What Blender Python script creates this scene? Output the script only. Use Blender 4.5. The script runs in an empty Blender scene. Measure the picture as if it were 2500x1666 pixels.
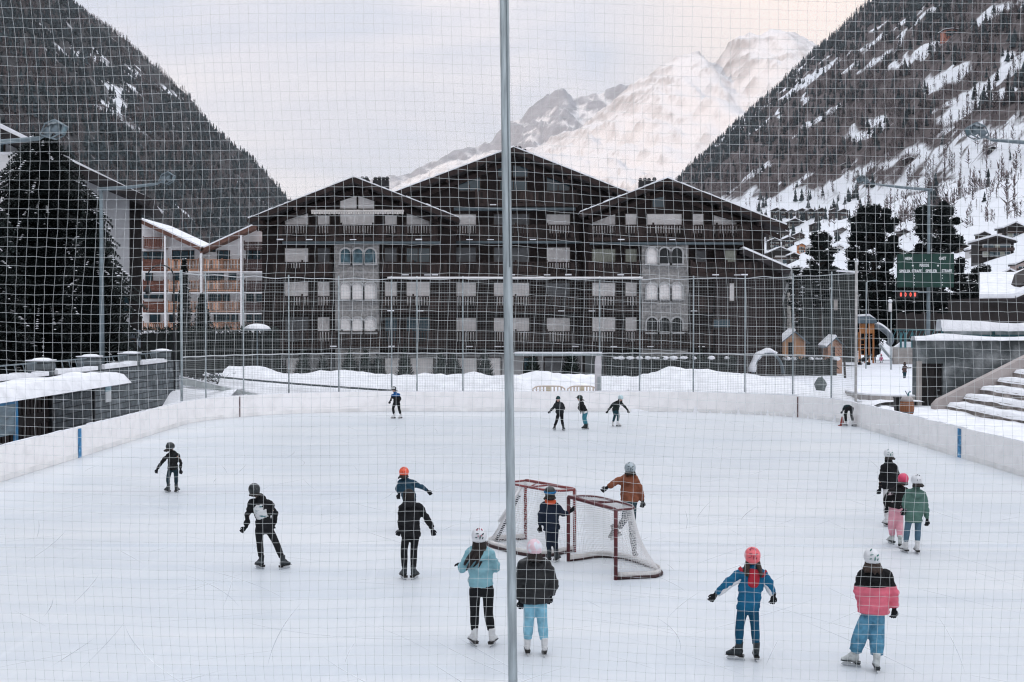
import bpy, bmesh, math, random
import numpy as np
from mathutils import Vector, Matrix
R = math.radians
random.seed(7)
rng = np.random.default_rng(7)
scene = bpy.context.scene
COL = scene.collection

# ---------------------------------------------------------------- camera
FPX, H0, PITCH = 3085.0, 4.5, 0.0149
cam_data = bpy.data.cameras.new('camera')
cam_data.sensor_width = 36
cam_data.lens = FPX / 2500 * 36
cam_data.clip_start = 0.1
cam_data.clip_end = 30000
cam = bpy.data.objects.new('camera', cam_data)
COL.objects.link(cam)
cam.location = (0, 0, H0)
cam.rotation_euler = (R(90) - PITCH, 0, 0)
scene.camera = cam

# ---------------------------------------------------------------- light
SUN_EL, SUN_AZ = 9.0, 225.0            # azimuth clockwise from +Y: behind the camera on the left
sd = Vector((math.sin(R(SUN_AZ)) * math.cos(R(SUN_EL)), math.cos(R(SUN_AZ)) * math.cos(R(SUN_EL)), math.sin(R(SUN_EL))))
sl = bpy.data.lights.new('sun', 'SUN')
sl.energy = 2.1
sl.angle = R(0.5)
sl.color = (1.0, 0.70, 0.47)
sun = bpy.data.objects.new('sun', sl)
COL.objects.link(sun)
sun.rotation_euler = sd.to_track_quat('Z', 'Y').to_euler()
world = bpy.data.worlds.new('World')
scene.world = world
world.use_nodes = True
nt = world.node_tree
nt.nodes.clear()
N = nt.nodes.new
L = nt.links.new
out = N('ShaderNodeOutputWorld'); bg = N('ShaderNodeBackground')
sky = N('ShaderNodeTexSky'); sky.sky_type = 'NISHITA'; sky.sun_disc = False
sky.sun_elevation = R(SUN_EL); sky.sun_rotation = R(SUN_AZ); sky.altitude = 1600
tc = N('ShaderNodeTexCoord')
mp = N('ShaderNodeMapping'); mp.inputs['Scale'].default_value = (1.6, 1.0, 4.2); mp.inputs['Rotation'].default_value = (0, R(24), 0)
n1 = N('ShaderNodeTexNoise'); n1.inputs['Scale'].default_value = 1.9; n1.inputs['Detail'].default_value = 6; n1.inputs['Roughness'].default_value = 0.5; n1.inputs['Distortion'].default_value = 0.5
cr = N('ShaderNodeValToRGB')
e = cr.color_ramp.elements
e[0].position = 0.40; e[0].color = (7.6, 8.05, 9.2, 1)
e[1].position = 0.60; e[1].color = (10.9, 10.2, 10.3, 1)
m_ = cr.color_ramp.elements.new(0.5); m_.color = (9.3, 9.1, 9.75, 1)
sx = N('ShaderNodeSeparateXYZ')
mr = N('ShaderNodeMapRange'); mr.inputs['From Min'].default_value = 0.3; mr.inputs['From Max'].default_value = 1.0; mr.inputs['To Min'].default_value = 0.0; mr.inputs['To Max'].default_value = 1.0
zr_ = N('ShaderNodeMix'); zr_.data_type = 'RGBA'; zr_.inputs[6].default_value = (1, 1, 1, 1); zr_.inputs[7].default_value = (1.86, 2.0, 2.05, 1)   # an overcast sky is brightest overhead
wd = N('ShaderNodeVectorMath'); wd.operation = 'DOT_PRODUCT'; wd.inputs[1].default_value = Vector((0.25, 1.0, 0.27)).normalized()
wr_ = N('ShaderNodeMapRange'); wr_.inputs['From Min'].default_value = 0.983; wr_.inputs['From Max'].default_value = 1.0
wc = N('ShaderNodeMix'); wc.data_type = 'RGBA'; wc.inputs[7].default_value = (13.0, 10.9, 9.6, 1)     # sunlit cloud beside the mountain
mul = N('ShaderNodeMix'); mul.data_type = 'RGBA'; mul.blend_type = 'MULTIPLY'; mul.inputs[0].default_value = 1
mix = N('ShaderNodeMix'); mix.data_type = 'RGBA'; mix.inputs[0].default_value = 0.9
L(tc.outputs['Generated'], mp.inputs[0]); L(mp.outputs[0], n1.inputs['Vector']); L(n1.outputs['Fac'], cr.inputs[0])
L(tc.outputs['Generated'], sx.inputs[0]); L(sx.outputs['Z'], mr.inputs['Value'])
L(tc.outputs['Generated'], wd.inputs[0]); L(wd.outputs['Value'], wr_.inputs['Value']); L(wr_.outputs[0], wc.inputs[0]); L(cr.outputs[0], wc.inputs[6])
L(mr.outputs[0], zr_.inputs[0]); L(wc.outputs[2], mul.inputs[6]); L(zr_.outputs[2], mul.inputs[7])
L(sky.outputs[0], mix.inputs[6]); L(mul.outputs[2], mix.inputs[7])
L(mix.outputs[2], bg.inputs['Color']); bg.inputs['Strength'].default_value = 0.1
L(bg.outputs[0], out.inputs['Surface'])
scene.view_settings.view_transform = 'Standard'
scene.view_settings.look = 'None'
scene.view_settings.exposure = 0.16
scene.view_settings.gamma = 1.0
scene.cycles.filter_width = 1.2
scene.cycles.max_bounces = 6
scene.cycles.diffuse_bounces = 3
scene.cycles.glossy_bounces = 3
scene.cycles.transparent_max_bounces = 8

# ---------------------------------------------------------------- helpers
def at(px, py, Y):
    """the point at depth Y that the photograph shows at pixel (px, py) of 2500 x 1666"""
    a = (px - 1250) / FPX; b = -(py - 833) / FPX
    c, s = math.cos(PITCH), math.sin(PITCH)
    dy = c + b * s; dz = -s + b * c
    t = Y / dy
    return Vector((a * t, Y, H0 + dz * t))
def ground(px, py, z=0.0):
    a = (px - 1250) / FPX; b = -(py - 833) / FPX
    c, s = math.cos(PITCH), math.sin(PITCH)
    dy = c + b * s; dz = -s + b * c
    t = (z - H0) / dz
    return Vector((a * t, dy * t, z))
def S(r, g, b, k=1.0):
    f = lambda v: ((v / 255) / 12.92 if v / 255 < 0.04045 else ((v / 255 + 0.055) / 1.055) ** 2.4) * k
    return (f(r), f(g), f(b))

MATS = {}
def mat(name, col, rough=0.8, var=0.18, scale=3.0, bump=0.0, bscale=20.0, metal=0.0, spec=0.3, col2=None, c2pos=(0.45, 0.6), island=0.0,
        stretch=(1, 1, 1), emit=0.0, alpha=1.0, wave=None, brick=None, trans=0.0, zsplit=None):
    """a procedural material: noise-varied colour, optional second colour, bricks, waves and bump"""
    if name in MATS: return MATS[name]
    m = bpy.data.materials.new(name); m.use_nodes = True
    t = m.node_tree; nd = t.nodes; lk = t.links
    b = nd['Principled BSDF']
    b.inputs['Roughness'].default_value = rough
    b.inputs['Metallic'].default_value = metal
    b.inputs['Specular IOR Level'].default_value = spec
    tc = nd.new('ShaderNodeTexCoord'); mp = nd.new('ShaderNodeMapping'); mp.inputs['Scale'].default_value = stretch
    lk.new(tc.outputs['Object'], mp.inputs[0])
    no = nd.new('ShaderNodeTexNoise'); no.inputs['Scale'].default_value = scale; no.inputs['Detail'].default_value = 5
    lk.new(mp.outputs[0], no.inputs['Vector'])
    cur = None
    if col2 is not None:
        rp = nd.new('ShaderNodeValToRGB')
        rp.color_ramp.elements[0].position = c2pos[0]; rp.color_ramp.elements[0].color = (*col, 1)
        rp.color_ramp.elements[1].position = c2pos[1]; rp.color_ramp.elements[1].color = (*col2, 1)
        lk.new(no.outputs['Fac'], rp.inputs[0]); cur = rp.outputs[0]
    if zsplit is not None:
        cur = None
        sp = nd.new('ShaderNodeSeparateXYZ'); lk.new(tc.outputs['Object'], sp.inputs[0])
        prev = None
        for z, c in zsplit:                                    # colour c above height z
            gt = nd.new('ShaderNodeMath'); gt.operation = 'GREATER_THAN'; gt.inputs[1].default_value = z
            lk.new(sp.outputs['Z'], gt.inputs[0])
            mx = nd.new('ShaderNodeMix'); mx.data_type = 'RGBA'
            if prev is None: mx.inputs[6].default_value = (*col, 1)
            else: lk.new(prev, mx.inputs[6])
            mx.inputs[7].default_value = (*c, 1)
            lk.new(gt.outputs[0], mx.inputs[0]); prev = mx.outputs[2]
        cur = prev
    if brick is not None:
        bt = nd.new('ShaderNodeTexBrick')
        bt.inputs['Color1'].default_value = (*col, 1); bt.inputs['Color2'].default_value = (*brick['c2'], 1); bt.inputs['Mortar'].default_value = (*brick['mortar'], 1)
        bt.inputs['Scale'].default_value = 1.0; bt.inputs['Brick Width'].default_value = brick['w']; bt.inputs['Row Height'].default_value = brick['h']
        bt.inputs['Mortar Size'].default_value = brick.get('m', 0.02); bt.inputs['Bias'].default_value = 0.1
        sp_ = nd.new('ShaderNodeSeparateXYZ'); mp2 = nd.new('ShaderNodeCombineXYZ')
        ds = nd.new('ShaderNodeMix'); ds.data_type = 'VECTOR'; ds.inputs[0].default_value = 0.05
        lk.new(tc.outputs['Object'], sp_.inputs[0]); lk.new(sp_.outputs['Y' if 'rot' in brick else 'X'], mp2.inputs[0]); lk.new(sp_.outputs['Z'], mp2.inputs[1])
        lk.new(mp2.outputs[0], ds.inputs[4]); lk.new(no.outputs['Color'], ds.inputs[5])
        lk.new(ds.outputs[1], bt.inputs['Vector'])
        cur = bt.outputs['Color']
    mv = nd.new('ShaderNodeMapRange'); mv.inputs['To Min'].default_value = 1 - var * 2; mv.inputs['To Max'].default_value = 1 + var * 2
    mv.inputs['From Min'].default_value = 0.2; mv.inputs['From Max'].default_value = 0.8
    if island > 0:
        ge = nd.new('ShaderNodeNewGeometry'); mi = nd.new('ShaderNodeMath'); mi.operation = 'MULTIPLY_ADD'
        mi.inputs[1].default_value = island; mi.inputs[2].default_value = -island / 2
        ad = nd.new('ShaderNodeMath'); ad.operation = 'ADD'
        lk.new(ge.outputs['Random Per Island'], mi.inputs[0]); lk.new(mi.outputs[0], ad.inputs[0]); lk.new(no.outputs['Fac'], ad.inputs[1])
        lk.new(ad.outputs[0], mv.inputs['Value'])
    else:
        lk.new(no.outputs['Fac'], mv.inputs['Value'])
    mu = nd.new('ShaderNodeMix'); mu.data_type = 'RGBA'; mu.blend_type = 'MULTIPLY'; mu.inputs[0].default_value = 1
    if cur is None: mu.inputs[6].default_value = (*col, 1)
    else: lk.new(cur, mu.inputs[6])
    lk.new(mv.outputs[0], mu.inputs[7]); lk.new(mu.outputs[2], b.inputs['Base Color'])
    h = None
    if wave is not None:
        wv = nd.new('ShaderNodeTexWave'); wv.bands_direction = wave[0]; wv.inputs['Scale'].default_value = wave[1]; wv.inputs['Distortion'].default_value = wave[3] if len(wave) > 3 else 0.3
        lk.new(tc.outputs['Object'], wv.inputs['Vector'])
        bp = nd.new('ShaderNodeBump'); bp.inputs['Strength'].default_value = wave[2]; bp.inputs['Distance'].default_value = 0.03
        lk.new(wv.outputs['Fac'], bp.inputs['Height']); lk.new(bp.outputs[0], b.inputs['Normal']); h = bp
    if bump > 0:
        n2 = nd.new('ShaderNodeTexNoise'); n2.inputs['Scale'].default_value = bscale; n2.inputs['Detail'].default_value = 4
        lk.new(mp.outputs[0], n2.inputs['Vector'])
        bp = nd.new('ShaderNodeBump'); bp.inputs['Strength'].default_value = bump; bp.inputs['Distance'].default_value = 0.05
        lk.new(n2.outputs['Fac'], bp.inputs['Height'])
        if h is not None: lk.new(h.outputs[0], bp.inputs['Normal'])
        lk.new(bp.outputs[0], b.inputs['Normal'])
    if emit > 0:
        b.inputs['Emission Color'].default_value = (*col, 1); b.inputs['Emission Strength'].default_value = emit
    if alpha < 1: b.inputs['Alpha'].default_value = alpha
    if trans > 0: b.inputs['Transmission Weight'].default_value = trans
    MATS[name] = m
    return m

class MB:
    """collects shapes and links them as ONE mesh object"""
    def __init__(s): s.v = []; s.f = []; s.mi = []; s.cur = 0
    def add(s, vs, fs):
        o = len(s.v); s.v += [tuple(v) for v in vs]
        for f in fs: s.f.append(tuple(i + o for i in f)); s.mi.append(s.cur)
        return s
    def box(s, x0, x1, y0, y1, z0, z1):
        return s.add([(x0, y0, z0), (x1, y0, z0), (x1, y1, z0), (x0, y1, z0), (x0, y0, z1), (x1, y0, z1), (x1, y1, z1), (x0, y1, z1)],
                     [(0, 3, 2, 1), (4, 5, 6, 7), (0, 1, 5, 4), (1, 2, 6, 5), (2, 3, 7, 6), (3, 0, 4, 7)])
    def beam(s, a, b, w, h, up=(0, 0, 1)):
        a = Vector(a); b = Vector(b); d = (b - a).normalized(); up = Vector(up)
        sd = d.cross(up)
        if sd.length < 1e-4: sd = d.cross(Vector((0, 1, 0)))
        sd.normalize(); u = sd.cross(d)
        vs = []
        for p in (a, b):
            for i, j in ((-1, -1), (1, -1), (1, 1), (-1, 1)): vs.append(p + sd * (i * w / 2) + u * (j * h / 2))
        return s.add(vs, [(0, 1, 2, 3), (7, 6, 5, 4), (0, 4, 5, 1), (1, 5, 6, 2), (2, 6, 7, 3), (3, 7, 4, 0)])
    def prism(s, poly, y0, y1):
        """polygon in x-z, extruded from y0 to y1"""
        n = len(poly)
        vs = [(p[0], y0, p[1]) for p in poly] + [(p[0], y1, p[1]) for p in poly]
        fs = [tuple(range(n)), tuple(range(2 * n - 1, n - 1, -1))]
        fs += [(i, i + n, (i + 1) % n + n, (i + 1) % n) for i in range(n)]
        return s.add(vs, fs)
    def prism_xy(s, poly, z0, z1):
        n = len(poly)
        vs = [(p[0], p[1], z0) for p in poly] + [(p[0], p[1], z1) for p in poly]
        fs = [tuple(range(n - 1, -1, -1)), tuple(range(n, 2 * n))]
        fs += [(i, (i + 1) % n, (i + 1) % n + n, i + n) for i in range(n)]
        return s.add(vs, fs)
    def tube(s, pts, rad, n=8, side=None, cap=True, smooth=0):
        """swept tube; rad = numbers or (rx, ry) with rx along side"""
        pts = [Vector(p) for p in pts]
        if not isinstance(rad, (list,)): rad = [rad] * len(pts)
        rad = [(r, r) if not isinstance(r, tuple) else r for r in rad]
        if smooth and len(pts) > 2:
            P = []; Q = []
            for i in range(len(pts) - 1):
                p0 = pts[max(i - 1, 0)]; p1 = pts[i]; p2 = pts[i + 1]; p3 = pts[min(i + 2, len(pts) - 1)]
                for k in range(smooth):
                    t = k / smooth
                    P.append(0.5 * ((2 * p1) + (p2 - p0) * t + (2 * p0 - 5 * p1 + 4 * p2 - p3) * t * t + (3 * p1 - p0 - 3 * p2 + p3) * t ** 3))
                    u = t * t * (3 - 2 * t)
                    Q.append((rad[i][0] * (1 - u) + rad[i + 1][0] * u, rad[i][1] * (1 - u) + rad[i + 1][1] * u))
            P.append(pts[-1]); Q.append(rad[-1]); pts, rad = P, Q
        vs = []; fs = []; m = len(pts); prev = None
        for i, p in enumerate(pts):
            t = (pts[min(i + 1, m - 1)] - pts[max(i - 1, 0)])
            t = t.normalized() if t.length > 1e-9 else Vector((0, 0, 1))
            sdv = Vector(side) if side is not None else (prev if prev is not None else (Vector((1, 0, 0)) if abs(t.x) < 0.9 else Vector((0, 1, 0))))
            u = sdv - t * sdv.dot(t)
            if u.length < 1e-4: u = Vector((0, 1, 0)) - t * t.y
            u.normalize(); w = t.cross(u)
            if side is None: prev = u
            for k in range(n):
                a = 2 * math.pi * k / n
                vs.append(p + u * (math.cos(a) * rad[i][0]) + w * (math.sin(a) * rad[i][1]))
        for i in range(m - 1):
            for k in range(n):
                a = i * n + k; b = i * n + (k + 1) % n
                fs.append((a, b, b + n, a + n))
        if cap:
            fs.append(tuple(range(n - 1, -1, -1))); fs.append(tuple((m - 1) * n + k for k in range(n)))
        return s.add(vs, fs)
    def ball(s, c, r, n=10, m=7, rot=None, zmin=-1.0):
        r = (r, r, r) if not isinstance(r, tuple) else r
        c = Vector(c); vs = []; fs = []
        t0 = math.acos(max(-1, min(1, zmin)))
        for i in range(m + 1):
            t = t0 * i / m
            for k in range(n):
                a = 2 * math.pi * k / n
                v = Vector((r[0] * math.sin(t) * math.cos(a), r[1] * math.sin(t) * math.sin(a), r[2] * math.cos(t)))
                vs.append(c + (rot @ v if rot is not None else v))
        for i in range(m):
            for k in range(n):
                a = i * n + k; b = i * n + (k + 1) % n
                fs.append((a, a + n, b + n, b) if i > 0 else (a, a + n, b + n))
        fs.append(tuple(m * n + k for k in range(n - 1, -1, -1)))
        return s.add(vs, fs)
    def mesh(s, name, mats):
        me = bpy.data.meshes.new(name)
        me.from_pydata(s.v, [], s.f)
        for m in (mats if isinstance(mats, (list, tuple)) else [mats]): me.materials.append(m)
        if any(s.mi): me.polygons.foreach_set('material_index', s.mi)
        me.update()
        return me
    def build(s, name, mats, parent=None, smooth=False, off=None):
        """off: world position of the parent, subtracted from the collected vertices"""
        if off is not None: s.v = [(x - off[0], y - off[1], z - off[2]) for x, y, z in s.v]
        me = s.mesh(name, mats)
        if smooth: me.polygons.foreach_set('use_smooth', [True] * len(me.polygons))
        return link(name, me, parent)
def link(name, me, parent=None):
    o = bpy.data.objects.new(name, me); COL.objects.link(o)
    if parent is not None: o.parent = parent
    return o
def tag(o, label=None, cat=None, group=None, kind=None):
    if label: o['label'] = label
    if cat: o['category'] = cat
    if group: o['group'] = group
    if kind: o['kind'] = kind
    return o
def thing(name, label, cat, loc=(0, 0, 0), group=None):
    o = bpy.data.objects.new(name, None); COL.objects.link(o)
    o.location = loc; o.empty_display_size = 0.2
    return tag(o, label, cat, group)
tmp_scene = bpy.data.scenes.new('bake')
def bake(mb, voxel, it=4, name='m', noise_amp=0.0, fac=0.5):
    """fuse the collected closed shapes into one continuous skin"""
    me = mb.mesh(name, [])
    o = bpy.data.objects.new(name, me); tmp_scene.collection.objects.link(o)
    md = o.modifiers.new('r', 'REMESH'); md.mode = 'VOXEL'; md.voxel_size = voxel
    if it:
        sm = o.modifiers.new('s', 'SMOOTH'); sm.factor = fac; sm.iterations = it
    vl = tmp_scene.view_layers[0]; vl.update(); dg = vl.depsgraph
    r = bpy.data.meshes.new_from_object(o.evaluated_get(dg))
    r.name = name
    bpy.data.objects.remove(o); bpy.data.meshes.remove(me)
    r.materials.clear()
    r.polygons.foreach_set('use_smooth', [True] * len(r.polygons))
    return r
def sstep(a, b, x):
    t = np.clip((x - a) / (b - a), 0, 1); return t * t * (3 - 2 * t)
_T = rng.random((256, 256))
def vnoise(x, y):
    xi = np.floor(x).astype(int); yi = np.floor(y).astype(int); fx = x - xi; fy = y - yi
    fx = fx * fx * (3 - 2 * fx); fy = fy * fy * (3 - 2 * fy)
    g = lambda i, j: _T[i & 255, j & 255]
    return (g(xi, yi) * (1 - fx) + g(xi + 1, yi) * fx) * (1 - fy) + (g(xi, yi + 1) * (1 - fx) + g(xi + 1, yi + 1) * fx) * fy
def fbm(x, y, o=5, ridged=False):
    s = 0.0; a = 0.5; t = 0
    for i in range(o):
        n = vnoise(x + i * 17.3, y + i * 9.1)
        if ridged: n = 1 - np.abs(2 * n - 1)
        s = s + a * n; t += a; a *= 0.5; x = x * 2.03; y = y * 2.03
    return s / t
def grid_mesh(name, X, Y, Z, mats, attr=None):
    ny, nx = X.shape
    v = np.stack([X, Y, Z], -1).reshape(-1, 3)
    idx = np.arange(nx * ny).reshape(ny, nx)
    f = np.stack([idx[:-1, :-1], idx[:-1, 1:], idx[1:, 1:], idx[1:, :-1]], -1).reshape(-1, 4)
    me = bpy.data.meshes.new(name)
    me.vertices.add(len(v)); me.vertices.foreach_set('co', v.ravel())
    me.loops.add(f.size); me.loops.foreach_set('vertex_index', f.ravel().astype(np.int32))
    me.polygons.add(len(f)); me.polygons.foreach_set('loop_start', np.arange(0, f.size, 4, dtype=np.int32))
    me.update(calc_edges=True)
    me.polygons.foreach_set('use_smooth', [True] * len(f))
    for m in mats: me.materials.append(m)
    for k, a in (attr or {}).items():
        at_ = me.attributes.new(k, 'FLOAT', 'POINT'); at_.data.foreach_set('value', a.ravel().astype(np.float32))
    return me
def raw_mesh(name, v, f, mats, smooth=False):
    """v (n,3) and f (m,k) as arrays"""
    me = bpy.data.meshes.new(name); k = f.shape[1]
    me.vertices.add(len(v)); me.vertices.foreach_set('co', np.asarray(v, dtype=np.float32).ravel())
    me.loops.add(f.size); me.loops.foreach_set('vertex_index', f.ravel().astype(np.int32))
    me.polygons.add(len(f)); me.polygons.foreach_set('loop_start', np.arange(0, f.size, k, dtype=np.int32))
    me.update(calc_edges=True)
    if smooth: me.polygons.foreach_set('use_smooth', [True] * len(f))
    for m in mats: me.materials.append(m)
    return me
ORD = 'first second third fourth fifth sixth seventh eighth ninth tenth eleventh twelfth thirteenth fourteenth fifteenth sixteenth seventeenth eighteenth'.split()

# ---------------------------------------------------------------- shared materials
M_snow = mat('snow', (0.80, 0.82, 0.87), 0.75, 0.05, 0.6, bump=0.35, bscale=3.0)
M_snow2 = mat('snow_soft', (0.82, 0.83, 0.86), 0.8, 0.07, 1.6, bump=0.9, bscale=6.0)
M_darkwood = mat('dark_wood', (0.0155, 0.0095, 0.0085), 0.8, 0.3, 2.0, stretch=(6, 6, 0.6))
M_darkwood2 = mat('dark_wood_board', (0.020, 0.014, 0.0135), 0.75, 0.3, 5.0, island=0.5, stretch=(3, 3, 0.5))
M_beam = mat('beam_wood', (0.026, 0.016, 0.014), 0.75, 0.25, 3.0, stretch=(0.4, 0.4, 3))
M_white = mat('white_paint', (0.74, 0.73, 0.73), 0.6, 0.05, 1.0)
M_shutter = mat('roller_shutter', (0.90, 0.87, 0.85), 0.55, 0.06, 1.5, wave=('Z', 9.0, 0.6, 0.0))
M_glass = mat('window_glass', (0.03, 0.06, 0.075), 0.06, 0.2, 0.6, spec=0.6)
M_curtain = mat('curtain', (0.30, 0.31, 0.26), 0.9, 0.2, 8.0, stretch=(3, 3, 0.3))
M_frame = mat('window_frame_dark', (0.035, 0.026, 0.022), 0.7, 0.2, 4)
M_stone = mat('tower_stone', (0.30, 0.29, 0.28), 0.9, 0.22, 5.0, brick=dict(c2=(0.20, 0.20, 0.20), mortar=(0.25, 0.24, 0.23), w=0.75, h=0.22, m=0.02), bump=0.5, bscale=8)
M_stone_wall = mat('rubble_stone', (0.105, 0.12, 0.13), 0.9, 0.3, 3.0, brick=dict(c2=(0.20, 0.215, 0.22), mortar=(0.05, 0.06, 0.065), w=0.42, h=0.2, m=0.02), bump=0.7, bscale=9)
M_concrete = mat('concrete', (0.36, 0.335, 0.315), 0.9, 0.2, 1.6, bump=0.3, bscale=14)
M_concrete_d = mat('stained_concrete', (0.095, 0.11, 0.115), 0.9, 0.35, 0.9, bump=0.5, bscale=10, col2=(0.26, 0.275, 0.28), c2pos=(0.46, 0.72))
M_steel = mat('galvanised_steel', (0.33, 0.375, 0.39), 0.5, 0.24, 6.0, metal=0.35, stretch=(8, 8, 0.7))
M_steel_d = mat('grey_steel', (0.16, 0.20, 0.22), 0.5, 0.15, 4.0, metal=0.3)
M_black = mat('black_metal', (0.012, 0.013, 0.015), 0.5, 0.1, 4.0)
M_net_grey = mat('far_net_twine', (0.34, 0.36, 0.36), 0.9, 0.05)

# ================================================================ the setting: ground, ice, hills, mountains
def hill_mat(name, bare, bare2, snow=(0.80, 0.82, 0.86), thr=(0.42, 0.58), scale=0.02, fine=0.25):
    m = bpy.data.materials.new(name); m.use_nodes = True
    t = m.node_tree; nd = t.nodes; lk = t.links; b = nd['Principled BSDF']
    b.inputs['Roughness'].default_value = 0.9; b.inputs['Specular IOR Level'].default_value = 0.15
    tc = nd.new('ShaderNodeTexCoord'); a = nd.new('ShaderNodeAttribute'); a.attribute_name = 'wood'
    n1 = nd.new('ShaderNodeTexNoise'); n1.inputs['Scale'].default_value = scale; n1.inputs['Detail'].default_value = 9; n1.inputs['Roughness'].default_value = 0.68
    n2 = nd.new('ShaderNodeTexNoise'); n2.inputs['Scale'].default_value = fine; n2.inputs['Detail'].default_value = 4
    lk.new(tc.outputs['Object'], n1.inputs['Vector']); lk.new(tc.outputs['Object'], n2.inputs['Vector'])
    ad = nd.new('ShaderNodeMath'); ad.operation = 'ADD'; lk.new(a.outputs['Fac'], ad.inputs[0])
    ms = nd.new('ShaderNodeMath'); ms.operation = 'MULTIPLY_ADD'; ms.inputs[1].default_value = 1.1; ms.inputs[2].default_value = -0.55
    lk.new(n1.outputs['Fac'], ms.inputs[0]); lk.new(ms.outputs[0], ad.inputs[1])
    rp = nd.new('ShaderNodeValToRGB'); rp.color_ramp.elements[0].position = thr[0]; rp.color_ramp.elements[1].position = thr[1]
    lk.new(ad.outputs[0], rp.inputs[0])
    m2 = nd.new('ShaderNodeMix'); m2.data_type = 'RGBA'; m2.inputs[6].default_value = (*bare, 1); m2.inputs[7].default_value = (*bare2, 1)
    r2 = nd.new('ShaderNodeValToRGB'); r2.color_ramp.elements[0].position = 0.4; r2.color_ramp.elements[1].position = 0.62
    lk.new(n2.outputs['Fac'], r2.inputs[0]); lk.new(r2.outputs[0], m2.inputs[0])
    mx = nd.new('ShaderNodeMix'); mx.data_type = 'RGBA'; mx.inputs[6].default_value = (*snow, 1)
    lk.new(m2.outputs[2], mx.inputs[7]); lk.new(rp.outputs[0], mx.inputs[0]); lk.new(mx.outputs[2], b.inputs['Base Color'])
    bp = nd.new('ShaderNodeBump'); bp.inputs['Strength'].default_value = 0.5; bp.inputs['Distance'].default_value = 3.0
    lk.new(n1.outputs['Fac'], bp.inputs['Height']); lk.new(bp.outputs[0], b.inputs['Normal'])
    return m

# valley floor, one sheet to the horizon
mb = MB()
mb.add([(-9000, -6000, -0.35), (9000, -6000, -0.35), (9000, 14000, -0.35), (-9000, 14000, -0.35)], [(0, 1, 2, 3)])
tag(mb.build('ground', M_snow), kind='structure')

# ---- right hillside
_silR = np.array([(1100, 1), (1250, 0), (1480, 640), (1600, 500), (1673, 425), (1800, 307), (1846, 264), (1907, 211), (1979, 139), (2064, 71), (2121, 40), (2175, 22), (2211, 20), (2253, 10), (2300, -12), (2400, -70), (2600, -230), (3000, -420), (3400, -500)], float)
_xR = (_silR[:, 0] - 1250) * 2200 / FPX; _zR = np.where(_silR[:, 0] <= 1250, 0, H0 + (787 - _silR[:, 1]) * 2200 / FPX)
def hill_right(X, Y):
    X = np.asarray(X, float); Y = np.asarray(Y, float)
    d = np.maximum(X - 45, 0)
    near = np.where(d < 200, 0.40 * d, 80 + 0.95 * (d - 200))
    far = np.interp(X, _xR, _zR)
    w = sstep(700, 2000, Y)
    h = near * (1 - w) + far * w
    a = np.clip(d / 90, 0, 1)
    h = h + a * (fbm(X / 90, Y / 90, 4) - 0.5) * 26 * (1 - 0.45 * w) + a * (fbm(X / 22 + 5, Y / 22, 3) - 0.5) * 6
    drop = sstep(2200, 2900, Y)
    return np.maximum(h * (1 - drop) - 6 * (1 - np.clip(d / 12, 0, 1)) * (1 - w), -8)
def proj(X, Y, Z):
    zc = Z - H0
    f = Y * math.cos(PITCH) - zc * math.sin(PITCH); u = Y * math.sin(PITCH) + zc * math.cos(PITCH)
    return 1250 + X / f * FPX, 833 - u / f * FPX
def ellipse(px, py, lst):
    """how deep inside the snowfields of the slope (list of centre, radii, tilt) a point lies"""
    m = np.zeros_like(px)
    for cx, cy, rx, ry, an in lst:
        c, s = math.cos(R(an)), math.sin(R(an))
        u = ((px - cx) * c + (py - cy) * s) / rx; v = (-(px - cx) * s + (py - cy) * c) / ry
        m = np.maximum(m, 1 - sstep(0.55, 1.25, np.sqrt(u * u + v * v)))
    return m
CLR_R = [(2240, 135, 105, 14, -27), (2310, 190, 90, 26, -24), (2462, 160, 30, 40, 10), (2405, 44, 52, 13, -33), (2115, 315, 72, 26, -22), (2200, 88, 9, 26, 10),
         (2265, 36, 34, 14, -40), (2070, 130, 8, 16, 0), (2350, 400, 130, 40, -32), (2460, 345, 60, 34, -30), (2180, 455, 150, 34, -14), (1845, 470, 70, 9, -22),
         (2000, 480, 70, 12, -20), (1900, 285, 9, 16, 0), (1965, 240, 8, 20, 0), (2440, 500, 130, 60, -8), (2080, 385, 16, 7, -25)]
x = np.concatenate([np.arange(30, 420, 6.0), np.arange(420, 1500, 12.0)]); y = np.concatenate([np.arange(105, 900, 7.0), np.arange(900, 2960, 14.0)])
GX, GY = np.meshgrid(x, y); GZ = hill_right(GX, GY)
PXg, PYg = proj(GX, GY, GZ)
def wood_right(X, Y, Z):
    px, py = proj(X, Y, Z)
    lim = np.interp(px, [1600, 1700, 1800, 1900, 2000, 2060, 2160, 2300, 2400, 2500, 2700], [560, 500, 470, 470, 455, 415, 375, 322, 300, 280, 265])
    w = 1 - sstep(-25, 30, py - lim + (fbm(px / 40, py / 25, 3) - 0.5) * 60)
    n = fbm(X / 55 + 3, (Y + Z * 2) / 90, 4)
    w = w * (1 - 0.93 * ellipse(px + (fbm(px / 16, py / 16, 3) - 0.5) * 34, py + (fbm(px / 14 + 40, py / 14, 3) - 0.5) * 26, CLR_R))
    w = w * (1 - 0.8 * sstep(0.60, 0.70, n))
    low = 0.62 * sstep(0.47, 0.62, fbm(px / 30 + 9, py / 12, 4)) * sstep(240, 300, py) * (1 - sstep(455, 530, py))
    return np.maximum(w, low * sstep(500, 800, Y))
WR = wood_right(GX, GY, GZ)
me = grid_mesh('hillside', GX, GY, GZ, [hill_mat('hill_right_cover', (0.085, 0.07, 0.069), (0.135, 0.112, 0.110), thr=(0.30, 0.56), scale=0.035, fine=0.16)], {'wood': WR})
tag(link('hillside', me), kind='structure')

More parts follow.
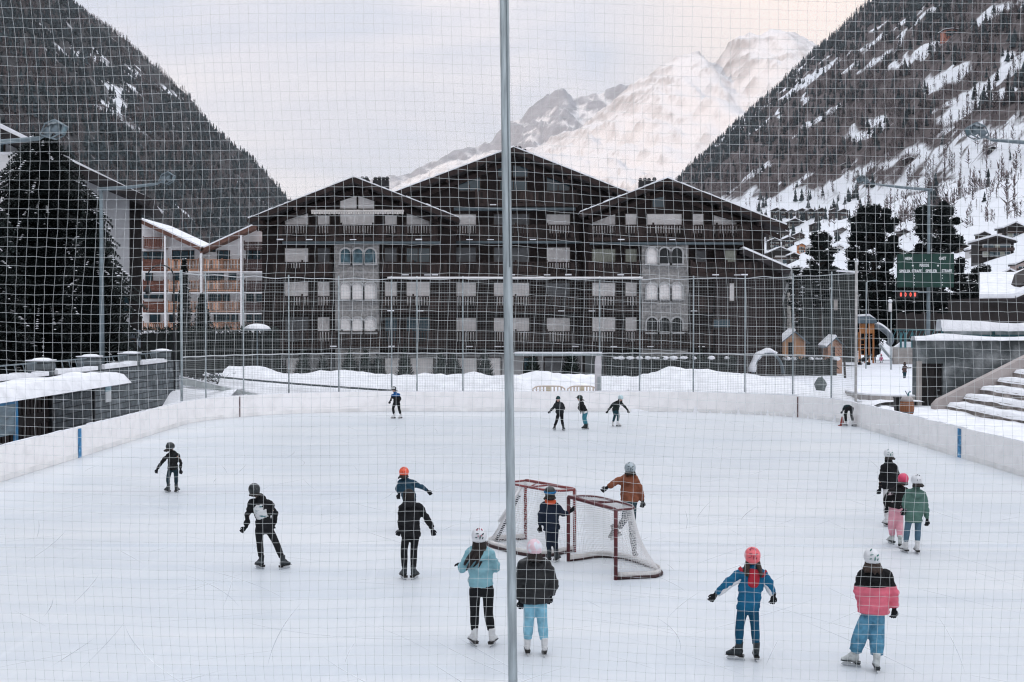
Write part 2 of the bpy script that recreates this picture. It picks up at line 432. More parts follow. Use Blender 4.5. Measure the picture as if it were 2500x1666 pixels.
# ---- left hillside
_silL = np.array([(900, 700), (780, 560), (696, 484), (671, 448), (607, 382), (529, 317), (461, 235), (393, 185), (336, 128), (264, 89), (179, 30), (153, 3)], float)
_xL = (_silL[:, 0] - 1250) * 2000 / FPX; _zL = H0 + (787 - _silL[:, 1]) * 2000 / FPX
_o = np.argsort(_xL); _xL = np.concatenate([[-2600, -1900, -1500, -1100], _xL[_o], [-133, 0]]); _zL = np.concatenate([[900, 1250, 1220, 900], _zL[_o], [0, -5]])
def hill_left(X, Y):
    h = np.interp(X, _xL, _zL)
    a = np.clip(h / 60, 0, 1)
    h = h + a * (fbm(X / 130 + 31, Y / 130, 4) - 0.5) * 26 + a * (fbm(X / 30 + 2, Y / 30 + 8, 3) - 0.5) * 7
    return h * (1 - sstep(2000, 2500, Y)) - 6 * (h < 2)
CLR_L = [(265, 222, 46, 13, 8), (322, 222, 16, 14, 0), (280, 262, 40, 22, 0), (410, 226, 40, 7, 24), (150, 115, 36, 7, 5), (155, 38, 12, 5, 20), (240, 150, 28, 9, 30), (190, 135, 10, 12, 0), (330, 180, 20, 8, 20), (380, 555, 40, 12, 15), (420, 520, 60, 5, 15), (300, 290, 60, 6, 40)]
def wood_left(X, Y, Z):
    px, py = proj(X, Y, Z)
    w = np.ones_like(px) * 0.95
    w = w * (1 - 0.85 * ellipse(px + (fbm(px / 12, py / 12, 3) - 0.5) * 40, py + (fbm(px / 10 + 40, py / 10, 3) - 0.5) * 30, CLR_L))
    return w * (1 - 0.35 * sstep(0.62, 0.74, fbm(px / 9 + 7, py / 7, 3)))
x = np.concatenate([np.arange(-2600, -1000, 60.0), np.arange(-1000, -90, 11.0)]); y = np.concatenate([np.arange(-3400, 300, 90.0), np.arange(300, 2560, 14.0)])  # unseen rows behind the camera added to keep the sun off the valley
GX, GY = np.meshgrid(x, y); GZ = hill_left(GX, GY)
me = grid_mesh('hillside', GX, GY, GZ, [hill_mat('hill_left_cover', (0.036, 0.040, 0.043), (0.066, 0.062, 0.062), thr=(0.36, 0.70), scale=0.05, fine=0.2)], {'wood': wood_left(GX, np.maximum(GY, 60), GZ)})
tag(link('hillside', me), kind='structure')

# ---- far mountains
def mountain(name, sil, Yc, Y0, Y1, x0, x1, step, amp, rock, thr, rockcol, seed, basez=60):
    s = np.array(sil, float)
    xs = (s[:, 0] - 1250) * Yc / FPX; zs = H0 + (787 - s[:, 1]) * Yc / FPX
    X, Y = np.meshgrid(np.arange(x0, x1, step), np.arange(Y0, Y1, step * 1.3))
    # the crest wanders in depth, gullies and spurs run down from it
    cy = Yc + (fbm(X / 500 + seed, X * 0 + seed, 3) - 0.5) * 260
    c = np.interp(X, xs, zs)
    t = (Y - Y0) / (cy - Y0)
    prof = np.where(t <= 1, np.clip(t, 0, 1) ** 1.12, 1 - 0.9 * np.clip((t - 1) * 2.2, 0, 1))
    rid = fbm((X + Y * 0.35) / 330 + seed, (Y - X * 0.2) / 900 + seed, 6, True) - 0.5
    fin = fbm((X + Y * 0.3) / 95 + seed, Y / 170, 5, True) - 0.5
    env = np.clip(t * 2.5, 0, 1) * (1 - 0.72 * sstep(0.75, 1.0, t))
    Z = basez + (c - basez) * prof + amp * env * (rid * 1.0 + fin * 0.42) + amp * 0.26 * fin * np.clip(t, 0, 1) * sstep(1.6, 1.0, t)
    gx, gy = np.gradient(Z, step * 1.3, step)
    slope = np.sqrt(gx ** 2 + gy ** 2)
    w = rock * sstep(0.55, 1.25, slope) + 0.45 * (fin - 0.02) * 2 + (0.20 + 0.5 * (fbm(X / 120 + seed, Y / 120, 4) - 0.35)) * sstep(0.72, 0.98, t)
    me = grid_mesh(name, X, Y, Z, [hill_mat(name + '_cover_' + str(seed), rockcol, tuple(v * 1.35 for v in rockcol), snow=(0.70, 0.685, 0.69), thr=thr, scale=0.009, fine=0.02)], {'wood': w})
    return tag(link(name, me), kind='structure')
mountain('mountain', [(600, 560), (850, 472), (920, 444), (1000, 434), (1060, 402), (1130, 374), (1190, 347), (1240, 312), (1300, 266), (1330, 246), (1370, 229), (1400, 241), (1440, 242), (1500, 217), (1560, 214), (1620, 220), (1750, 260), (1900, 300)],
         9000, 6700, 10500, -2400, 2200, 26, 230, 0.75, (0.26, 0.66), (0.24, 0.24, 0.26), 3)  # extra grey rock colour also paints the shade on this rear ridge
mountain('mountain', [(640, 560), (800, 505), (880, 480), (960, 464), (1100, 404), (1222, 374), (1314, 366), (1398, 326), (1482, 266), (1540, 216), (1600, 182), (1650, 154), (1690, 140), (1707, 129), (1722, 150), (1745, 168), (1770, 130), (1795, 102), (1830, 92), (1850, 96), (1872, 83), (1900, 82), (1960, 112), (1985, 132), (2100, 160), (2300, 190)],
         6500, 3500, 7600, -1500, 2500, 17, 175, 0.42, (0.44, 0.95), (0.31, 0.285, 0.275), 11)

# ---- woods on the two hillsides: far too many trees to count
def tree_proto(kind, seed):
    rr = np.random.default_rng(seed); V = []; F = []
    if kind == 'con':
        for z0, z1, r in ((0.06, 0.50, 0.20), (0.30, 0.76, 0.145), (0.58, 1.0, 0.085)):
            n = 6; o = len(V)
            for k in range(n):
                a = 2 * math.pi * (k + rr.random() * 0.6) / n; q = r * (0.7 + 0.6 * rr.random())
                V.append((q * math.cos(a), q * math.sin(a), z0 + 0.07 * rr.random()))
            V.append((0.01, 0, z1))
            F += [(o + k, o + (k + 1) % n, o + n) for k in range(n)]
    else:                                                      # leafless: a stem and upswept thin boughs
        V += [(-0.012, 0, 0), (0.012, 0, 0), (0, 0.014, 0), (0, 0, 1.0)]; F += [(0, 1, 3), (1, 2, 3), (2, 0, 3)]
        for k in range(26):
            z = 0.14 + 0.78 * rr.random(); a = rr.random() * 6.283; l = 0.20 * (1.08 - z) + 0.03; o = len(V)
            d = np.array([math.cos(a), math.sin(a)]); p = np.array([-d[1], d[0]]) * 0.022
            V += [(-p[0], -p[1], z), (p[0], p[1], z + 0.02), (d[0] * l, d[1] * l, z + 0.10 + 0.1 * rr.random())]
            F.append((o, o + 1, o + 2))
    return np.array(V, float), np.array(F, int)
P_CON = [tree_proto('con', i) for i in range(5)]; P_BARE = [tree_proto('bare', 20 + i) for i in range(5)]
M_con = mat('forest_conifer', (0.022, 0.033, 0.037), 0.9, 0.3, 0.02, island=0.8)
M_bare = mat('forest_bare_larch', (0.125, 0.098, 0.097), 0.9, 0.3, 0.02, island=0.8)
def forest(name, pts, con, hs):
    Vs = []; Fs = []; MI = []; o = 0
    for (x, y, z), c, h in zip(pts, con, hs):
        V, F = (P_CON if c else P_BARE)[int(rng.integers(5))]
        a = rng.random() * 6.283; w = h * (0.85 + 0.4 * rng.random())
        ca, sa = math.cos(a), math.sin(a)
        Vs.append(np.stack([x + w * (V[:, 0] * ca - V[:, 1] * sa), y + w * (V[:, 0] * sa + V[:, 1] * ca), z - 0.4 + h * V[:, 2]], -1))
        Fs.append(F + o); MI.append(np.full(len(F), 0 if c else 1)); o += len(V)
    me = raw_mesh(name, np.concatenate(Vs), np.concatenate(Fs), [M_con, M_bare])
    me.polygons.foreach_set('material_index', np.concatenate(MI).astype(np.int32))
    return tag(link(name, me), kind='stuff')
def scatter(hf, wf, n, pxr, Yr, keep):
    """random spots on a slope, even over the picture"""
    px = rng.uniform(*pxr, n); Y = Yr[0] * (Yr[1] / Yr[0]) ** rng.random(n)
    X = (px - 1250) * Y / FPX; Z = hf(X, Y)
    q, py = proj(X, Y, Z)
    w = wf(X, Y, Z)
    ok = (Z > 6) & (py > -120) & (rng.random(n) < keep(w, px, py, Y))
    return np.stack([X, Y, Z], -1)[ok], px[ok], py[ok], w[ok], Y[ok]
pts, px, py, w, YY = scatter(hill_right, wood_right, 34000, (1600, 2720), (300, 2250), lambda w, px, py, Y: np.clip(w * 1.0 + np.where(Y < 700, 0.42, np.where((px > 1850) & (px < 2120) & (py > 485), 0.30, 0.03)) * (py < 600) * (fbm(px / 26, py / 10, 3) > 0.47), 0, 1) * np.clip(Y / 1300, 0.22, 1) * np.where((px > 1870) & (px < 2085) & (py > 492) & (py < 660), 0.30, 1))
edge = np.interp(px, _silR[:, 0], _silR[:, 1])
limv = np.interp(px, [1600, 1700, 1800, 1900, 2000, 2060, 2160, 2300, 2400, 2500, 2700], [560, 500, 470, 470, 455, 415, 375, 322, 300, 280, 265])
con = rng.random(len(px)) < np.where(py - edge < 60, 0.8, 0.22) * np.where(py > limv - 25, np.where((px > 1850) & (px < 2120) & (py > 485), 2.5, 0.15), 1.0) * np.where(fbm(px / 50, py / 40, 3) > 0.55, 1.5, 0.7)
forest('forest', pts, con, rng.uniform(6.5, 13, len(px)) * np.where((YY < 750) & (rng.random(len(px)) < 0.75), 0.42, 1.0))
pts, px, py, w, YY = scatter(hill_left, wood_left, 24000, (-60, 760), (500, 2040), lambda w, px, py, Y: np.clip(w * 1.1 - 0.1, 0, 1) * np.clip(Y / 1500, 0.2, 1))
con = rng.random(len(px)) < np.where(fbm(px / 60, py / 50, 3) > 0.47, 0.85, 0.25)
forest('forest', pts, con, rng.uniform(5.5, 11, len(px)))
print('forest', len(bpy.data.objects))

# ---- ice rink
RX0, RX1, RY0, RY1, RR = -14.4, 14.9, 3.4, 63.6, 8.5
def rink_loop(off=0.0, n=14):
    r = RR + off; P = []
    for cx, cy, a0 in ((RX1 - RR, RY1 - RR, 0), (RX0 + RR, RY1 - RR, 90), (RX0 + RR, RY0 + RR, 180), (RX1 - RR, RY0 + RR, 270)):
        for k in range(n + 1):
            a = R(a0 + 90 * k / n); P.append((cx + r * math.cos(a), cy + r * math.sin(a)))
    return P
def ice_mat():
    m = bpy.data.materials.new('rink_ice'); m.use_nodes = True
    t = m.node_tree; nd = t.nodes; lk = t.links; b = nd['Principled BSDF']
    tc = nd.new('ShaderNodeTexCoord')
    def noise(sc, st, det=4, rot=0):
        mp = nd.new('ShaderNodeMapping'); mp.inputs['Scale'].default_value = st; mp.inputs['Rotation'].default_value = (0, 0, rot)
        n = nd.new('ShaderNodeTexNoise'); n.inputs['Scale'].default_value = sc; n.inputs['Detail'].default_value = det
        lk.new(tc.outputs['Object'], mp.inputs[0]); lk.new(mp.outputs[0], n.inputs['Vector']); return n
    a = noise(0.16, (0.5, 1.6, 1), 5); c = noise(0.9, (0.25, 2.2, 1), 6, 0.25); d = noise(4, (1, 0.035, 1), 6, 0.9); d2 = noise(4, (1, 0.03, 1), 6, -0.6)
    rp = nd.new('ShaderNodeValToRGB'); rp.color_ramp.elements[0].position = 0.35; rp.color_ramp.elements[0].color = (0.555, 0.60, 0.645, 1)
    rp.color_ramp.elements[1].position = 0.62; rp.color_ramp.elements[1].color = (0.668, 0.685, 0.700, 1)
    mx = nd.new('ShaderNodeMath'); mx.operation = 'MULTIPLY_ADD'; mx.inputs[1].default_value = 0.5
    lk.new(c.outputs['Fac'], mx.inputs[0])
    hf = nd.new('ShaderNodeMath'); hf.operation = 'MULTIPLY'; hf.inputs[1].default_value = 0.5; lk.new(a.outputs['Fac'], hf.inputs[0]); lk.new(hf.outputs[0], mx.inputs[2])
    lk.new(mx.outputs[0], rp.inputs[0])
    # blade scratches: thin pale streaks
    mn = nd.new('ShaderNodeMath'); mn.operation = 'MAXIMUM'; lk.new(d.outputs['Fac'], mn.inputs[0]); lk.new(d2.outputs['Fac'], mn.inputs[1])
    sr = nd.new('ShaderNodeMapRange'); sr.inputs['From Min'].default_value = 0.60; sr.inputs['From Max'].default_value = 0.80; sr.inputs['To Max'].default_value = 0.30
    lk.new(mn.outputs[0], sr.inputs['Value'])
    sm = nd.new('ShaderNodeMix'); sm.data_type = 'RGBA'; sm.inputs[7].default_value = (0.80, 0.81, 0.845, 1)
    lk.new(sr.outputs[0], sm.inputs[0]); lk.new(rp.outputs[0], sm.inputs[6]); lk.new(sm.outputs[2], b.inputs['Base Color'])
    rr_ = nd.new('ShaderNodeMapRange'); rr_.inputs['To Min'].default_value = 0.22; rr_.inputs['To Max'].default_value = 0.5; lk.new(c.outputs['Fac'], rr_.inputs['Value'])
    lk.new(rr_.outputs[0], b.inputs['Roughness'])
    b.inputs['Specular IOR Level'].default_value = 0.30; b.inputs['IOR'].default_value = 1.31
    return m
P = rink_loop(0.0)
me = bpy.data.meshes.new('ice'); me.from_pydata([(p[0], p[1], 0) for p in P], [], [tuple(range(len(P)))]); me.materials.append(ice_mat()); me.update()
tag(link('ice', me), kind='structure')
# faint painted lines frozen into the ice
M_red = mat('faint_red_line', (0.66, 0.52, 0.58), 0.4, 0.3, 0.5, alpha=0.10); M_blue = mat('faint_blue_line', (0.42, 0.56, 0.72), 0.4, 0.3, 0.5, alpha=0.09)
for yy, wd, m in ((33.5, 0.3, M_red), (42.0, 0.3, M_blue), (25.4, 0.3, M_blue)):
    mb = MB(); mb.add([(RX0 + 0.02, yy - wd / 2, 0.004), (RX1 - 0.02, yy - wd / 2, 0.004), (RX1 - 0.02, yy + wd / 2, 0.004), (RX0 + 0.02, yy + wd / 2, 0.004)], [(0, 1, 2, 3)])
    tag(mb.build('ice_marking', m), kind='structure')

# skate cuts: thin curved grooves in the ice, pale and bluish
Vc = []; Fc = []
rs = np.random.default_rng(21)
for i in range(420):
    y0 = 14 + 46 * rs.random() ** 1.5; x0 = rs.uniform(RX0 + 1, RX1 - 1); rad = rs.uniform(3, 40) * rs.choice([-1, 1]); a0 = rs.random() * 6.283; ln = rs.uniform(0.6, 4.0); wd = rs.uniform(0.003, 0.009); n_ = 14; px_, py_, a = x0, y0, a0; row = []
    for k in range(n_ + 1):
        row.append((px_, py_, a)); a += ln / n_ / rad; px_ += math.cos(a) * ln / n_; py_ += math.sin(a) * ln / n_
    if any(math.hypot(max(abs(q[0] - 0.25) - (14.65 - RR), 0), max(q[1] - (RY1 - RR), 0)) > RR - 0.2 for q in row): continue
    o = len(Vc)
    for k, q in enumerate(row):
        w_ = wd * math.sin(math.pi * (k + 0.3) / (n_ + 0.6)); Vc += [(q[0] - math.sin(q[2]) * w_, q[1] + math.cos(q[2]) * w_, 0.006 + i * 4e-6), (q[0] + math.sin(q[2]) * w_, q[1] - math.cos(q[2]) * w_, 0.006 + i * 4e-6)]
    Fc += [(o + 2 * k, o + 2 * k + 1, o + 2 * k + 3, o + 2 * k + 2) for k in range(n_)]
tag(link('skate_marks', raw_mesh('skate_marks', np.array(Vc), np.array(Fc), [mat('skate_cut', (0.52, 0.57, 0.64), 0.6, 0.3, 0.8, col2=(0.86, 0.87, 0.88), c2pos=(0.46, 0.54), alpha=0.33)])), kind='stuff')

# ---- boards round the rink
BH = 1.0
M_board = mat('rink_board', (0.95, 0.93, 0.925), 0.6, 0.06, 2.2, col2=(0.88, 0.86, 0.86), c2pos=(0.55, 0.72))
bd = thing('rink_boards', 'white hockey boards curving round the whole ice sheet', 'boards', (0, RY1, 0))
inn, outr = rink_loop(0.0), rink_loop(0.10)
n = len(inn); mb = MB()
mb.v = [(p[0], p[1], 0) for p in inn] + [(p[0], p[1], BH) for p in inn] + [(p[0], p[1], BH) for p in outr] + [(p[0], p[1], -0.3) for p in outr]
for k in range(n):
    j = (k + 1) % n
    for r in range(3): mb.f.append((r * n + j, r * n + k, (r + 1) * n + k, (r + 1) * n + j)); mb.mi.append(0)
mb.build('panel', M_board, bd, off=(0, RY1, 0))
mb = MB()                                            # yellowish-white kick strip is bleached: only a low sill shows
i2, i1 = rink_loop(-0.012), rink_loop(-0.003)
mb.v = [(p[0], p[1], 0.004) for p in i2] + [(p[0], p[1], 0.17) for p in i2] + [(p[0], p[1], 0.17) for p in i1]
for k in range(n):
    j = (k + 1) % n
    for r in range(2): mb.f.append((r * n + j, r * n + k, (r + 1) * n + k, (r + 1) * n + j)); mb.mi.append(0)
mb.build('kick_strip', mat('kick_strip', (0.87, 0.86, 0.85), 0.5, 0.1, 1.0), bd, off=(0, RY1, 0))
M_bluemark = mat('blue_paint', (0.02, 0.19, 0.40), 0.5, 0.3, 6.0, col2=(0.30, 0.48, 0.60), c2pos=(0.62, 0.75))
M_redmark = mat('red_paint', (0.09, 0.03, 0.04), 0.5, 0.3, 9.0)
for xx, sg in ((RX0, 1), (RX1, -1)):
    for yy in (42.0, 25.4):
        mb = MB(); a, b_ = xx + sg * 0.016, xx + sg * 0.020
        mb.box(min(a, b_), max(a, b_), yy - 0.16, yy + 0.16, 0.0, BH - 0.04); mb.build('blue_line_mark', M_bluemark, bd, off=(0, RY1, 0))
def on_loop(px, off):
    """where the sight line through column px meets the far half of the rink outline"""
    Pl = rink_loop(off, 30)[:62]
    k = (px - 1250) / FPX
    for i in range(61):
        f0 = Pl[i][0] - k * Pl[i][1]; f1 = Pl[i + 1][0] - k * Pl[i + 1][1]
        if f0 * f1 <= 0:
            t = f0 / (f0 - f1); return (Pl[i][0] + t * (Pl[i + 1][0] - Pl[i][0]), Pl[i][1] + t * (Pl[i + 1][1] - Pl[i][1]))
for px in (585, 1948):
    p = on_loop(px, -0.02); mb = MB(); mb.box(p[0] - 0.02, p[0] + 0.02, p[1] - 0.03, p[1] + 0.03, 0, BH - 0.03); mb.build('goal_line_mark', M_redmark, bd, off=(0, RY1, 0))
for s_, lab in ((0, 0),):
    mb = MB()                                        # ragged snow along the cap rail
    o = rink_loop(0.06, 40)
    rad = [(0.07 + 0.05 * random.random(), 0.02 + 0.03 * random.random()) for _ in o]
    mb.tube([(p[0], p[1], BH + 0.0) for p in o], rad, 6, side=(0, 0, 1)) if False else None
    for k in range(len(o)):
        a = o[k]; b_ = o[(k + 1) % len(o)]
        dd = math.dist(a, b_); m = max(1, int(dd / 0.5))
        for q in range(m):
            t0, t1 = q / m, (q + 1) / m
            h = 0.012 + 0.05 * vnoise(np.array(a[0] * 2 + q * 0.9), np.array(a[1] * 2 + q * 0.7)) ** 2
            mb.beam((a[0] + (b_[0] - a[0]) * t0, a[1] + (b_[1] - a[1]) * t0, BH + h / 2), (a[0] + (b_[0] - a[0]) * t1, a[1] + (b_[1] - a[1]) * t1, BH + h / 2), 0.10, float(h))
    mb.build('snow_cap', M_snow2, bd, off=(0, RY1, 0))

# ---- snow banks and trodden snow behind the boards
def bank(name, xs, prof, y0, y1, seed, kind='structure', step=0.3, lump=0.35):
    """a ridge of shovelled snow: prof gives the crest height along x"""
    X, Y = np.meshgrid(np.arange(xs[0], xs[1] + step, step), np.arange(y0, y1 + step, step))
    c = np.interp(X, [p[0] for p in prof], [p[1] for p in prof])
    t = (Y - y0) / (y1 - y0)
    s = np.clip(np.minimum(t / 0.55, (1 - t) / 0.3), 0, 1); s = s * s * (3 - 2 * s)
    Z = -0.1 + (c + 0.1 + (fbm(X * 0.55 + seed, Y * 0.3 + seed, 4) - 0.5) * lump * 2 + (fbm(X * 2.3, Y * 2.3 + seed, 3) - 0.5) * 0.22) * (0.42 * np.clip(t * 8, 0, 1) * (1 - sstep(0.7, 1, t)) + 0.58 * s)
    return tag(link(name, grid_mesh(name, X, Y, Z, [M_snow2])), kind=kind)
def zat(py, Y): return H0 + (787 - py) * Y / FPX
bank('snow_bank', (-15.2, 15.5), [(-15, 2.0), (-13.5, 2.1), (-12, 1.72), (-9, 1.78), (-7, 1.7), (-4.8, 1.85), (-3, 1.62), (-1, 1.62), (0.5, 1.60), (1.5, 1.78), (3, 1.66), (5, 1.52), (7, 1.72), (8.5, 2.0), (11, 1.85), (12.5, 1.72), (14, 1.5), (15.5, 1.2)], 63.9, 70.5, 2)
X, Y = np.meshgrid(np.arange(6.0, 18.2, 0.25), np.arange(55.0, 67, 0.25)); dc = np.hypot(np.maximum(X - (RX1 - RR), 0), np.maximum(Y - (RY1 - RR), 0))
Z = np.where(dc < RR + 0.12, -0.25, 0.78 + 0.25 * sstep(0.1, 1.5, dc - RR) + (fbm(X, Y, 4) - 0.5) * 0.22); Z = np.where((Y > 66.6), 0.3, Z)
tag(link('snow_corner', grid_mesh('snow_corner', X, Y, Z, [M_snow2])), kind='structure')
X, Y = np.meshgrid(np.arange(15.2, 70, 1.2), np.arange(56.6, 150, 1.5))
Z = np.interp(Y, [56, 64, 80, 110, 150], [0.95, 1.0, 0.72, 0.05, 0.0]) + (fbm(X / 5, Y / 5, 4) - 0.5) * 0.22
tag(link('snow_plaza', grid_mesh('snow_plaza', X, Y, Z, [M_snow])), kind='structure')
# drifted snow on the left between boards and wall
X, Y = np.meshgrid(np.arange(-17.0, -13.6, 0.25), np.arange(30, 66, 0.4))
t = (X + 17) / 3.4
Z = 0.30 + 0.52 * sstep(0.3, 0.95, t) + (fbm(X + 4, Y * 0.7, 4) - 0.5) * 0.22 + 0.75 * sstep(60.5, 63.5, Y) * (1 - 0.6 * t)
inside = (X > RX0 + 0.05) & (Y < RY1 - RR)
dc = np.hypot(X - (RX0 + RR), np.maximum(Y - (RY1 - RR), 0))
Z = np.where((dc < RR + 0.12), -0.25, Z); Z = np.where(X > RX0 - 0.12, np.where(Y < RY1 - RR, -0.25, Z), Z)
tag(link('snow_drift', grid_mesh('snow_drift', X, Y, Z, [M_snow2])), kind='structure')

# ================================================================ people
def cloth(name, col, **k):
    k.setdefault('rough', 0.85); k.setdefault('var', 0.12); k.setdefault('scale', 6.0); k.setdefault('bump', 0.35); k.setdefault('bscale', 9.0); k.setdefault('spec', 0.15)
    return mat(name, col, **k)
C_black = cloth('black_cloth', (0.012, 0.0125, 0.014)); C_char = cloth('charcoal_cloth', (0.02, 0.023, 0.026))
C_navy = cloth('navy_cloth', (0.013, 0.019, 0.034)); C_teald = cloth('dark_teal_cloth', (0.016, 0.050, 0.065))
C_skin = mat('skin', (0.48, 0.29, 0.23), 0.6, 0.06, 8); C_hair = mat('dark_hair', (0.018, 0.013, 0.011), 0.6, 0.3, 30, stretch=(8, 8, 0.8), bump=0.5, bscale=40)
C_hairb = mat('brown_hair', (0.045, 0.028, 0.021), 0.6, 0.3, 30, stretch=(8, 8, 0.8), bump=0.5, bscale=40)
C_glove = cloth('black_glove', (0.010, 0.011, 0.013)); C_eye = mat('eye', (0.02, 0.015, 0.012), 0.2, 0.05)
M_boot_b = mat('black_boot', (0.016, 0.022, 0.025), 0.4, 0.2, 8, spec=0.4); M_boot_w = mat('white_boot', (0.62, 0.62, 0.62), 0.45, 0.12, 8, spec=0.4)
M_blade = mat('blade_steel', (0.55, 0.58, 0.60), 0.25, 0.1, 8, metal=0.8); M_sole = mat('dark_sole', (0.015, 0.014, 0.014), 0.5, 0.1, 8); M_holder = mat('white_holder', (0.55, 0.57, 0.58), 0.5, 0.1, 6)

# shared small meshes -----------------------------------------------------
def skate_meshes():
    mb = MB()
    mb.tube([(0, -0.045, 0.29), (0, -0.04, 0.24), (0, -0.035, 0.18), (0, -0.03, 0.12), (0, -0.03, 0.085)], [(0.055, 0.062), (0.054, 0.06), (0.05, 0.062), (0.045, 0.065), (0.04, 0.06)], 10, side=(1, 0, 0), smooth=2)
    mb.tube([(0, -0.095, 0.115), (0, -0.05, 0.125), (0, 0.02, 0.13), (0, 0.08, 0.115), (0, 0.135, 0.10), (0, 0.165, 0.095)], [(0.03, 0.035), (0.042, 0.05), (0.044, 0.055), (0.048, 0.042), (0.042, 0.03), (0.02, 0.015)], 10, side=(1, 0, 0), smooth=2)
    mb.tube([(0, -0.03, 0.20), (0, 0.03, 0.17), (0, 0.07, 0.13)], [(0.035, 0.03), (0.04, 0.035), (0.04, 0.03)], 8, side=(1, 0, 0))   # tongue and laces
    boot = bake(mb, 0.010, 3, 'skate_boot')
    s = MB(); s.prism([(-0.115, 0.073), (-0.11, 0.085), (0.16, 0.085), (0.165, 0.078), (0.12, 0.070), (0.0, 0.072), (-0.03, 0.062)], -0.042, 0.042)
    s.v = [(y, x, z) for x, y, z in s.v]
    s.box(-0.035, 0.035, -0.115, -0.045, 0.045, 0.073)
    b = MB(); b.prism([(-0.13, 0.0), (0.13, 0.0), (0.165, 0.025), (0.15, 0.03), (-0.125, 0.03)], -0.003, 0.003); b.v = [(y, x, z) for x, y, z in b.v]
    h = MB(); h.prism([(-0.12, 0.026), (0.15, 0.026), (0.155, 0.034), (0.10, 0.075), (0.03, 0.078), (0.02, 0.045), (-0.02, 0.045), (-0.03, 0.066), (-0.10, 0.070)], -0.009, 0.009); h.v = [(y, x, z) for x, y, z in h.v]
    return boot, s, b, h
_boot, _sole, _blade, _holder = skate_meshes()
def variant(me, m):
    c = me.copy(); c.materials.clear(); c.materials.append(m); return c
SK = {}
for key, bm_, sm_, hm_ in (('black', M_boot_b, M_sole, M_holder), ('white', M_boot_w, M_sole, M_boot_w), ('pale', mat('grey_white_boot', (0.46, 0.48, 0.47), 0.5, 0.3, 12), M_boot_b, M_holder)):
    SK[key] = (variant(_boot, bm_), _sole.mesh('skate_sole', sm_), _blade.mesh('skate_blade', M_blade), _holder.mesh('blade_holder', hm_))
def glove_mesh(open_):
    """palm pointing down -Z, back of the hand to -Y, thumb on the +X side"""
    mb = MB(); c = 0.9 - 0.55 * open_
    mb.tube([(0, 0, 0.05), (0, 0, 0.0), (0, 0, -0.045), (0, 0.004, -0.085)], [(0.036, 0.03), (0.034, 0.024), (0.044, 0.021), (0.042, 0.018)], 10, side=(1, 0, 0), smooth=2)
    for i, (x, l) in enumerate(((0.031, 0.070), (0.011, 0.080), (-0.010, 0.075), (-0.030, 0.058))):
        a0 = (x, 0.004, -0.075); sp = x * 0.22
        a1 = (x + sp, 0.012 + 0.016 * c, -0.085 - l * 0.42); a2 = (x + sp * 1.5, 0.020 + 0.045 * c, -0.085 - l * (0.80 - 0.15 * c)); a3 = (x + sp * 1.6, 0.026 + 0.07 * c, -0.085 - l * (1.0 - 0.4 * c))
        mb.tube([a0, a1, a2, a3], [0.0125, 0.0115, 0.0105, 0.008], 8)
    mb.tube([(0.025, 0.004, -0.02), (0.052, 0.012, -0.045), (0.062, 0.022, -0.075), (0.060, 0.032, -0.098)], [0.014, 0.014, 0.012, 0.009], 8)
    return bake(mb, 0.0062, 2, 'glove')
_gl = [glove_mesh(0.2), glove_mesh(0.9)]
GL = {'black': [variant(g, C_glove) for g in _gl], 'skin': [variant(g, C_skin) for g in _gl]}
GLM = {}
for k_, gs in GL.items():                                       # mirrored for the other hand
    GLM[k_] = []
    for g in gs:
        c = g.copy()
        co = np.empty(len(c.vertices) * 3); c.vertices.foreach_get('co', co); co[0::3] *= -1; c.vertices.foreach_set('co', co); c.flip_normals(); GLM[k_].append(c)
def helmet_mesh(peak=False):
    mb = MB(); mb.ball((0, -0.005, 0.012), (0.116, 0.137, 0.122), 16, 9, zmin=-0.42)
    mb.ball((0, -0.035, -0.035), (0.108, 0.098, 0.075), 14, 8)
    if peak: mb.tube([(0, 0.10, 0.035), (0, 0.15, 0.028), (0, 0.19, 0.012)], [(0.085, 0.014), (0.075, 0.01), (0.04, 0.008)], 10, side=(1, 0, 0))
    return bake(mb, 0.011, 3, 'helmet')
_helm, _helmp = helmet_mesh(), helmet_mesh(True)
def vent_mesh(kind):
    mb = MB()
    def spot(az, el, l, w, tilt=0.0):
        r = 1.012; d = lambda a, b: Vector((0.118 * math.cos(b) * math.sin(a), -0.005 - 0.139 * math.cos(b) * math.cos(a), 0.012 + 0.124 * math.sin(b))) * r
        c0 = d(R(az - l * math.sin(R(tilt))), R(el - l * math.cos(R(tilt)))); c1 = d(R(az), R(el)); c2 = d(R(az + l * math.sin(R(tilt))), R(el + l * math.cos(R(tilt))))
        mb.tube([c0, c1, c2], [w * 0.5, w, w * 0.5], 6)
    if kind == 'vents':
        for az, el, l, w in ((-28, 52, 9, 0.010), (28, 52, 9, 0.010), (0, 62, 10, 0.009), (-12, 5, 7, 0.007), (14, 8, 6, 0.008)): spot(az, el, l, w)
    elif kind == 'graphic':
        for az, el, l, w, t in ((-20, 22, 12, 0.008, 80), (24, 18, 10, 0.012, 60), (2, -2, 14, 0.011, 5), (-30, 58, 14, 0.010, 30), (22, -8, 8, 0.009, 20), (-26, -4, 9, 0.008, 75)): spot(az, el, l, w, t)
    elif kind == 'strap':
        pts = [Vector((0.122 * math.sin(a), -0.005 - 0.143 * math.cos(a), 0.02 - 0.01 * math.cos(a))) for a in np.linspace(-2.4, 2.4, 25)]
        mb.tube(pts, [(0.02, 0.006)] * 25, 6, side=(0, 0, 1))
    elif kind == 'goggles':
        mb.tube([Vector((0.118 * math.sin(a), 0.142 * math.cos(a), 0.045)) for a in np.linspace(-1.1, 1.1, 11)], [(0.036, 0.02)] * 11, 8, side=(0, 0, 1))
    return mb
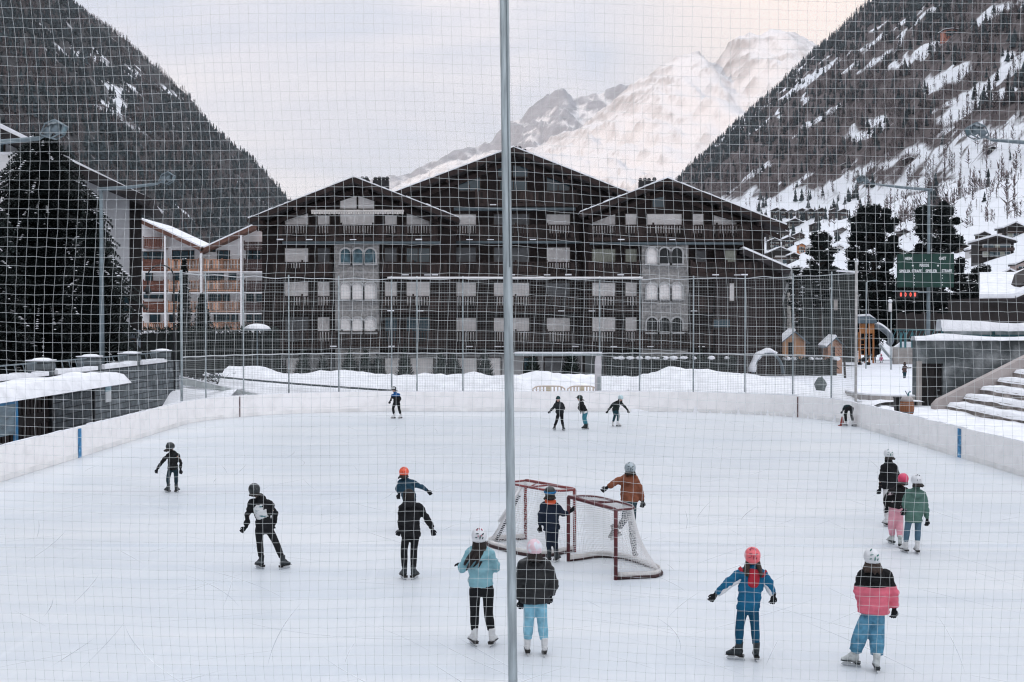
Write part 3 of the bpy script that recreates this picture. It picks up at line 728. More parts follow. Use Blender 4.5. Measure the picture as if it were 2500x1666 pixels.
_vents = {k: vent_mesh(k) for k in ('vents', 'graphic', 'strap', 'goggles')}
def head_mesh():
    mb = MB()
    mb.ball((0, 0, 0.01), (0.075, 0.095, 0.105), 16, 10)
    mb.ball((0, 0.035, -0.055), (0.056, 0.055, 0.062), 12, 8)                   # jaw
    mb.tube([(0, 0.085, 0.02), (0, 0.108, -0.012), (0, 0.095, -0.03)], [0.010, 0.016, 0.012], 8)   # nose
    for s in (-1, 1):
        mb.ball((s * 0.076, -0.005, -0.005), (0.012, 0.022, 0.032), 8, 6)       # ears
        mb.ball((s * 0.032, 0.078, -0.018), (0.022, 0.016, 0.02), 8, 6)         # cheeks
    mb.tube([(-0.03, 0.083, 0.035), (0, 0.092, 0.038), (0.03, 0.083, 0.035)], [0.011, 0.012, 0.011], 6)   # brow
    mb.tube([(-0.018, 0.084, -0.058), (0, 0.09, -0.058), (0.018, 0.084, -0.058)], [0.008, 0.010, 0.008], 6)   # lips
    return mb
_eye = MB().ball((0, 0, 0), 0.0105, 8, 6).mesh('eye', C_eye)
_mouth = MB().tube([(-0.02, 0.092, -0.058), (0, 0.0985, -0.059), (0.02, 0.092, -0.058)], [0.003, 0.004, 0.003], 6).mesh('mouth', mat('lips', (0.25, 0.09, 0.08), 0.5, 0.05))

def person(label, crop, J, jacket, trousers, helmet, skate='black', feet=(0, 0), face=0, Y=None, k=1.0, puff=1.0, hem=0.02, flare=1.0, hair=None, hairlen=0.045, hairm=None, sides=False,
           marks=None, marksm=None, peak=False, lift=(None, None), dy={}, glove='black', group='skaters on the ice', goggles=None, extra=None, tilt=0, jz=None, beanie=False, front=False, hz=0.17, hood=False):
    ox, oy, sc = crop
    PX = lambda n: (ox + J[n][0] / sc, oy + J[n][1] / sc)
    ank = {}
    for i, s in enumerate('LR'):
        if lift[i] is None: ank[s] = ground(*PX('an' + s), z=hz)
    if Y is None: Y = sum(a.y for a in ank.values()) / len(ank)
    Wd = lambda n: at(*PX(n), Y + dy.get(n, 0))
    for i, s in enumerate('LR'):
        if lift[i] is not None: ank[s] = at(*PX('an' + s), Y + lift[i])
        elif abs(ank[s].y - Y) > 0.55:
            q = ank[s]; ank[s] = at(*PX('an' + s), Y + 0.45 * (1 if q.y > Y else -1)); ank[s].z = hz
    hd, nk = Wd('head'), Wd('neck'); shL, shR, elL, elR, wrL, wrR, hdL, hdR = [Wd(n) for n in ('shL', 'shR', 'elL', 'elR', 'wrL', 'wrR', 'hdL', 'hdR')]
    hpL, hpR, knL, knR = [Wd(n) for n in ('hipL', 'hipR', 'knL', 'knR')]
    base = (ank['L'] + ank['R']) / 2; base.z = 0
    p = thing('person', label, 'person', base, group)
    O = lambda v: v - base
    hd, nk, shL, shR, elL, elR, wrL, wrR, hdL, hdR, hpL, hpR, knL, knR = [O(v) for v in (hd, nk, shL, shR, elL, elR, wrL, wrR, hdL, hdR, hpL, hpR, knL, knR)]
    anL, anR = O(ank['L']), O(ank['R'])
    side = (shR - shL); side = side.normalized()
    sh = (shL + shR) / 2; hp = (hpL + hpR) / 2; up = (sh - hp).normalized()
    hw = max(0.085 * k, min(0.13 * k, (hpR - hpL).length / 2 + 0.02))
    yaw = -R(face)                                              # face 0 looks away from the camera
    fd = Vector((math.sin(R(face)), math.cos(R(face)), 0))
    # the body itself: one continuous skin from head to ankles
    hm = Matrix.Rotation(yaw, 3, 'Z') @ Matrix.Rotation(R(tilt), 3, 'X')
    hk = 0.93 + 0.05 * (k - 0.85)
    b = head_mesh(); b.v = [tuple(hd + (hm @ Vector(v)) * hk) for v in b.v]
    b.tube([hd - Vector((0, 0, 0.03)) - fd * 0.015, (hd + nk) / 2 - Vector((0, 0, 0.03)), nk - up * 0.08, sh - up * 0.10], [0.05, 0.048 * k, (0.07 * k, 0.06 * k), (0.12 * k, 0.075 * k)], 10, side=side, smooth=2)
    b.tube([sh - up * 0.03, (sh * 2 + hp) / 3, (sh + hp * 2) / 3, hp, hp - up * 0.07], [(0.12 * k, 0.07 * k), (0.135 * k, 0.09 * k), (0.115 * k, 0.08 * k), (0.118 * k, 0.08 * k), (0.07 * k, 0.06 * k)], 12, side=side, smooth=2)
    ins = 0.035 * k
    aL, aR = shL + side * ins - up * ins, shR - side * ins - up * ins
    for a, e_, w_, h_ in ((aL, elL, wrL, hdL), (aR, elR, wrR, hdR)):
        b.tube([a + (sh - a) * 0.4, a, (a + e_) / 2, e_, (e_ + w_) / 2, w_, w_ + (h_ - w_).normalized() * 0.03], [0.05 * k, 0.052 * k, 0.044 * k, 0.037 * k, 0.036 * k, 0.026 * k, 0.022 * k], 8, smooth=2)
    for hpx, kn_, an_ in ((hpL, knL, anL), (hpR, knR, anR)):
        b.tube([hp + (hpx - hp) * 0.5, hpx - up * 0.02, (hpx + kn_) / 2, kn_, (kn_ * 2 + an_) / 3, an_], [0.066 * k, 0.068 * k, 0.058 * k, 0.046 * k, 0.045 * k, 0.034 * k], 9, smooth=2)
    me = bake(b, 0.015, 4, 'body'); me.materials.append(C_skin); link('body', me, p)
    # trousers
    t = MB()
    t.tube([hp + up * 0.07 * k, hp + up * 0.02, hp - up * 0.05, hp - up * 0.10 * k], [(0.145 * k, 0.105 * k), (0.152 * k, 0.115 * k), (0.148 * k, 0.115 * k), (0.10 * k, 0.085 * k)], 12, side=side, smooth=2)
    for hpx, kn_, an_ in ((hpL, knL, anL), (hpR, knR, anR)):
        d = (kn_ - an_).normalized()
        t.tube([hp + (hpx - hp) * 0.75 + up * 0.03, hpx - up * 0.03, hpx + (kn_ - hpx) * 0.5, kn_, kn_ + (an_ - kn_) * 0.4, an_ + d * 0.10, an_ + d * 0.055],
               [0.082 * k, 0.083 * k, 0.076 * k * (0.6 + 0.4 * flare), 0.066 * k * flare, 0.066 * k * flare, 0.056 * k * flare, 0.058 * k * flare], 10, smooth=2)
    me = bake(t, 0.015, 3, 'trousers'); me.materials.append(trousers); link('trousers', me, p)
    # jacket
    q = MB(); pf = puff
    bot = hp - up * hem
    q.tube([bot, bot + up * 0.05, (hp * 1.6 + sh) / 2.6, (hp + sh * 1.2) / 2.2, sh - up * 0.09 * k, sh - up * 0.02 * k, nk + (hd - nk) * 0.12, nk + (hd - nk) * 0.35],
           [(0.165 * k * pf, 0.125 * k * pf), (0.165 * k * pf, 0.128 * k * pf), (0.155 * k * pf, 0.122 * k * pf), (0.168 * k * pf, 0.128 * k * pf), (0.165 * k, 0.112 * k * pf), (0.135 * k, 0.09 * k), (0.078 * k, 0.075 * k), (0.070 * k, 0.070 * k)], 14, side=side, smooth=2)
    for a, e_, w_ in ((aL, elL, wrL), (aR, elR, wrR)):
        m1, m2 = (a + e_) / 2, (e_ + w_) / 2
        q.tube([a + (sh - a) * 0.45, a, m1, e_, m2, w_], [0.078 * k * pf ** 0.5, 0.076 * k * pf, 0.067 * k * pf, 0.060 * k * pf, 0.055 * k * pf, 0.044 * k * pf], 10, smooth=3)
    me = bake(q, 0.015, 3, 'jacket')
    nv = len(me.vertices); co = np.empty(nv * 3); me.vertices.foreach_get('co', co); co = co.reshape(-1, 3)
    no_ = np.empty(nv * 3); me.vertices.foreach_get('normal', no_); no_ = no_.reshape(-1, 3)
    wr = (fbm(co[:, 0] * 9 + co[:, 1] * 7 + base.x, co[:, 2] * 13, 3) - 0.5) * 0.062                 # folds of cloth
    if pf > 1.15: wr = wr * 0.6 + 0.010 * np.abs(np.sin(co[:, 2] * 36)) - 0.004                       # quilted rows
    co = co + no_ * wr[:, None]; me.vertices.foreach_set('co', co.ravel()); me.update()
    me.materials.append(jacket); jk = link('jacket', me, p)
    if hood:
        q = MB(); c0 = nk - up * 0.055 * k; q.tube([c0 + side * (0.115 * k * math.cos(t)) - fd * (0.03 + 0.085 * math.sin(t)) * k - up * (0.075 * k * math.sin(t)) for t in np.linspace(0, math.pi, 11)], [(0.034 + 0.022 * math.sin(t)) * k for t in np.linspace(0, math.pi, 11)], 9)
        q.ball(c0 - fd * 0.085 * k - up * 0.04 * k, (0.085 * k, 0.05 * k, 0.085 * k), 10, 7)
        mh = bake(q, 0.013, 3, 'hood'); mh.materials.append(jacket); link('hood', mh, p)
    # helmet or cap
    def put(me_, nm, par, loc, rot3, s=1.0):
        o = link(nm, me_, par); o.matrix_local = Matrix.Translation(loc) @ rot3.to_4x4() @ Matrix.Diagonal((s, s, s, 1)); return o
    if beanie:
        c = MB(); c.ball((0, -0.01, 0.02), (0.098, 0.115, 0.118), 14, 8, zmin=-0.05)
        c.tube([Vector((0.098 * math.cos(a), -0.01 + 0.115 * math.sin(a), 0.016)) for a in np.linspace(0, 2 * math.pi, 25)], [(0.03, 0.009)] * 25, 6, side=(0, 0, 1))
        cm = bake(c, 0.011, 2, 'knitted_cap'); cm.materials.append(helmet); put(cm, 'knitted_cap', p, hd + Vector((0, 0, 0.015)), hm, hk)
    elif helmet is not None:
        ho = put(variant(_helmp if peak else _helm, helmet), 'helmet', p, hd + Vector((0, 0, 0.018)), hm, hk * 1.0)
        for mk, mm in (marks or []):
            o = link('goggle_strap' if mk == 'strap' else 'goggles' if mk == 'goggles' else 'helmet_pattern', _vents[mk].mesh('vent', mm), ho)
    if front:
        for s in (-1, 1):
            put(_eye, 'eye', p, hd + hm @ Vector((s * 0.03, 0.083, 0.012)) * hk, hm)
        put(_mouth, 'mouth', p, hd, hm, hk)
    # hair showing below the helmet
    h = MB(); rr = random.Random(int(abs(base.x * 100) + base.y * 10))
    hl = hairlen
    for i in range(11 if hair else 7):
        if sides and 3 <= i <= 7: continue
        a = R(-80 + 16 * i if hair else -60 + 20 * i)
        d = hm @ Vector((math.sin(a) * 0.078, -math.cos(a) * 0.085, -0.03))
        l = hl * (0.75 + 0.5 * rr.random())
        off = Vector((hair or 0, 0, 0)) * l
        s0 = hd + d * 0.95
        back = -fd * 0.03
        h.tube([s0 + Vector((0, 0, 0.02)), s0 - Vector((0, 0, l * 0.35)) + back * 0.5 + d * 0.15, s0 - Vector((0, 0, l * 0.75)) + off * 0.6 + back * 1.6 + d * (0.25 + rr.random() * 0.5), s0 - Vector((0, 0, l)) + off + back * 1.9 + d * (0.2 + rr.random() * 0.6)],
               [0.020, 0.024, 0.022, 0.008], 7, smooth=2)
    hmh = bake(h, 0.010, 2, 'hair'); hmh.materials.append(hairm or C_hair); link('hair', hmh, p)
    # gloves
    for (w_, h_, e_, mset) in ((wrL, hdL, elL, GLM), (wrR, hdR, elR, GL)):
        d = (h_ - w_); d = d.normalized() if d.length > 0.01 else (w_ - e_).normalized()
        z = -d; x = side.copy(); x = x - z * x.dot(z)
        if x.length < 0.1: x = fd - z * fd.dot(z)
        x.normalize(); x = -x if mset is GL else x
        y = z.cross(x)
        if y.dot(fd) < 0: y = -y; x = y.cross(z)
        rot = Matrix((x, y, z)).transposed()
        # the mirrored glove keeps its thumb towards the body
        o = put((GL if rot.determinant() > 0 and mset is GL else mset)[glove][0 if abs(d.z) > 0.75 else 1], 'glove' if glove != 'skin' else 'hand', p, w_ + d * 0.02, rot, 1.02 * (0.75 + 0.3 * (k - 0.6)))
    # skates
    for i, (an_, a) in enumerate(((anL, feet[0]), (anR, feet[1]))):
        m = SK[skate]; rot = Matrix.Rotation(-R(a), 3, 'Z')
        lz = an_.z - hz if lift[i] is not None else 0.0
        if lift[i] is not None: rot = rot @ Matrix.Rotation(R(-28), 3, 'X')
        fw = Vector((math.sin(R(a)), math.cos(R(a)), 0))
        o = put(m[0], 'skate', p, Vector((an_.x, an_.y, lz)) + fw * 0.03, rot, 0.80 + 0.25 * (k - 0.6))
        link('sole', m[1], o); hb = link('blade_holder', m[3], o); link('blade', m[2], o)
    if extra: extra(p, dict(hd=hd, nk=nk, sh=sh, shL=shL, shR=shR, aL=aL, aR=aR, elL=elL, elR=elR, wrL=wrL, wrR=wrR, hp=hp, up=up, side=side, fd=fd, k=k, hm=hm))
    return p
cA = (550, 1120, 4.2018); cB = (1090, 1240, 3.921); cC = (1170, 1110, 4.611); cD = (1680, 1300, 4.2018); cE = (2040, 1050, 4.4806)
cG = (370, 1070, 10.45); cH = (930, 920, 13.06); cI = (1320, 940, 12.06); cK = (1460, 940, 12.06); cL = (2020, 960, 15.68); cM = (1820, 760, 5.348)
K = 'head neck shL shR elL elR wrL wrR hdL hdR hipL hipR knL knR anL anR'.split()
J = lambda *p: dict(zip(K, p))
H_black = mat('black_helmet', (0.012, 0.016, 0.018), 0.35, 0.1, 6, spec=0.5); H_white = mat('white_helmet', (0.66, 0.67, 0.69), 0.3, 0.05, 6, spec=0.5)
H_orange = mat('orange_helmet', (0.75, 0.11, 0.05), 0.35, 0.1, 6, spec=0.5); H_coral = mat('coral_helmet', (0.74, 0.13, 0.15), 0.3, 0.06, 6, spec=0.5)
H_pink = mat('hot_pink_helmet', (0.60, 0.045, 0.12), 0.35, 0.1, 6, spec=0.5); H_grey = mat('silver_helmet', (0.34, 0.40, 0.43), 0.3, 0.1, 6, spec=0.5, metal=0.2)
H_wp = mat('white_pink_helmet', (0.72, 0.52, 0.57), 0.35, 0.1, 9, col2=(0.64, 0.65, 0.70), c2pos=(0.48, 0.54)); H_cyan = mat('pale_cyan_helmet', (0.46, 0.60, 0.63), 0.35, 0.08, 6)
H_brown = mat('dark_brown_cap', (0.014, 0.0105, 0.010), 0.8, 0.2, 10); H_teal = cloth('teal_knit', (0.02, 0.05, 0.055), scale=20)
X_dark = mat('helmet_dark_mark', (0.02, 0.05, 0.05), 0.5, 0.1); X_green = mat('helmet_green_mark', (0.03, 0.16, 0.13), 0.5, 0.1); X_blue = mat('goggle_strap_blue', (0.01, 0.13, 0.30), 0.6, 0.2, 20); X_white = mat('goggle_white', (0.6, 0.62, 0.62), 0.3, 0.1)
X_red = mat('helmet_red_mark', (0.35, 0.05, 0.09), 0.5, 0.1)

def collar(col, nm):
    def f(p, d):
        mb = MB(); c = d['nk'] - d['up'] * 0.02
        mb.tube([c + Vector((math.cos(a) * 0.095, math.sin(a) * 0.088, 0.0)) * d['k'] ** 0.4 for a in np.linspace(0, 2 * math.pi, 21)], [(0.045, 0.024)] * 21, 8, side=(0, 0, 1))
        me = bake(mb, 0.011, 2, nm); me.materials.append(col); link(nm, me, p)
    return f
def back_print(p, d):
    """pale graphic printed across the back of the jacket"""
    ox, oy, sc = cA
    c = d['sh'] * 0.60 + d['hp'] * 0.40 - d['fd'] * 0.0
    mb = MB(); jk = [o for o in p.children if o.name.startswith('jacket')][0]
    co = np.empty(len(jk.data.vertices) * 3); jk.data.vertices.foreach_get('co', co); co = co.reshape(-1, 3)
    nx, nz = 22, 22; grid = {}
    outline = [(-0.155, 0.02), (-0.14, 0.10), (-0.09, 0.155), (0.0, 0.17), (0.06, 0.185), (0.075, 0.165), (0.05, 0.13), (0.07, 0.085), (0.12, 0.10), (0.12, 0.02), (0.135, -0.06), (0.09, -0.085), (0.0, -0.125), (-0.10, -0.145), (-0.13, -0.08)]
    def inside(x, z):
        r = False; n = len(outline)
        for i in range(n):
            x1, z1 = outline[i]; x2, z2 = outline[(i + 1) % n]
            if (z1 > z) != (z2 > z) and x < (x2 - x1) * (z - z1) / (z2 - z1) + x1: r = not r
        return r
    s = d['k']
    for i in range(nx + 1):
        for j in range(nz + 1):
            u = -0.17 + 0.33 * i / nx; w = -0.16 + 0.36 * j / nz
            if not inside(u, w): continue
            q = c + d['side'] * (u * s) + d['up'] * (w * s)
            dd = (co[:, 0] - q.x) ** 2 + (co[:, 2] - q.z) ** 2 + np.where(co[:, 1] > q.y, 1, 0)
            kk = np.argsort(dd)[:4]; yv = float(np.mean(co[kk, 1]))
            grid[i, j] = len(mb.v); mb.v.append((q.x, yv - 0.008, q.z))
    for (i, j) in list(grid):
        if all((a, b) in grid for a, b in ((i + 1, j), (i + 1, j + 1), (i, j + 1))):
            mb.f.append((grid[i, j], grid[i + 1, j], grid[i + 1, j + 1], grid[i, j + 1])); mb.mi.append(0)
    o = mb.build('back_print', mat('pale_print', (0.62, 0.63, 0.64), 0.7, 0.1, 9, col2=(0.03, 0.13, 0.15), c2pos=(0.56, 0.60), stretch=(0.5, 0.5, 2.6)), p, smooth=True)
    md = o.modifiers.new('s', 'SOLIDIFY'); md.thickness = 0.003; md.offset = 0
    mb = MB(); mb.tube([Vector((0.11 * math.cos(a) + d['hd'].x, d['hd'].y - 0.05 + 0.0 * a, d['hd'].z - 0.09 + 0.04 * math.sin(a))) for a in (2.6, 3.4, 4.4, 5.4)], 0.006, 6) if False else None
def blue_extra(p, d):
    for a, e_, w_ in ((d['aL'], d['elL'], d['wrL']), (d['aR'], d['elR'], d['wrR'])):      # white panels along the undersides of the sleeves
        sgn = 1 if a is d['aL'] else -1
        dirn = (w_ - a).normalized(); dn = (d['side'] * sgn * 0.55 - d['up'] * 0.85); dn = (dn - dirn * dn.dot(dirn)).normalized()
        mb = MB(); mb.tube([a + dn * 0.055 + dirn * 0.04, (a + e_) / 2 + dn * 0.052, e_ + dn * 0.044, (e_ + w_) / 2 + dn * 0.040, w_ + dn * 0.028], [0.030, 0.042, 0.044, 0.040, 0.030], 10, smooth=2)
        me = bake(mb, 0.010, 2, 'sleeve_panel'); me.materials.append(cloth('white_panel', (0.62, 0.63, 0.65))); link('sleeve_panel', me, p)
        mb = MB(); mb.tube([a - dirn * 0.015 - dn * 0.02, a + dirn * 0.035 - dn * 0.02], [0.078, 0.074], 12); me = bake(mb, 0.01, 1, 'shoulder_stripe'); me.materials.append(cloth('red_panel', (0.33, 0.025, 0.04))); link('shoulder_stripe', me, p)
    mb = MB(); c = d['nk'] - d['up'] * 0.16 - d['fd'] * 0.105 + d['side'] * 0.02
    mb.tube([c + d['up'] * 0.13 + d['fd'] * 0.03, c + d['up'] * 0.05, c - d['up'] * 0.06, c - d['up'] * 0.105], [(0.075, 0.03), (0.08, 0.035), (0.078, 0.034), (0.05, 0.02)], 12, side=d['side'], smooth=2)
    me = bake(mb, 0.011, 2, 'hood'); me.materials.append(cloth('red_hood', (0.35, 0.024, 0.04))); link('hood', me, p)
def hem_shirt(p, d):
    mb = MB(); c = d['hp'] - d['up'] * 0.0; mb.tube([c + d['up'] * 0.03, c - d['up'] * 0.045], [(0.16, 0.122), (0.165, 0.125)], 14, side=d['side'])
    me = bake(mb, 0.012, 1, 'shirt_hem'); me.materials.append(cloth('white_shirt', (0.6, 0.62, 0.63))); link('shirt_hem', me, p)

person('child in black jacket and dark trousers skating alone near the left boards, one arm out', cG,
       J((482, 240), (505, 335), (405, 395), (695, 425), (275, 590), (745, 610), (150, 780), (740, 790), (105, 920), (735, 910), (470, 790), (620, 790), (420, 1040), (625, 1040), (430, 1235), (630, 1235)),
       C_black, cloth('teal_navy_trousers', (0.014, 0.030, 0.040)), H_black, feet=(-50, 10), face=35, k=0.80, marks=[('vents', X_dark)])
person('boy in black sweater with pale graphic print on the back, black helmet', cA,
       J((297, 330), (362, 405), (255, 435), (470, 445), (228, 590), (508, 575), (215, 700), (495, 680), (160, 755), (470, 735), (345, 720), (450, 720), (355, 880), (525, 875), (370, 1035), (590, 1040)),
       C_black, C_black, H_black, feet=(-48, 42), face=-20, k=0.95, hem=0.0, marks=[('vents', mat('helmet_grey_mark', (0.10, 0.12, 0.12), 0.4))], extra=back_print, dy={'elR': 0.1, 'wrR': 0.25, 'hdR': 0.33})
person('child in orange helmet and dark blue jacket behind the person in the black coat', cA,
       J((1834, 150), (1842, 205), (1785, 225), (1920, 235), (1765, 305), (2012, 290), (1785, 355), (2070, 325), (1780, 385), (2105, 365), (1850, 405), (1925, 405), (1850, 530), (1930, 530), (1855, 660), (1925, 660)),
       cloth('petrol_jacket', (0.018, 0.050, 0.078)), C_navy, H_orange, feet=(-10, 15), face=0, k=0.82, hood=True, puff=1.12, marks=[('vents', mat('helmet_orange_dark', (0.30, 0.03, 0.02), 0.4))])
person('person in long black hooded coat with both arms down, skating away in the middle', cA,
       J((1882, 392), (1888, 450), (1800, 485), (2010, 490), (1800, 600), (2068, 610), (1800, 720), (2120, 715), (1775, 775), (2140, 800), (1862, 745), (1955, 745), (1835, 930), (1935, 930), (1838, 1140), (1930, 1140)),
       C_black, C_black, H_brown, feet=(-28, 24), face=0, k=0.96, hem=0.10, puff=1.06, hairlen=0.10, hairm=C_black, extra=collar(C_char, 'hood'))
person('girl in light blue hoodie and black leggings with white helmet, left of the steel pole', cB,
       J((312, 285), (318, 375), (205, 410), (425, 410), (150, 575), (478, 575), (148, 545), (440, 560), (105, 530), (425, 545), (272, 765), (398, 765), (270, 1005), (402, 1010), (268, 1205), (435, 1210)),
       cloth('light_blue_fleece', (0.21, 0.40, 0.455), bump=0.6), C_black, H_white, skate='white', feet=(-24, 18), face=-6, k=1.0, hood=True, hair=-0.35, hairlen=0.33, puff=1.05, hem=-0.02,
       marks=[('graphic', X_dark), ('vents', X_red)], dy={'wrL': 0.20, 'hdL': 0.30, 'wrR': 0.24, 'hdR': 0.34})
person('person in black puffer jacket and light blue jeans, right of the steel pole', cB,
       J((842, 398), (842, 485), (720, 525), (965, 525), (695, 730), (1022, 720), (705, 875), (1000, 830), (715, 935), (985, 865), (795, 890), (905, 890), (787, 1095), (918, 1100), (775, 1290), (938, 1300)),
       cloth('black_puffer', (0.011, 0.012, 0.013), rough=0.5, spec=0.3), cloth('light_blue_jeans', (0.20, 0.42, 0.53), scale=9, var=0.2), H_wp, skate='white', feet=(-4, 4), face=0, k=0.97, hood=True, puff=1.30, hem=0.02, flare=1.12, hairlen=0.10)
person('child in navy jacket with orange collar holding the post of the rear goal', cC,
       J((797, 440), (800, 520), (712, 560), (890, 565), (690, 700), (945, 670), (685, 800), (1005, 655), (688, 850), (1045, 625), (780, 830), (855, 830), (780, 975), (855, 980), (788, 1105), (866, 1110)),
       C_navy, C_navy, H_black, feet=(-8, 25), face=0, k=0.82, puff=1.15, hem=0.03, marks=[('strap', X_blue)], extra=collar(cloth('orange_collar', (0.70, 0.12, 0.05)), 'collar'), hairlen=0.05)
person('man in brown jacket and silver helmet skating behind the front goal net', cC,
       J((1698, 168), (1697, 225), (1605, 245), (1785, 262), (1512, 325), (1820, 420), (1450, 365), (1840, 515), (1410, 395), (1835, 580), (1660, 525), (1725, 530), (1640, 720), (1720, 820), (1570, 835), (1745, 1085)),
       cloth('rust_brown_jacket', (0.205, 0.075, 0.042)), cloth('dark_jeans', (0.03, 0.055, 0.065)), H_grey, feet=(-95, 20), face=0, k=1.02, hood=True, lift=(0.35, None), marks=[('graphic', X_dark)], hem=0.0, dy={'knL': 0.1})
person('child in blue ski suit with red hood and coral helmet, arms spread wide', cD,
       J((660, 258), (665, 345), (552, 385), (772, 410), (415, 505), (835, 520), (290, 625), (880, 635), (255, 675), (870, 690), (565, 760), (668, 765), (530, 960), (685, 960), (520, 1180), (700, 1190)),
       cloth('blue_ski_jacket', (0.010, 0.105, 0.205)), cloth('blue_ski_trousers', (0.009, 0.066, 0.125)), H_coral, skate='black', feet=(-72, 4), face=5, k=0.92, hair=0.05, hairlen=0.17, hairm=C_hairb, sides=True,
       marks=[('vents', X_red), ('graphic', mat('helmet_coral_dark', (0.30, 0.05, 0.07), 0.4))], extra=blue_extra, hem=0.05, puff=1.06)
person('child in pink jacket with black shoulders and wide blue jeans, white helmet', cD,
       J((1885, 272), (1895, 362), (1775, 425), (2050, 430), (1755, 610), (2105, 620), (1790, 735), (2115, 775), (1805, 790), (2112, 830), (1840, 825), (1955, 825), (1770, 1040), (1938, 1060), (1708, 1245), (1935, 1300)),
       cloth('pink_black_jacket', (0.62, 0.14, 0.195), zsplit=[(1.09, (0.011, 0.011, 0.012))]), cloth('blue_jeans', (0.085, 0.235, 0.345), scale=12, var=0.25), H_white, skate='pale', feet=(-62, 8), face=0, k=0.97, hood=True, puff=1.28, hem=0.0, flare=1.55,
       marks=[('graphic', X_green)], hair=-0.15, hairlen=0.10, hairm=C_hairb, dy={'wrL': 0.18, 'hdL': 0.26})
person('tall person in black jacket and white helmet behind the two children in pink and green', cE,
       J((580, 275), (585, 345), (520, 385), (662, 385), (500, 520), (675, 500), (488, 635), (680, 590), (480, 680), (688, 620), (560, 640), (625, 640), (558, 820), (620, 820), (560, 975), (625, 975)),
       C_black, cloth('pale_grey_trousers', (0.52, 0.50, 0.50)), H_white, skate='white', feet=(-10, 10), face=0, k=1.0, marks=[('graphic', X_green)])
person('child in floral black jacket, pink trousers and hot pink helmet', cE,
       J((740, 548), (712, 625), (605, 660), (770, 640), (548, 760), (755, 760), (562, 835), (745, 840), (562, 870), (742, 890), (625, 850), (702, 850), (612, 1030), (702, 1030), (620, 1160), (705, 1195)),
       cloth('floral_jacket', (0.014, 0.013, 0.014), col2=(0.45, 0.36, 0.38), c2pos=(0.60, 0.66), scale=9, var=0.1), cloth('pink_trousers', (0.70, 0.34, 0.40)), H_pink, skate='pale', feet=(-15, 20), face=20, k=0.87, puff=1.15, flare=1.30, hem=0.0, dy={'shL': -0.05})
person('child in grey green coat and slate leggings with white helmet and white skates', cE,
       J((885, 562), (885, 645), (780, 680), (962, 680), (750, 800), (980, 825), (752, 860), (1002, 975), (748, 895), (1000, 1025), (812, 930), (905, 930), (785, 1085), (900, 1090), (765, 1250), (895, 1260)),
       cloth('grey_green_coat', (0.085, 0.16, 0.135)), cloth('slate_leggings', (0.075, 0.135, 0.185)), H_white, skate='white', feet=(-18, 2), face=0, k=0.92, hood=True, puff=1.12, hem=0.14, marks=[('vents', X_dark)])
person('boy in blue and black jacket gliding alone by the far boards', cH,
       J((415, 405), (445, 510), (365, 570), (590, 560), (340, 680), (610, 690), (300, 770), (590, 790), (270, 825), (560, 820), (430, 845), (560, 845), (390, 1020), (580, 1030), (415, 1225), (635, 1225)),
       cloth('blue_black_jacket', (0.012, 0.012, 0.013), zsplit=[(1.05, (0.012, 0.085, 0.26)), (1.25, (0.16, 0.19, 0.22))]), C_black, H_black, skate='white', feet=(-125, -140), face=-150, k=0.95, front=True, marks=[('goggles', X_white)], dy={'wrR': -0.15, 'hdR': -0.2})
person('skater in black hooded jacket and knitted cap at the far end, facing us', cI,
       J((515, 425), (530, 515), (415, 555), (645, 560), (375, 680), (685, 680), (295, 755), (650, 740), (245, 805), (615, 745), (520, 840), (618, 840), (470, 1060), (630, 1060), (415, 1215), (665, 1235)),
       C_char, C_black, H_teal, feet=(-155, 160), face=175, k=0.95, beanie=True, front=True, puff=1.1, dy={'wrR': -0.12, 'hdR': -0.17}, hairlen=0.2)
person('skater in black sweater and turquoise jeans leaning forward at the far end', cI,
       J((1150, 395), (1175, 485), (1150, 545), (1235, 540), (1130, 670), (1180, 700), (1150, 745), (1215, 770), (1170, 770), (1235, 800), (1280, 800), (1330, 800), (1262, 980), (1312, 1000), (1305, 1195), (1365, 1195)),
       C_black, cloth('turquoise_jeans', (0.05, 0.19, 0.24)), mat('dark_green_helmet', (0.02, 0.032, 0.03), 0.4, 0.1, 8), feet=(-120, -70), face=-95, k=0.93, peak=True, front=True, extra=hem_shirt, dy={'shL': -0.16, 'shR': 0.16, 'elL': -0.2, 'elR': 0.2, 'wrL': -0.2, 'wrR': 0.15, 'hdL': -0.2, 'hdR': 0.1, 'hipL': -0.08, 'hipR': 0.08})
person('skater in dark green jacket bending forward with arms spread at the far end', cK,
       J((672, 395), (625, 480), (450, 530), (700, 520), (370, 660), (785, 630), (300, 755), (870, 740), (268, 795), (912, 810), (470, 735), (560, 735), (495, 905), (595, 905), (440, 1110), (580, 1120)),
       cloth('dark_green_jacket', (0.018, 0.026, 0.024)), C_teald, H_cyan, skate='white', feet=(178, 115), face=150, k=0.90, front=True, hair=-0.1, hairlen=0.24, tilt=-18, dy={'head': -0.28, 'neck': -0.2, 'shL': -0.12, 'shR': -0.2, 'elL': -0.1, 'elR': -0.25, 'wrR': -0.3, 'hdR': -0.3, 'wrL': -0.1, 'hdL': -0.1})
person('skater in black bending right down to the ice by the far right boards', cL,
       J((690, 560), (700, 540), (640, 530), (760, 530), (610, 610), (720, 640), (585, 680), (680, 740), (565, 730), (670, 790), (740, 570), (930, 575), (695, 830), (920, 830), (705, 1120), (985, 1130)),
       cloth('dark_teal_sweater', (0.013, 0.028, 0.033)), C_black, H_white, skate='white', feet=(-95, 80), face=-20, k=0.95, tilt=-75, dy={'head': 0.40, 'neck': 0.28, 'shL': 0.24, 'shR': 0.24, 'elL': 0.2, 'elR': 0.22, 'wrL': 0.2, 'wrR': 0.2, 'hdL': 0.2, 'hdR': 0.2})
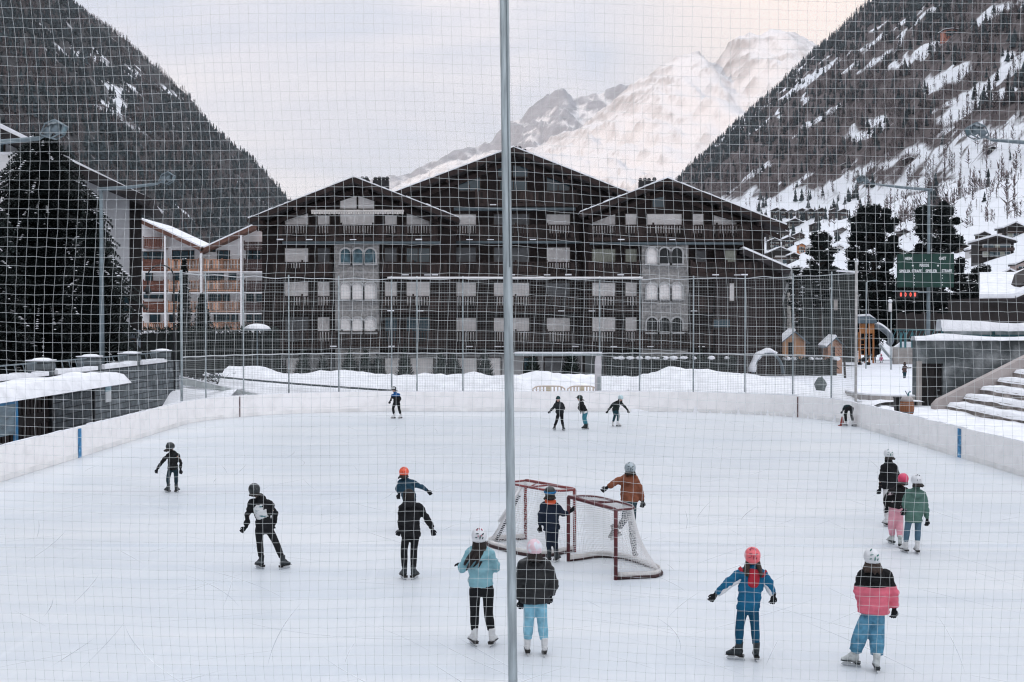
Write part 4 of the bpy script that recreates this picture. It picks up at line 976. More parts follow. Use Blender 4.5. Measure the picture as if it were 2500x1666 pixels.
gg = 'people by the playground'
person('adult in dark clothes standing beside the playground slide', cM,
       J((1682, 485), (1682, 505), (1660, 518), (1706, 518), (1652, 550), (1712, 550), (1655, 580), (1710, 580), (1655, 595), (1710, 595), (1672, 588), (1693, 588), (1670, 630), (1694, 630), (1670, 664), (1695, 664)),
       C_black, C_black, C_glove, feet=(-10, 10), face=0, k=1.0, group=gg, beanie=True, hz=0.15)
person('small child in pink snowsuit next to the adult by the slide', cM,
       J((1772, 575), (1772, 592), (1757, 600), (1789, 600), (1752, 617), (1794, 617), (1750, 632), (1797, 632), (1750, 640), (1797, 640), (1764, 636), (1781, 636), (1762, 655), (1783, 655), (1763, 668), (1784, 668)),
       cloth('pink_snowsuit', (0.55, 0.12, 0.22)), cloth('pink_snowsuit_b', (0.50, 0.11, 0.20)), cloth('pink_cap', (0.6, 0.16, 0.25)), feet=(-10, 10), face=0, k=0.62, group=gg, beanie=True, puff=1.2, hz=0.12)
person('person in brown jacket walking across the snow with one arm out', cM,
       J((2080, 688), (2080, 710), (2058, 722), (2103, 722), (2052, 755), (2118, 742), (2055, 785), (2145, 742), (2058, 797), (2158, 740), (2068, 795), (2092, 795), (2066, 838), (2088, 838), (2068, 878), (2083, 870)),
       cloth('brown_coat', (0.085, 0.055, 0.050)), C_teald, cloth('brown_cap', (0.06, 0.04, 0.035)), feet=(-30, 20), face=20, k=0.85, group=gg, beanie=True, hz=0.45)

# ---- two hockey goals
M_goalred = mat('goal_red', (0.085, 0.012, 0.016), 0.4, 0.15, 5, spec=0.4); M_goalred2 = mat('goal_red_faded', (0.20, 0.045, 0.045), 0.45, 0.25, 5, spec=0.3)
M_goalnet = mat('goal_twine', (0.66, 0.65, 0.65), 0.9, 0.06); M_pad = mat('goal_canvas', (0.62, 0.60, 0.58), 0.8, 0.12, 4, bump=0.4)
M_gbase = mat('goal_base_dark', (0.035, 0.014, 0.015), 0.5, 0.2, 5)
def goal(label, PR, PL, redm, basem, lacing):
    """posts at PR and PL; the cage lies to the left of the line from PR to PL seen from above"""
    PR, PL = Vector((*PR, 0)), Vector((*PL, 0)); mid = (PR + PL) / 2
    ax = (PL - PR); W = ax.length; ax.normalize(); bk = Vector((ax.y, -ax.x, 0))
    if lacing: bk = -bk
    g = thing('hockey_goal', label, 'hockey goal', mid, 'ice hockey goals')
    w = W / 2; h = 1.22
    P = lambda u, d, z: ax * u + bk * d + Vector((0, 0, z))
    for s in (-1, 1):
        mb = MB(); mb.tube([P(s * w, 0, 0.0), P(s * w, 0, h)], 0.034, 12); mb.build('goal_post', redm, g, smooth=True)
    mb = MB(); mb.tube([P(-w, 0, h - 0.03), P(-w + 0.02, 0, h + 0.005), P(-w + 0.07, 0, h + 0.01), P(w - 0.07, 0, h + 0.01), P(w - 0.02, 0, h + 0.005), P(w, 0, h - 0.03)], 0.034, 12); mb.build('crossbar', redm, g, smooth=True)
    def base_curve(n=24, D=1.10, flare_=0.22):
        out_ = []
        for i in range(n + 1):
            a = math.pi * i / n; c, s_ = math.cos(a), math.sin(a)
            u = (w + flare_ * min(1, s_ * 2.2)) * (abs(c) ** 0.55) * (1 if c >= 0 else -1); d = D * s_ ** 0.6 * (1 - 0.10 * math.cos(2 * a - math.pi) * 0)
            out_.append((u, d))
        return out_
    def top_curve(n=24, D=0.52):
        return [((w) * (abs(math.cos(math.pi * i / n)) ** 0.45) * (1 if math.cos(math.pi * i / n) >= 0 else -1), D * math.sin(math.pi * i / n) ** 0.55) for i in range(n + 1)]
    bc, tcv = base_curve(), top_curve()
    mb = MB(); mb.tube([P(u, d, 0.03) for u, d in bc], 0.03, 8); mb.build('base_frame', basem, g, smooth=True)
    mb = MB(); mb.tube([P(u, d, h) for u, d in tcv], 0.022, 8)
    mb.tube([P(0, 0, h), P(0, 0.52, h)], 0.016, 6); mb.tube([P(w * 0.5, 0.0, h), P(0.0, 0.5, h - 0.01)], 0.012, 6)
    mb.build('top_frame', redm, g, smooth=True)
    mb = MB(); mb.tube([P(u * 0.985, d * 0.985, 0.075) for u, d in bc], [(0.055, 0.016)] * len(bc), 6, side=(0, 0, 1)); mb.build('canvas_skirt', M_pad, g, smooth=True)
    # net: strands between top frame and base frame, sagging inwards, and the flat roof
    def surf(u, v):                                            # u along the curve 0..1, v from top to base 0..1
        f = u * 24; i = min(int(f), 23); t = f - i
        a = [tcv[i][k] * (1 - t) + tcv[i + 1][k] * t for k in (0, 1)]; b_ = [bc[i][k] * (1 - t) + bc[i + 1][k] * t for k in (0, 1)]
        s = v ** 1.25; sag = 1 - 0.10 * math.sin(math.pi * v) * math.sin(math.pi * u)
        wob = 0.012 * math.sin(9 * u * 3.1 + 5 * v)
        return P((a[0] * (1 - s) + b_[0] * s) * sag + wob, (a[1] * (1 - s) + b_[1] * s) * sag, h * (1 - v) + 0.03)
    mb = MB(); nu, nv = 84, 30; th = 0.0072
    for i in range(nu + 1):
        mb.tube([surf(i / nu, j / 12) for j in range(13)], th / 2, 3, cap=False)
    for j in range(nv + 1):
        mb.tube([surf(i / 48, j / nv) for i in range(49)], th / 2, 3, cap=False)
    for i in range(1, 42):                                      # roof of the cage
        u = -w + 2 * w * i / 42
        dmax = 0.52 * (1 - (abs(u) / w) ** 4) ** 0.3
        mb.tube([P(u, 0, h), P(u, dmax / 2, h - 0.035), P(u, dmax, h)], th / 2, 3, cap=False)
    for j in range(1, 12):
        d = 0.52 * j / 12; mb.tube([P(-w * 0.98, d, h - 0.01), P(0, d, h - 0.035), P(w * 0.98, d, h - 0.01)], th / 2, 3, cap=False)
    mb.build('net', M_goalnet, g)
    if lacing:                                                 # pale back stay and dark lacing on the rear goal
        mb = MB(); mb.tube([P(0.25, 0.50, h - 0.02), P(0.45, 0.92, 0.5)], 0.03, 8); mb.build('back_stay', M_white, g, smooth=True)
        mb = MB()
        for k in range(26): mb.beam(P(0.16 + 0.008 * k, 0.60 + 0.016 * k, 1.02 - 0.034 * k), P(0.24 + 0.008 * k, 0.60 + 0.016 * k, 1.02 - 0.034 * k), 0.016, 0.02)
        mb.build('lacing', M_black, g)
    return g
goal('ice hockey goal with dark red posts in front, its open mouth turned left', (1.811, 22.0), (1.059, 23.67), M_goalred, M_gbase, False)
goal('rear ice hockey goal seen from its netted back, faded red crossbar', (1.225, 24.68), (0.277, 26.1), M_goalred2, M_gbase, True)

# ---- red training cone by the bending skater
g = ground(2056, 1040); mb = MB()
t_ = thing('training_cone', 'red training cone standing on the ice next to the bending skater', 'cone', g)
mb.tube([(0, 0, 0.03), (0, 0, 0.1), (0, 0, 0.36), (0, 0, 0.40)], [0.11, 0.09, 0.035, 0.025], 14); mb.build('cone_body', mat('cone_red', (0.30, 0.045, 0.035), 0.6, 0.15), t_, smooth=True)
mb = MB(); mb.box(-0.15, 0.15, -0.15, 0.15, 0, 0.03); mb.build('cone_foot', mat('cone_red', (0, 0, 0)), t_)

# ================================================================ the large dark chalet hotel behind the rink
def slab(mb, pts, t):
    """a sloping board: four corners (counter-clockwise from above), thickened downwards"""
    p = [Vector(q) for q in pts]; n = (p[1] - p[0]).cross(p[3] - p[0]).normalized()
    if n.z < 0: n = -n
    lo = [q - n * t for q in p]
    mb.add(p + lo, [(0, 1, 2, 3), (7, 6, 5, 4), (0, 4, 5, 1), (1, 5, 6, 2), (2, 6, 7, 3), (3, 7, 4, 0)])
YF, YC = 98.0, 99.6                                    # facade planes of the two wings and of the middle house
h0 = Vector((0, YF, 0))
hotel = thing('chalet_hotel', 'huge dark timber chalet hotel with three gables and white roller shutters behind the rink', 'hotel', h0)
def hp_(px, py, Y): v = at(px, py, Y); return v.x, v.z
def poly(pts, Y): return [hp_(px, py, Y) for px, py in pts]
M_roof = mat('roof_shingle', (0.030, 0.026, 0.027), 0.85, 0.25, 2.0)
# walls
mb = MB(); mb.prism(poly([(640, 929), (640, 530), (863, 449), (1112, 540), (1112, 929)], YF), YF, YF + 15); mb.build('wall', M_darkwood, hotel, off=h0)
mb = MB(); mb.prism(poly([(980, 927), (980, 480), (1254, 374), (1535, 478), (1535, 927)], YC), YC, YC + 16); mb.build('wall', M_darkwood, hotel, off=h0)
mb = MB(); mb.prism(poly([(1426, 929), (1426, 530), (1630, 452), (1866, 541), (1866, 929)], YF), YF, YF + 15); mb.build('wall', M_darkwood, hotel, off=h0)
mb = MB(); mb.prism(poly([(1867, 929), (1867, 642), (1912, 672), (1912, 929)], YF), YF + 0.4, YF + 10); mb.build('wall', M_darkwood, hotel, off=h0)
mb = MB(); mb.prism(poly([(1744, 929), (1744, 612), (1867, 640), (1867, 929)], YF - .1), YF - 0.55, YF - 0.02); mb.build('wall', mat('timber_side', (0.026, 0.018, 0.0175), 0.8, 0.3, 2, stretch=(6, 6, .6)), hotel, off=h0)
# roofs: two slopes each, a snow-dusted top, pale verge boards
def roof(apex, left, right, Yf, Yb, t=0.42, snow=True, wall_col=M_roof):
    A, Lf, Rt = at(*apex, Yf), at(*left, Yf), at(*right, Yf)
    b_ = lambda v: Vector((v.x, Yb, v.z))
    mb = MB(); slab(mb, (Lf, A, b_(A), b_(Lf)), t); slab(mb, (A, Rt, b_(Rt), b_(A)), t)
    r = mb.build('roof', wall_col, hotel, off=h0)
    if snow:
        mb = MB()
        for p, q in ((Lf, A), (A, Rt)):
            m = 26
            for i in range(m):
                a = p + (q - p) * (i / m); c = p + (q - p) * ((i + 1) / m); k = 0.06 + 0.07 * random.random()
                up = Vector((0, 0, k)); o_ = Vector((0, 0.0 + 0.06 * random.random(), 0.003))
                slab(mb, (a + up + o_, c + up + o_, b_(c) + up, b_(a) + up), k - 0.002)
        mb.build('roof_snow', M_snow2, r, off=h0)
    mb = MB()
    for p, q in ((Lf, A), (A, Rt)):
        d = Vector((0, -0.03, -0.02)); mb.beam(p + d - Vector((0, 0, 0.22)), q + d - Vector((0, 0, 0.22)), 0.06, 0.30, up=(0, 0, 1))
    mb.build('verge_board', M_beam, r, off=h0)
    # purlins under the overhang
    for p, q in ((Lf, A), (A, Rt)):
        for f in (0.12, 0.45, 0.78):
            mb = MB(); c = p + (q - p) * f; mb.box(c.x - 0.13, c.x + 0.13, Yf + 0.15, YF + 0.6, c.z - 0.78, c.z - 0.47); mb.build('purlin', M_beam, r, off=h0)
    mb = MB()
    for p, q, s in ((Lf, A, 1), (A, Rt, -1)):
        d1 = Vector((0, 1.2, -0.95)); mb.beam(p + (q - p) * 0.06 + d1, q + d1 + (p - q) * 0.02, 0.20, 0.30)
    mb.build('rafter', M_beam, r, off=h0)
    return r
roof((863.5, 432), (604, 534), (1120, 531), 96.3, 114); roof((1254, 359), (960, 470), (1556, 478), 97.9, 117); roof((1630, 435), (1416, 518), (1922, 550), 96.3, 114)
A, B_ = at(1816, 607, 96.2), at(1932, 657, 96.2); mb = MB(); bk_ = lambda v: Vector((v.x, 112, v.z)); slab(mb, (A, B_, bk_(B_), bk_(A)), 0.4)
rf = mb.build('roof', M_roof, hotel, off=h0); mb = MB(); up = Vector((0, 0.02, 0.16)); slab(mb, (A + up, B_ + up, bk_(B_) + up, bk_(A) + up), 0.15); mb.build('roof_snow', M_snow2, rf, off=h0)
# chimneys with a row of pots
def chimney(x0, x1, py0, py1, Y, pots):
    a, b_ = at(x0, py0, Y), at(x1, py1, Y); mb = MB(); mb.box(a.x, b_.x, Y, Y + 0.9, b_.z, a.z)
    c = mb.build('chimney', mat('chimney_dark', (0.022, 0.022, 0.024), 0.8, 0.3, 4, bump=0.3), hotel, off=h0)
    for px, pt in pots:
        t_ = at(px, pt, Y); mb = MB(); mb.tube([(t_.x, Y + 0.45, a.z - 0.02), (t_.x, Y + 0.45, t_.z - 0.18), (t_.x, Y + 0.45, t_.z - 0.18), (t_.x, Y + 0.45, t_.z)], [0.13, 0.12, 0.2, 0.10], 8); mb.build('chimney_pot', M_black, c, off=h0)
chimney(910, 948, 440, 470, 101, [(915, 431), (925, 430), (935, 431), (944, 430)]); chimney(868, 900, 437, 445, 101, [(873, 432), (883, 430), (893, 430)])
chimney(1252, 1285, 364, 375, 104, [(1259, 356), (1269, 356), (1280, 362)]); chimney(1561, 1602, 442, 462, 101, [(1565, 434), (1576, 433), (1586, 434), (1599, 432)])
# windows
def window(px0, px1, py0, py1, Y, kind='shutter', slope=0, parent=None, frac=1.0, base=None):
    """frame plus shutter, glass or curtain; slope cuts the top obliquely (px higher on one side)"""
    par = parent or hotel; bs = base or h0
    x0, z1 = hp_(px0, py0, Y); x1, z0 = hp_(px1, py1, Y); s = slope * Y / FPX
    zl, zr = z1 - max(s, 0), z1 + min(s, 0)
    mb = MB(); t = 0.09
    for a, b_, c, d in ((x0 - t, x0, zl, zl), (x1, x1 + t, zr, zr)): mb.prism([(a, z0), (b_, z0), (b_, c), (a, d)], Y - 0.10, Y - 0.003)
    mb.prism([(x0 - t, zl), (x1 + t, zr), (x1 + t, zr + t), (x0 - t, zl + t)], Y - 0.103, Y - 0.003); mb.box(x0 - t, x1 + t, Y - 0.13, Y - 0.003, z0 - t, z0)
    if kind == 'glass':
        n = max(1, round((x1 - x0) / 0.9))
        for i in range(1, n): xm = x0 + (x1 - x0) * i / n; mb.box(xm - 0.035, xm + 0.035, Y - 0.075, Y - 0.003, z0, min(zl, zr))
    w = mb.build('window', M_frame, par, off=bs)
    mb = MB(); mb.prism([(x0, z0), (x1, z0), (x1, zr), (x0, zl)], Y - 0.035, Y - 0.004)
    m, nm = {'shutter': (M_shutter, 'shutter'), 'glass': (M_glass, 'pane'), 'curtain': (M_curtain, 'curtain'), 'dim': (mat('dim_shutter', (0.16, 0.165, 0.17), 0.6, 0.15, 2, wave=('Z', 9, 0.6, 0)), 'shutter')}[kind]
    mb.build(nm, m, w, off=bs)
    return w
WL = [(696, 753), (776, 805), (940, 969), (993, 1049)]
for (a, b_), ks in zip(WL, (('shutter', 'shutter', 'shutter', 'dim'), ('shutter', 'dim', 'shutter', 'shutter'), ('shutter', 'dim', 'shutter', 'glass'), ('shutter', 'glass', 'shutter', 'glass'))):
    for r, (t_, bt) in enumerate(((524, 570), (607, 655), (689, 746), (775, 834))):
        sl = (18 if a == 696 else -18 if a == 993 else 0) if r == 0 else 0
        window(a, b_, t_ if r else 527 if sl == 0 else 521, bt, YF, ks[r], slope=sl)
window(831, 914, 523, 570, YF)
window(831, 871, 478, 510, YF, slope=14); window(875, 914, 478, 510, YF, slope=-14)
for (a, b_), ks in zip([(1106, 1162), (1206, 1292), (1335, 1391)], (('shutter', 'dim', 'shutter', 'shutter'), ('dim', 'dim', 'shutter', 'shutter'), ('shutter', 'shutter', 'dim', 'shutter'))):
    for r, (t_, bt) in enumerate(((524, 570), (605, 655), (691, 746), (777, 834))): window(a, b_, t_, bt, YC, ks[r])
window(1252, 1288, 404, 432, YC, 'glass', slope=-6); window(1216, 1250, 404, 432, YC, 'glass', slope=6); window(1335, 1390, 432, 466, YC, 'glass', slope=-20); window(1120, 1172, 432, 466, YC, 'glass', slope=20); window(1222, 1286, 443, 467, YC, 'glass')
for (a, b_), ks in zip([(1446, 1502), (1527, 1554)], (('shutter', 'curtain', 'shutter', 'shutter'), ('shutter', 'curtain', 'shutter', 'shutter'))):
    for r, (t_, bt) in enumerate(((523, 570), (609, 655), (691, 746), (775, 834))): window(a, b_, t_, bt, YF, ks[r], slope=18 if (r == 0 and a == 1446) else 0)
window(1580, 1664, 523, 570, YF); window(1691, 1717, 523, 570, YF); window(1742, 1798, 525, 570, YF, slope=-18); window(1593, 1622, 480, 507, YF, 'glass', slope=6)
window(1770, 1796, 612, 655, YF - .55, 'curtain'); window(1700, 1722, 612, 655, YF, 'dim'); window(1781, 1792, 692, 735, YF - .55, 'shutter'); window(1742, 1782, 780, 800, YF - .55, 'glass')
# stone stair towers with triple arches
def arch(px0, px1, py0, py1, Y, dark, parent):
    x0, z1 = hp_(px0, py0, Y); x1, z0 = hp_(px1, py1, Y); r = (x1 - x0) / 2; cx = (x0 + x1) / 2; zc = z1 - r
    o = [(cx + (r + 0.13) * math.cos(a), zc + (r + 0.13) * math.sin(a)) for a in np.linspace(0, math.pi, 13)]; i_ = [(cx + r * math.cos(a), zc + r * math.sin(a)) for a in np.linspace(0, math.pi, 13)]
    o = [(x1 + 0.13, z0)] + o + [(x0 - 0.13, z0)]; i_ = [(x1, z0)] + i_ + [(x0, z0)]
    mb = MB()
    for k in range(len(o) - 1): mb.prism([o[k], o[k + 1], i_[k + 1], i_[k]], Y - 0.17, Y - 0.003)
    mb.box(x0 - 0.16, x1 + 0.16, Y - 0.22, Y - 0.003, z0 - 0.12, z0 - 0.003)
    w = mb.build('arched_window', mat('arch_surround', (0.36, 0.36, 0.36), 0.85, 0.12, 4, bump=0.3), parent, off=h0)
    mb = MB(); mb.prism(i_, Y - 0.03, Y - 0.005)
    mb.build('pane' if dark else 'shutter', {0: M_shutter, 1: mat('dark_opening', (0.012, 0.014, 0.015), 0.4, 0.2, 2), 2: mat('teal_glass', (0.055, 0.10, 0.12), 0.1, 0.45, 2.2, spec=0.5)}[dark], w, off=h0)
for (x0, x1), cols, rows in (((818, 925), [(832, 856), (861, 886), (891, 917)], [((608, 644), (2, 2, 2)), ((691, 730), (0, 0, 0)), ((776, 812), (0, 0, 0))]),
                            ((1567, 1680), [(1579, 1604), (1610, 1635), (1640, 1665)], [((606, 644), (0, 1, 1)), ((692, 730), (0, 0, 0)), ((776, 812), (1, 1, 1))])):
    a, b_ = at(x0, 594, YF - 0.8), at(x1, 929, YF - 0.8); mb = MB(); mb.box(a.x, b_.x, YF - 0.8, YF - 0.01, b_.z, a.z)
    tw = mb.build('stone_tower', M_stone, hotel, off=h0)
    for (t_, bt), ks in rows:
        for (c, d), kx in zip(cols, ks): arch(c, d, t_, bt, YF - 0.8, kx, tw)
# balconies
M_rail = mat('balcony_wood', (0.024, 0.0155, 0.0135), 0.75, 0.3, 4, island=0.6, stretch=(3, 3, .5))
def balcony(px0, px1, pt, pb, Y, gaps, parent=None, m=None, base=None, pitch=0.205, depth=0.95, snow=True):
    """floor slab, closed boards, and boards with open slots where a window lies behind"""
    par = parent or hotel; bs = base or h0; Yb = Y - depth
    x0, zt = hp_(px0, pt, Yb); x1, zb = hp_(px1, pb, Yb)
    mb = MB(); mb.box(x0, x1, Yb - 0.05, Y - 0.005, zb - 0.20, zb - 0.02); mb.box(x0, x1, Yb - 0.06, Yb + 0.06, zt - 0.02, zt + 0.07)
    g = [(hp_(a, pt, Yb)[0], hp_(b_, pt, Yb)[0]) for a, b_ in gaps]
    n = int((x1 - x0) / pitch)
    for i in range(n):
        c = x0 + (i + 0.5) * (x1 - x0) / n; w = pitch * 0.485
        if any(a - 0.1 < c < b_ + 0.1 for a, b_ in g): w = pitch * 0.33
        mb.box(c - w, c + w, Yb - 0.02 + 0.008 * (i % 2), Yb + 0.02, zb + 0.10 + 0.02 * ((i * 7) % 3), zt - 0.02)
    n = max(1, round((x1 - x0) / 2.6))
    for i in range(n + 1):
        c = x0 + 0.07 + (x1 - x0 - 0.14) * i / n; mb.box(c - 0.07, c + 0.07, Yb - 0.065, Yb + 0.055, zb - 0.02, zt + 0.22)
    mb.box(x0, x1, Yb - 0.025, Yb + 0.03, zb - 0.02, zb + 0.085)
    b_ = mb.build('balcony', m or M_rail, par, off=bs)
    if snow:
        mb = MB(); s = int((x1 - x0) / 0.55)
        for i in range(s):
            if random.random() < 0.16:
                a = x0 + (x1 - x0) * i / s; mb.box(a, a + 0.5, Yb - 0.10, Yb - 0.052, zb - 0.115, zb - 0.06 + 0.05 * random.random())
        if mb.f: mb.build('snow_ledge', M_snow2, b_, off=bs)
    return b_
ROWS = [(551, 583), (642, 669), (725, 757), (811, 844)]
for r, (t_, bt) in enumerate(ROWS):
    if r == 0: balcony(676, 1068, t_, bt, YF, [(696, 753), (776, 805), (831, 914), (940, 969), (993, 1049)])
    elif r == 3: balcony(664, 1090, t_, bt, YF, [(696, 753), (776, 805), (940, 1049)])
    else: balcony(664, 812, t_, bt, YF, [(714, 732)] if r == 1 else [(720, 753), (776, 805)]); balcony(928, 1090, t_, bt, YF, [] if r == 1 else [(940, 969), (993, 1049)])
    balcony(1104, 1414, t_, bt, YC, [(1106, 1162), (1215, 1290), (1335, 1391)] if r != 1 else [(1335, 1391)])
    if r == 0: balcony(1437, 1830, t_, bt, YF, [(1446, 1502), (1527, 1554), (1580, 1664), (1691, 1717), (1742, 1798)])
    elif r == 3: balcony(1437, 1740, t_, bt, YF, [(1450, 1490), (1527, 1554), (1590, 1650)])
    else: balcony(1437, 1560, t_, bt, YF, [] if r == 1 else [(1460, 1502), (1527, 1554)]); balcony(1686, 1862 if r == 1 else 1740, t_, bt, YF - (0.5 if r == 1 else 0), [])
balcony(1160, 1412, 468, 498, YC, [(1200, 1210), (1316, 1326), (1396, 1412)])
M_gut = mat('grey_gutter', (0.10, 0.13, 0.145), 0.5, 0.15, 2, metal=0.2)
for x0, x1, py, Y, r in ((690, 1076, 593, YF - 1.0, 0.11), (1110, 1420, 592, YC - 1.0, 0.11), (1440, 1815, 595, YF - 1.0, 0.11), (1108, 1405, 511, YC - 0.9, 0.13)):
    a, b_ = at(x0, py, Y), at(x1, py, Y); mb = MB(); mb.tube([a, b_], r, 8); mb.build('gutter', M_gut, hotel, off=h0, smooth=True)
a, b_ = at(760, 517, YF - 1.4), at(986, 517, YF - 1.4); mb = MB(); mb.tube([a + Vector((0, 0, 0.05)), b_ + Vector((0, 0, 0.05))], 0.09, 8)
for i in range(38):
    c = a.x + (b_.x - a.x) * i / 38; mb.box(c, c + (b_.x - a.x) / 38 * 0.86, a.y - 0.02, a.y + 0.02, a.z - 0.17 - 0.03 * (i % 2), a.z)
mb.build('awning', mat('awning_cream', (0.60, 0.57, 0.54), 0.8, 0.1, 3), hotel, off=h0)
# ground floor: pale wall fields
mb = MB(); a, b_ = at(668, 866, YF - 0.02), at(1092, 928, YF - 0.02); mb.box(a.x, b_.x, YF - 0.06, YF - 0.004, b_.z, a.z); mb.build('ground_floor_wall', mat('pale_render', (0.30, 0.30, 0.30), 0.85, 0.15, 0.8, bump=0.2), hotel, off=h0)
mb = MB(); a, b_ = at(1112, 866, YC - 0.02), at(1425, 928, YC - 0.02); mb.box(a.x, b_.x, YC - 0.06, YC - 0.004, b_.z, a.z); mb.build('ground_floor_wall', MATS['pale_render'], hotel, off=h0)
mb = MB(); a, b_ = at(1428, 866, YF - 0.02), at(1740, 928, YF - 0.02); mb.box(a.x, b_.x, YF - 0.06, YF - 0.004, b_.z, a.z); mb.build('ground_floor_wall', mat('grey_render', (0.12, 0.13, 0.13), 0.85, 0.25, 0.8, bump=0.2), hotel, off=h0)
for px0, px1, k in ((1000, 1058, 'shutter'), (1118, 1164, 'shutter'), (1172, 1222, 'shutter'), (700, 731, 'shutter'), (805, 838, 'dim'), (940, 976, 'shutter'), (1330, 1380, 'dim'), (1478, 1520, 'dim'), (1590, 1650, 'glass'), (1280, 1310, 'glass')):
    window(px0, px1, 874, 925, (YC if 1100 < px0 < 1425 else YF) - 0.07, k)

# ---- cone-shaped conifers clipped in a row along the hotel's ground floor
def clipped_cone(loc, h, r, label, group, seed):
    rr = random.Random(seed); t_ = thing('conifer_shrub', label, 'shrub', loc, group); mb = MB()
    for i in range(520):
        z = h * (1 - math.sqrt(rr.random())) * 0.98 + 0.05; a = rr.random() * 6.283; q = r * (1 - z / h) ** 0.8 * (0.7 + 0.4 * rr.random()); s = 0.11 + 0.10 * rr.random()
        c = Vector((q * math.cos(a), q * math.sin(a), z)); d = Vector((math.cos(a), math.sin(a), 0.9)).normalized(); p_ = Vector((-math.sin(a), math.cos(a), 0))
        mb.add([c - p_ * s * 0.5, c + p_ * s * 0.5, c + d * s * 1.6], [(0, 1, 2)])
    mb.tube([(0, 0, 0), (0, 0, h * 0.5), (0, 0, h * 0.93)], [r * 0.75, r * 0.48, 0.02], 9)
    mb.build('foliage', mat('clipped_conifer', (0.020, 0.030, 0.026), 0.9, 0.35, 3, island=0.7), t_)
    mb = MB(); mb.tube([(0, 0, -0.3), (0, 0, 0.4)], 0.07, 6); mb.build('trunk', M_darkwood, t_)
cones = [(676, 905), (741, 905), (788, 905), (853, 905), (893, 905), (922, 905), (988, 905), (1078, 905), (1107, 905), (1184, 905), (1300, 905), (1395, 905), (1545, 905), (1672, 905), (1712, 905)]
for i, (px, py) in enumerate(cones):
    p_ = at(px, 929, YF - 2.2); p_.z = -0.1
    clipped_cone(p_, 2.5 + 0.35 * math.sin(i * 2.3), 0.85 + 0.15 * math.cos(i * 1.7), f'{ORD[i]} dark clipped cone conifer from the left along the ground floor of the dark hotel', 'clipped conifers along the hotel', i)

# ================================================================ white apartment block with orange-brown balconies
YA = 160.0; a0 = Vector((at(490, 787, YA).x, YA, 0))
apt = thing('apartment_block', 'white apartment block with butterfly roof and orange-brown wooden balconies', 'building', a0)
M_orange = mat('orange_balcony_wood', (0.31, 0.165, 0.105), 0.7, 0.3, 2, island=1.0, stretch=(2, 2, .5)); M_rust = mat('rust_brown_board', (0.115, 0.047, 0.033), 0.75, 0.25, 1.5, stretch=(0.5, 0.5, 5)); M_plum = mat('dark_brown_board', (0.055, 0.036, 0.034), 0.75, 0.25, 1.5, stretch=(0.5, 0.5, 5))
mb = MB(); mb.prism(poly([(330, 931), (330, 545), (347, 545), (490, 612), (612, 556), (662, 575), (662, 931)], YA), YA, YA + 12); mb.build('wall', M_white, apt, off=a0)
for p, q in (((338, 534), (497, 607)), ((485, 611), (640, 540))):
    A, B_ = at(*p, YA - 2.2), at(*q, YA - 2.2); bk_ = lambda v: Vector((v.x, YA + 13, v.z)); mb = MB(); slab(mb, (A, B_, bk_(B_), bk_(A)), 0.45)
    r = mb.build('roof', mat('brown_fascia', (0.12, 0.06, 0.045), 0.75, 0.2, 2), apt, off=a0); mb = MB(); up = Vector((0, .05, 0.2)); slab(mb, (A + up, B_ + up, bk_(B_) + up, bk_(A) + up), 0.19); mb.build('roof_snow', M_snow2, r, off=a0)
for px, pt, pb in ((404, 576, 806), (492, 617, 806), (589.5, 575, 806)):
    a, b_ = at(px - 2.6, pt, YA - 1.9), at(px + 2.6, pb, YA - 1.9); mb = MB(); mb.box(a.x, b_.x, YA - 2.15, YA - 1.85, b_.z, a.z); mb.build('white_post', M_white, apt, off=a0)
for t_, bt, m in ((635, 658, M_orange), (687, 708, M_orange), (738, 759, M_orange), (789, 802, M_orange)):
    gp = [(350, 660)]
    balcony(410, 487, t_, bt, YA, gp if m is M_orange else [], apt, m, a0, pitch=0.36, depth=1.7, snow=False)
    balcony(497, 587, t_, bt, YA, gp, apt, m, a0, pitch=0.36, depth=1.7, snow=False)
    balcony(349, 401, t_, bt, YA, gp if t_ == 789 else [], apt, M_orange if t_ == 789 else M_rust, a0, pitch=0.24, depth=1.5, snow=False)
    balcony(595, 662, t_, bt, YA, gp if t_ == 789 else [], apt, M_plum, a0, pitch=0.24, depth=1.5, snow=False)
for px0, px1, t_, bt in ((349, 401, 581, 604), (595, 662, 592, 607)):
    balcony(px0, px1, t_, bt, YA, [], apt, M_rust if px0 < 400 else M_plum, a0, depth=1.5, snow=False)
for px0, px1, t_, bt in ((422, 440, 613, 636), (443, 459, 613, 636), (462, 473, 613, 636), (349, 360, 616, 636), (364, 399, 616, 636), (603, 616, 613, 636), (618, 635, 613, 636), (640, 652, 613, 636), (505, 525, 608, 614), (532, 560, 613, 636),
                         (428, 455, 664, 688), (505, 545, 666, 688), (560, 576, 664, 688), (357, 372, 664, 688), (422, 446, 716, 738), (511, 540, 716, 738), (546, 560, 716, 738), (603, 618, 718, 738), (626, 652, 718, 738), (352, 398, 712, 728), (367, 390, 768, 790), (524, 560, 766, 790), (566, 580, 766, 790), (603, 616, 768, 790), (622, 655, 768, 790), (415, 424, 768, 790)):
    window(px0, px1, t_, bt, YA, 'glass', parent=apt, base=a0)
for t_ in (660, 711, 762, 805):
    a, b_ = at(347, t_, YA - 1.7), at(664, t_, YA - 1.7); mb = MB(); mb.box(a.x, b_.x, YA - 1.72, YA - 0.02, a.z - 0.28, a.z - 0.26 + 0.12); mb.build('floor_slab', M_white, apt, off=a0)
a, b_ = at(645, 574, YA - 0.7), at(0, 0, 1); mb = MB(); mb.ball(a, 0.22, 8, 6); mb.build('lit_lamp', mat('warm_lamp', (1.0, 0.36, 0.16), 0.5, 0.0, emit=1.4), apt, off=a0)

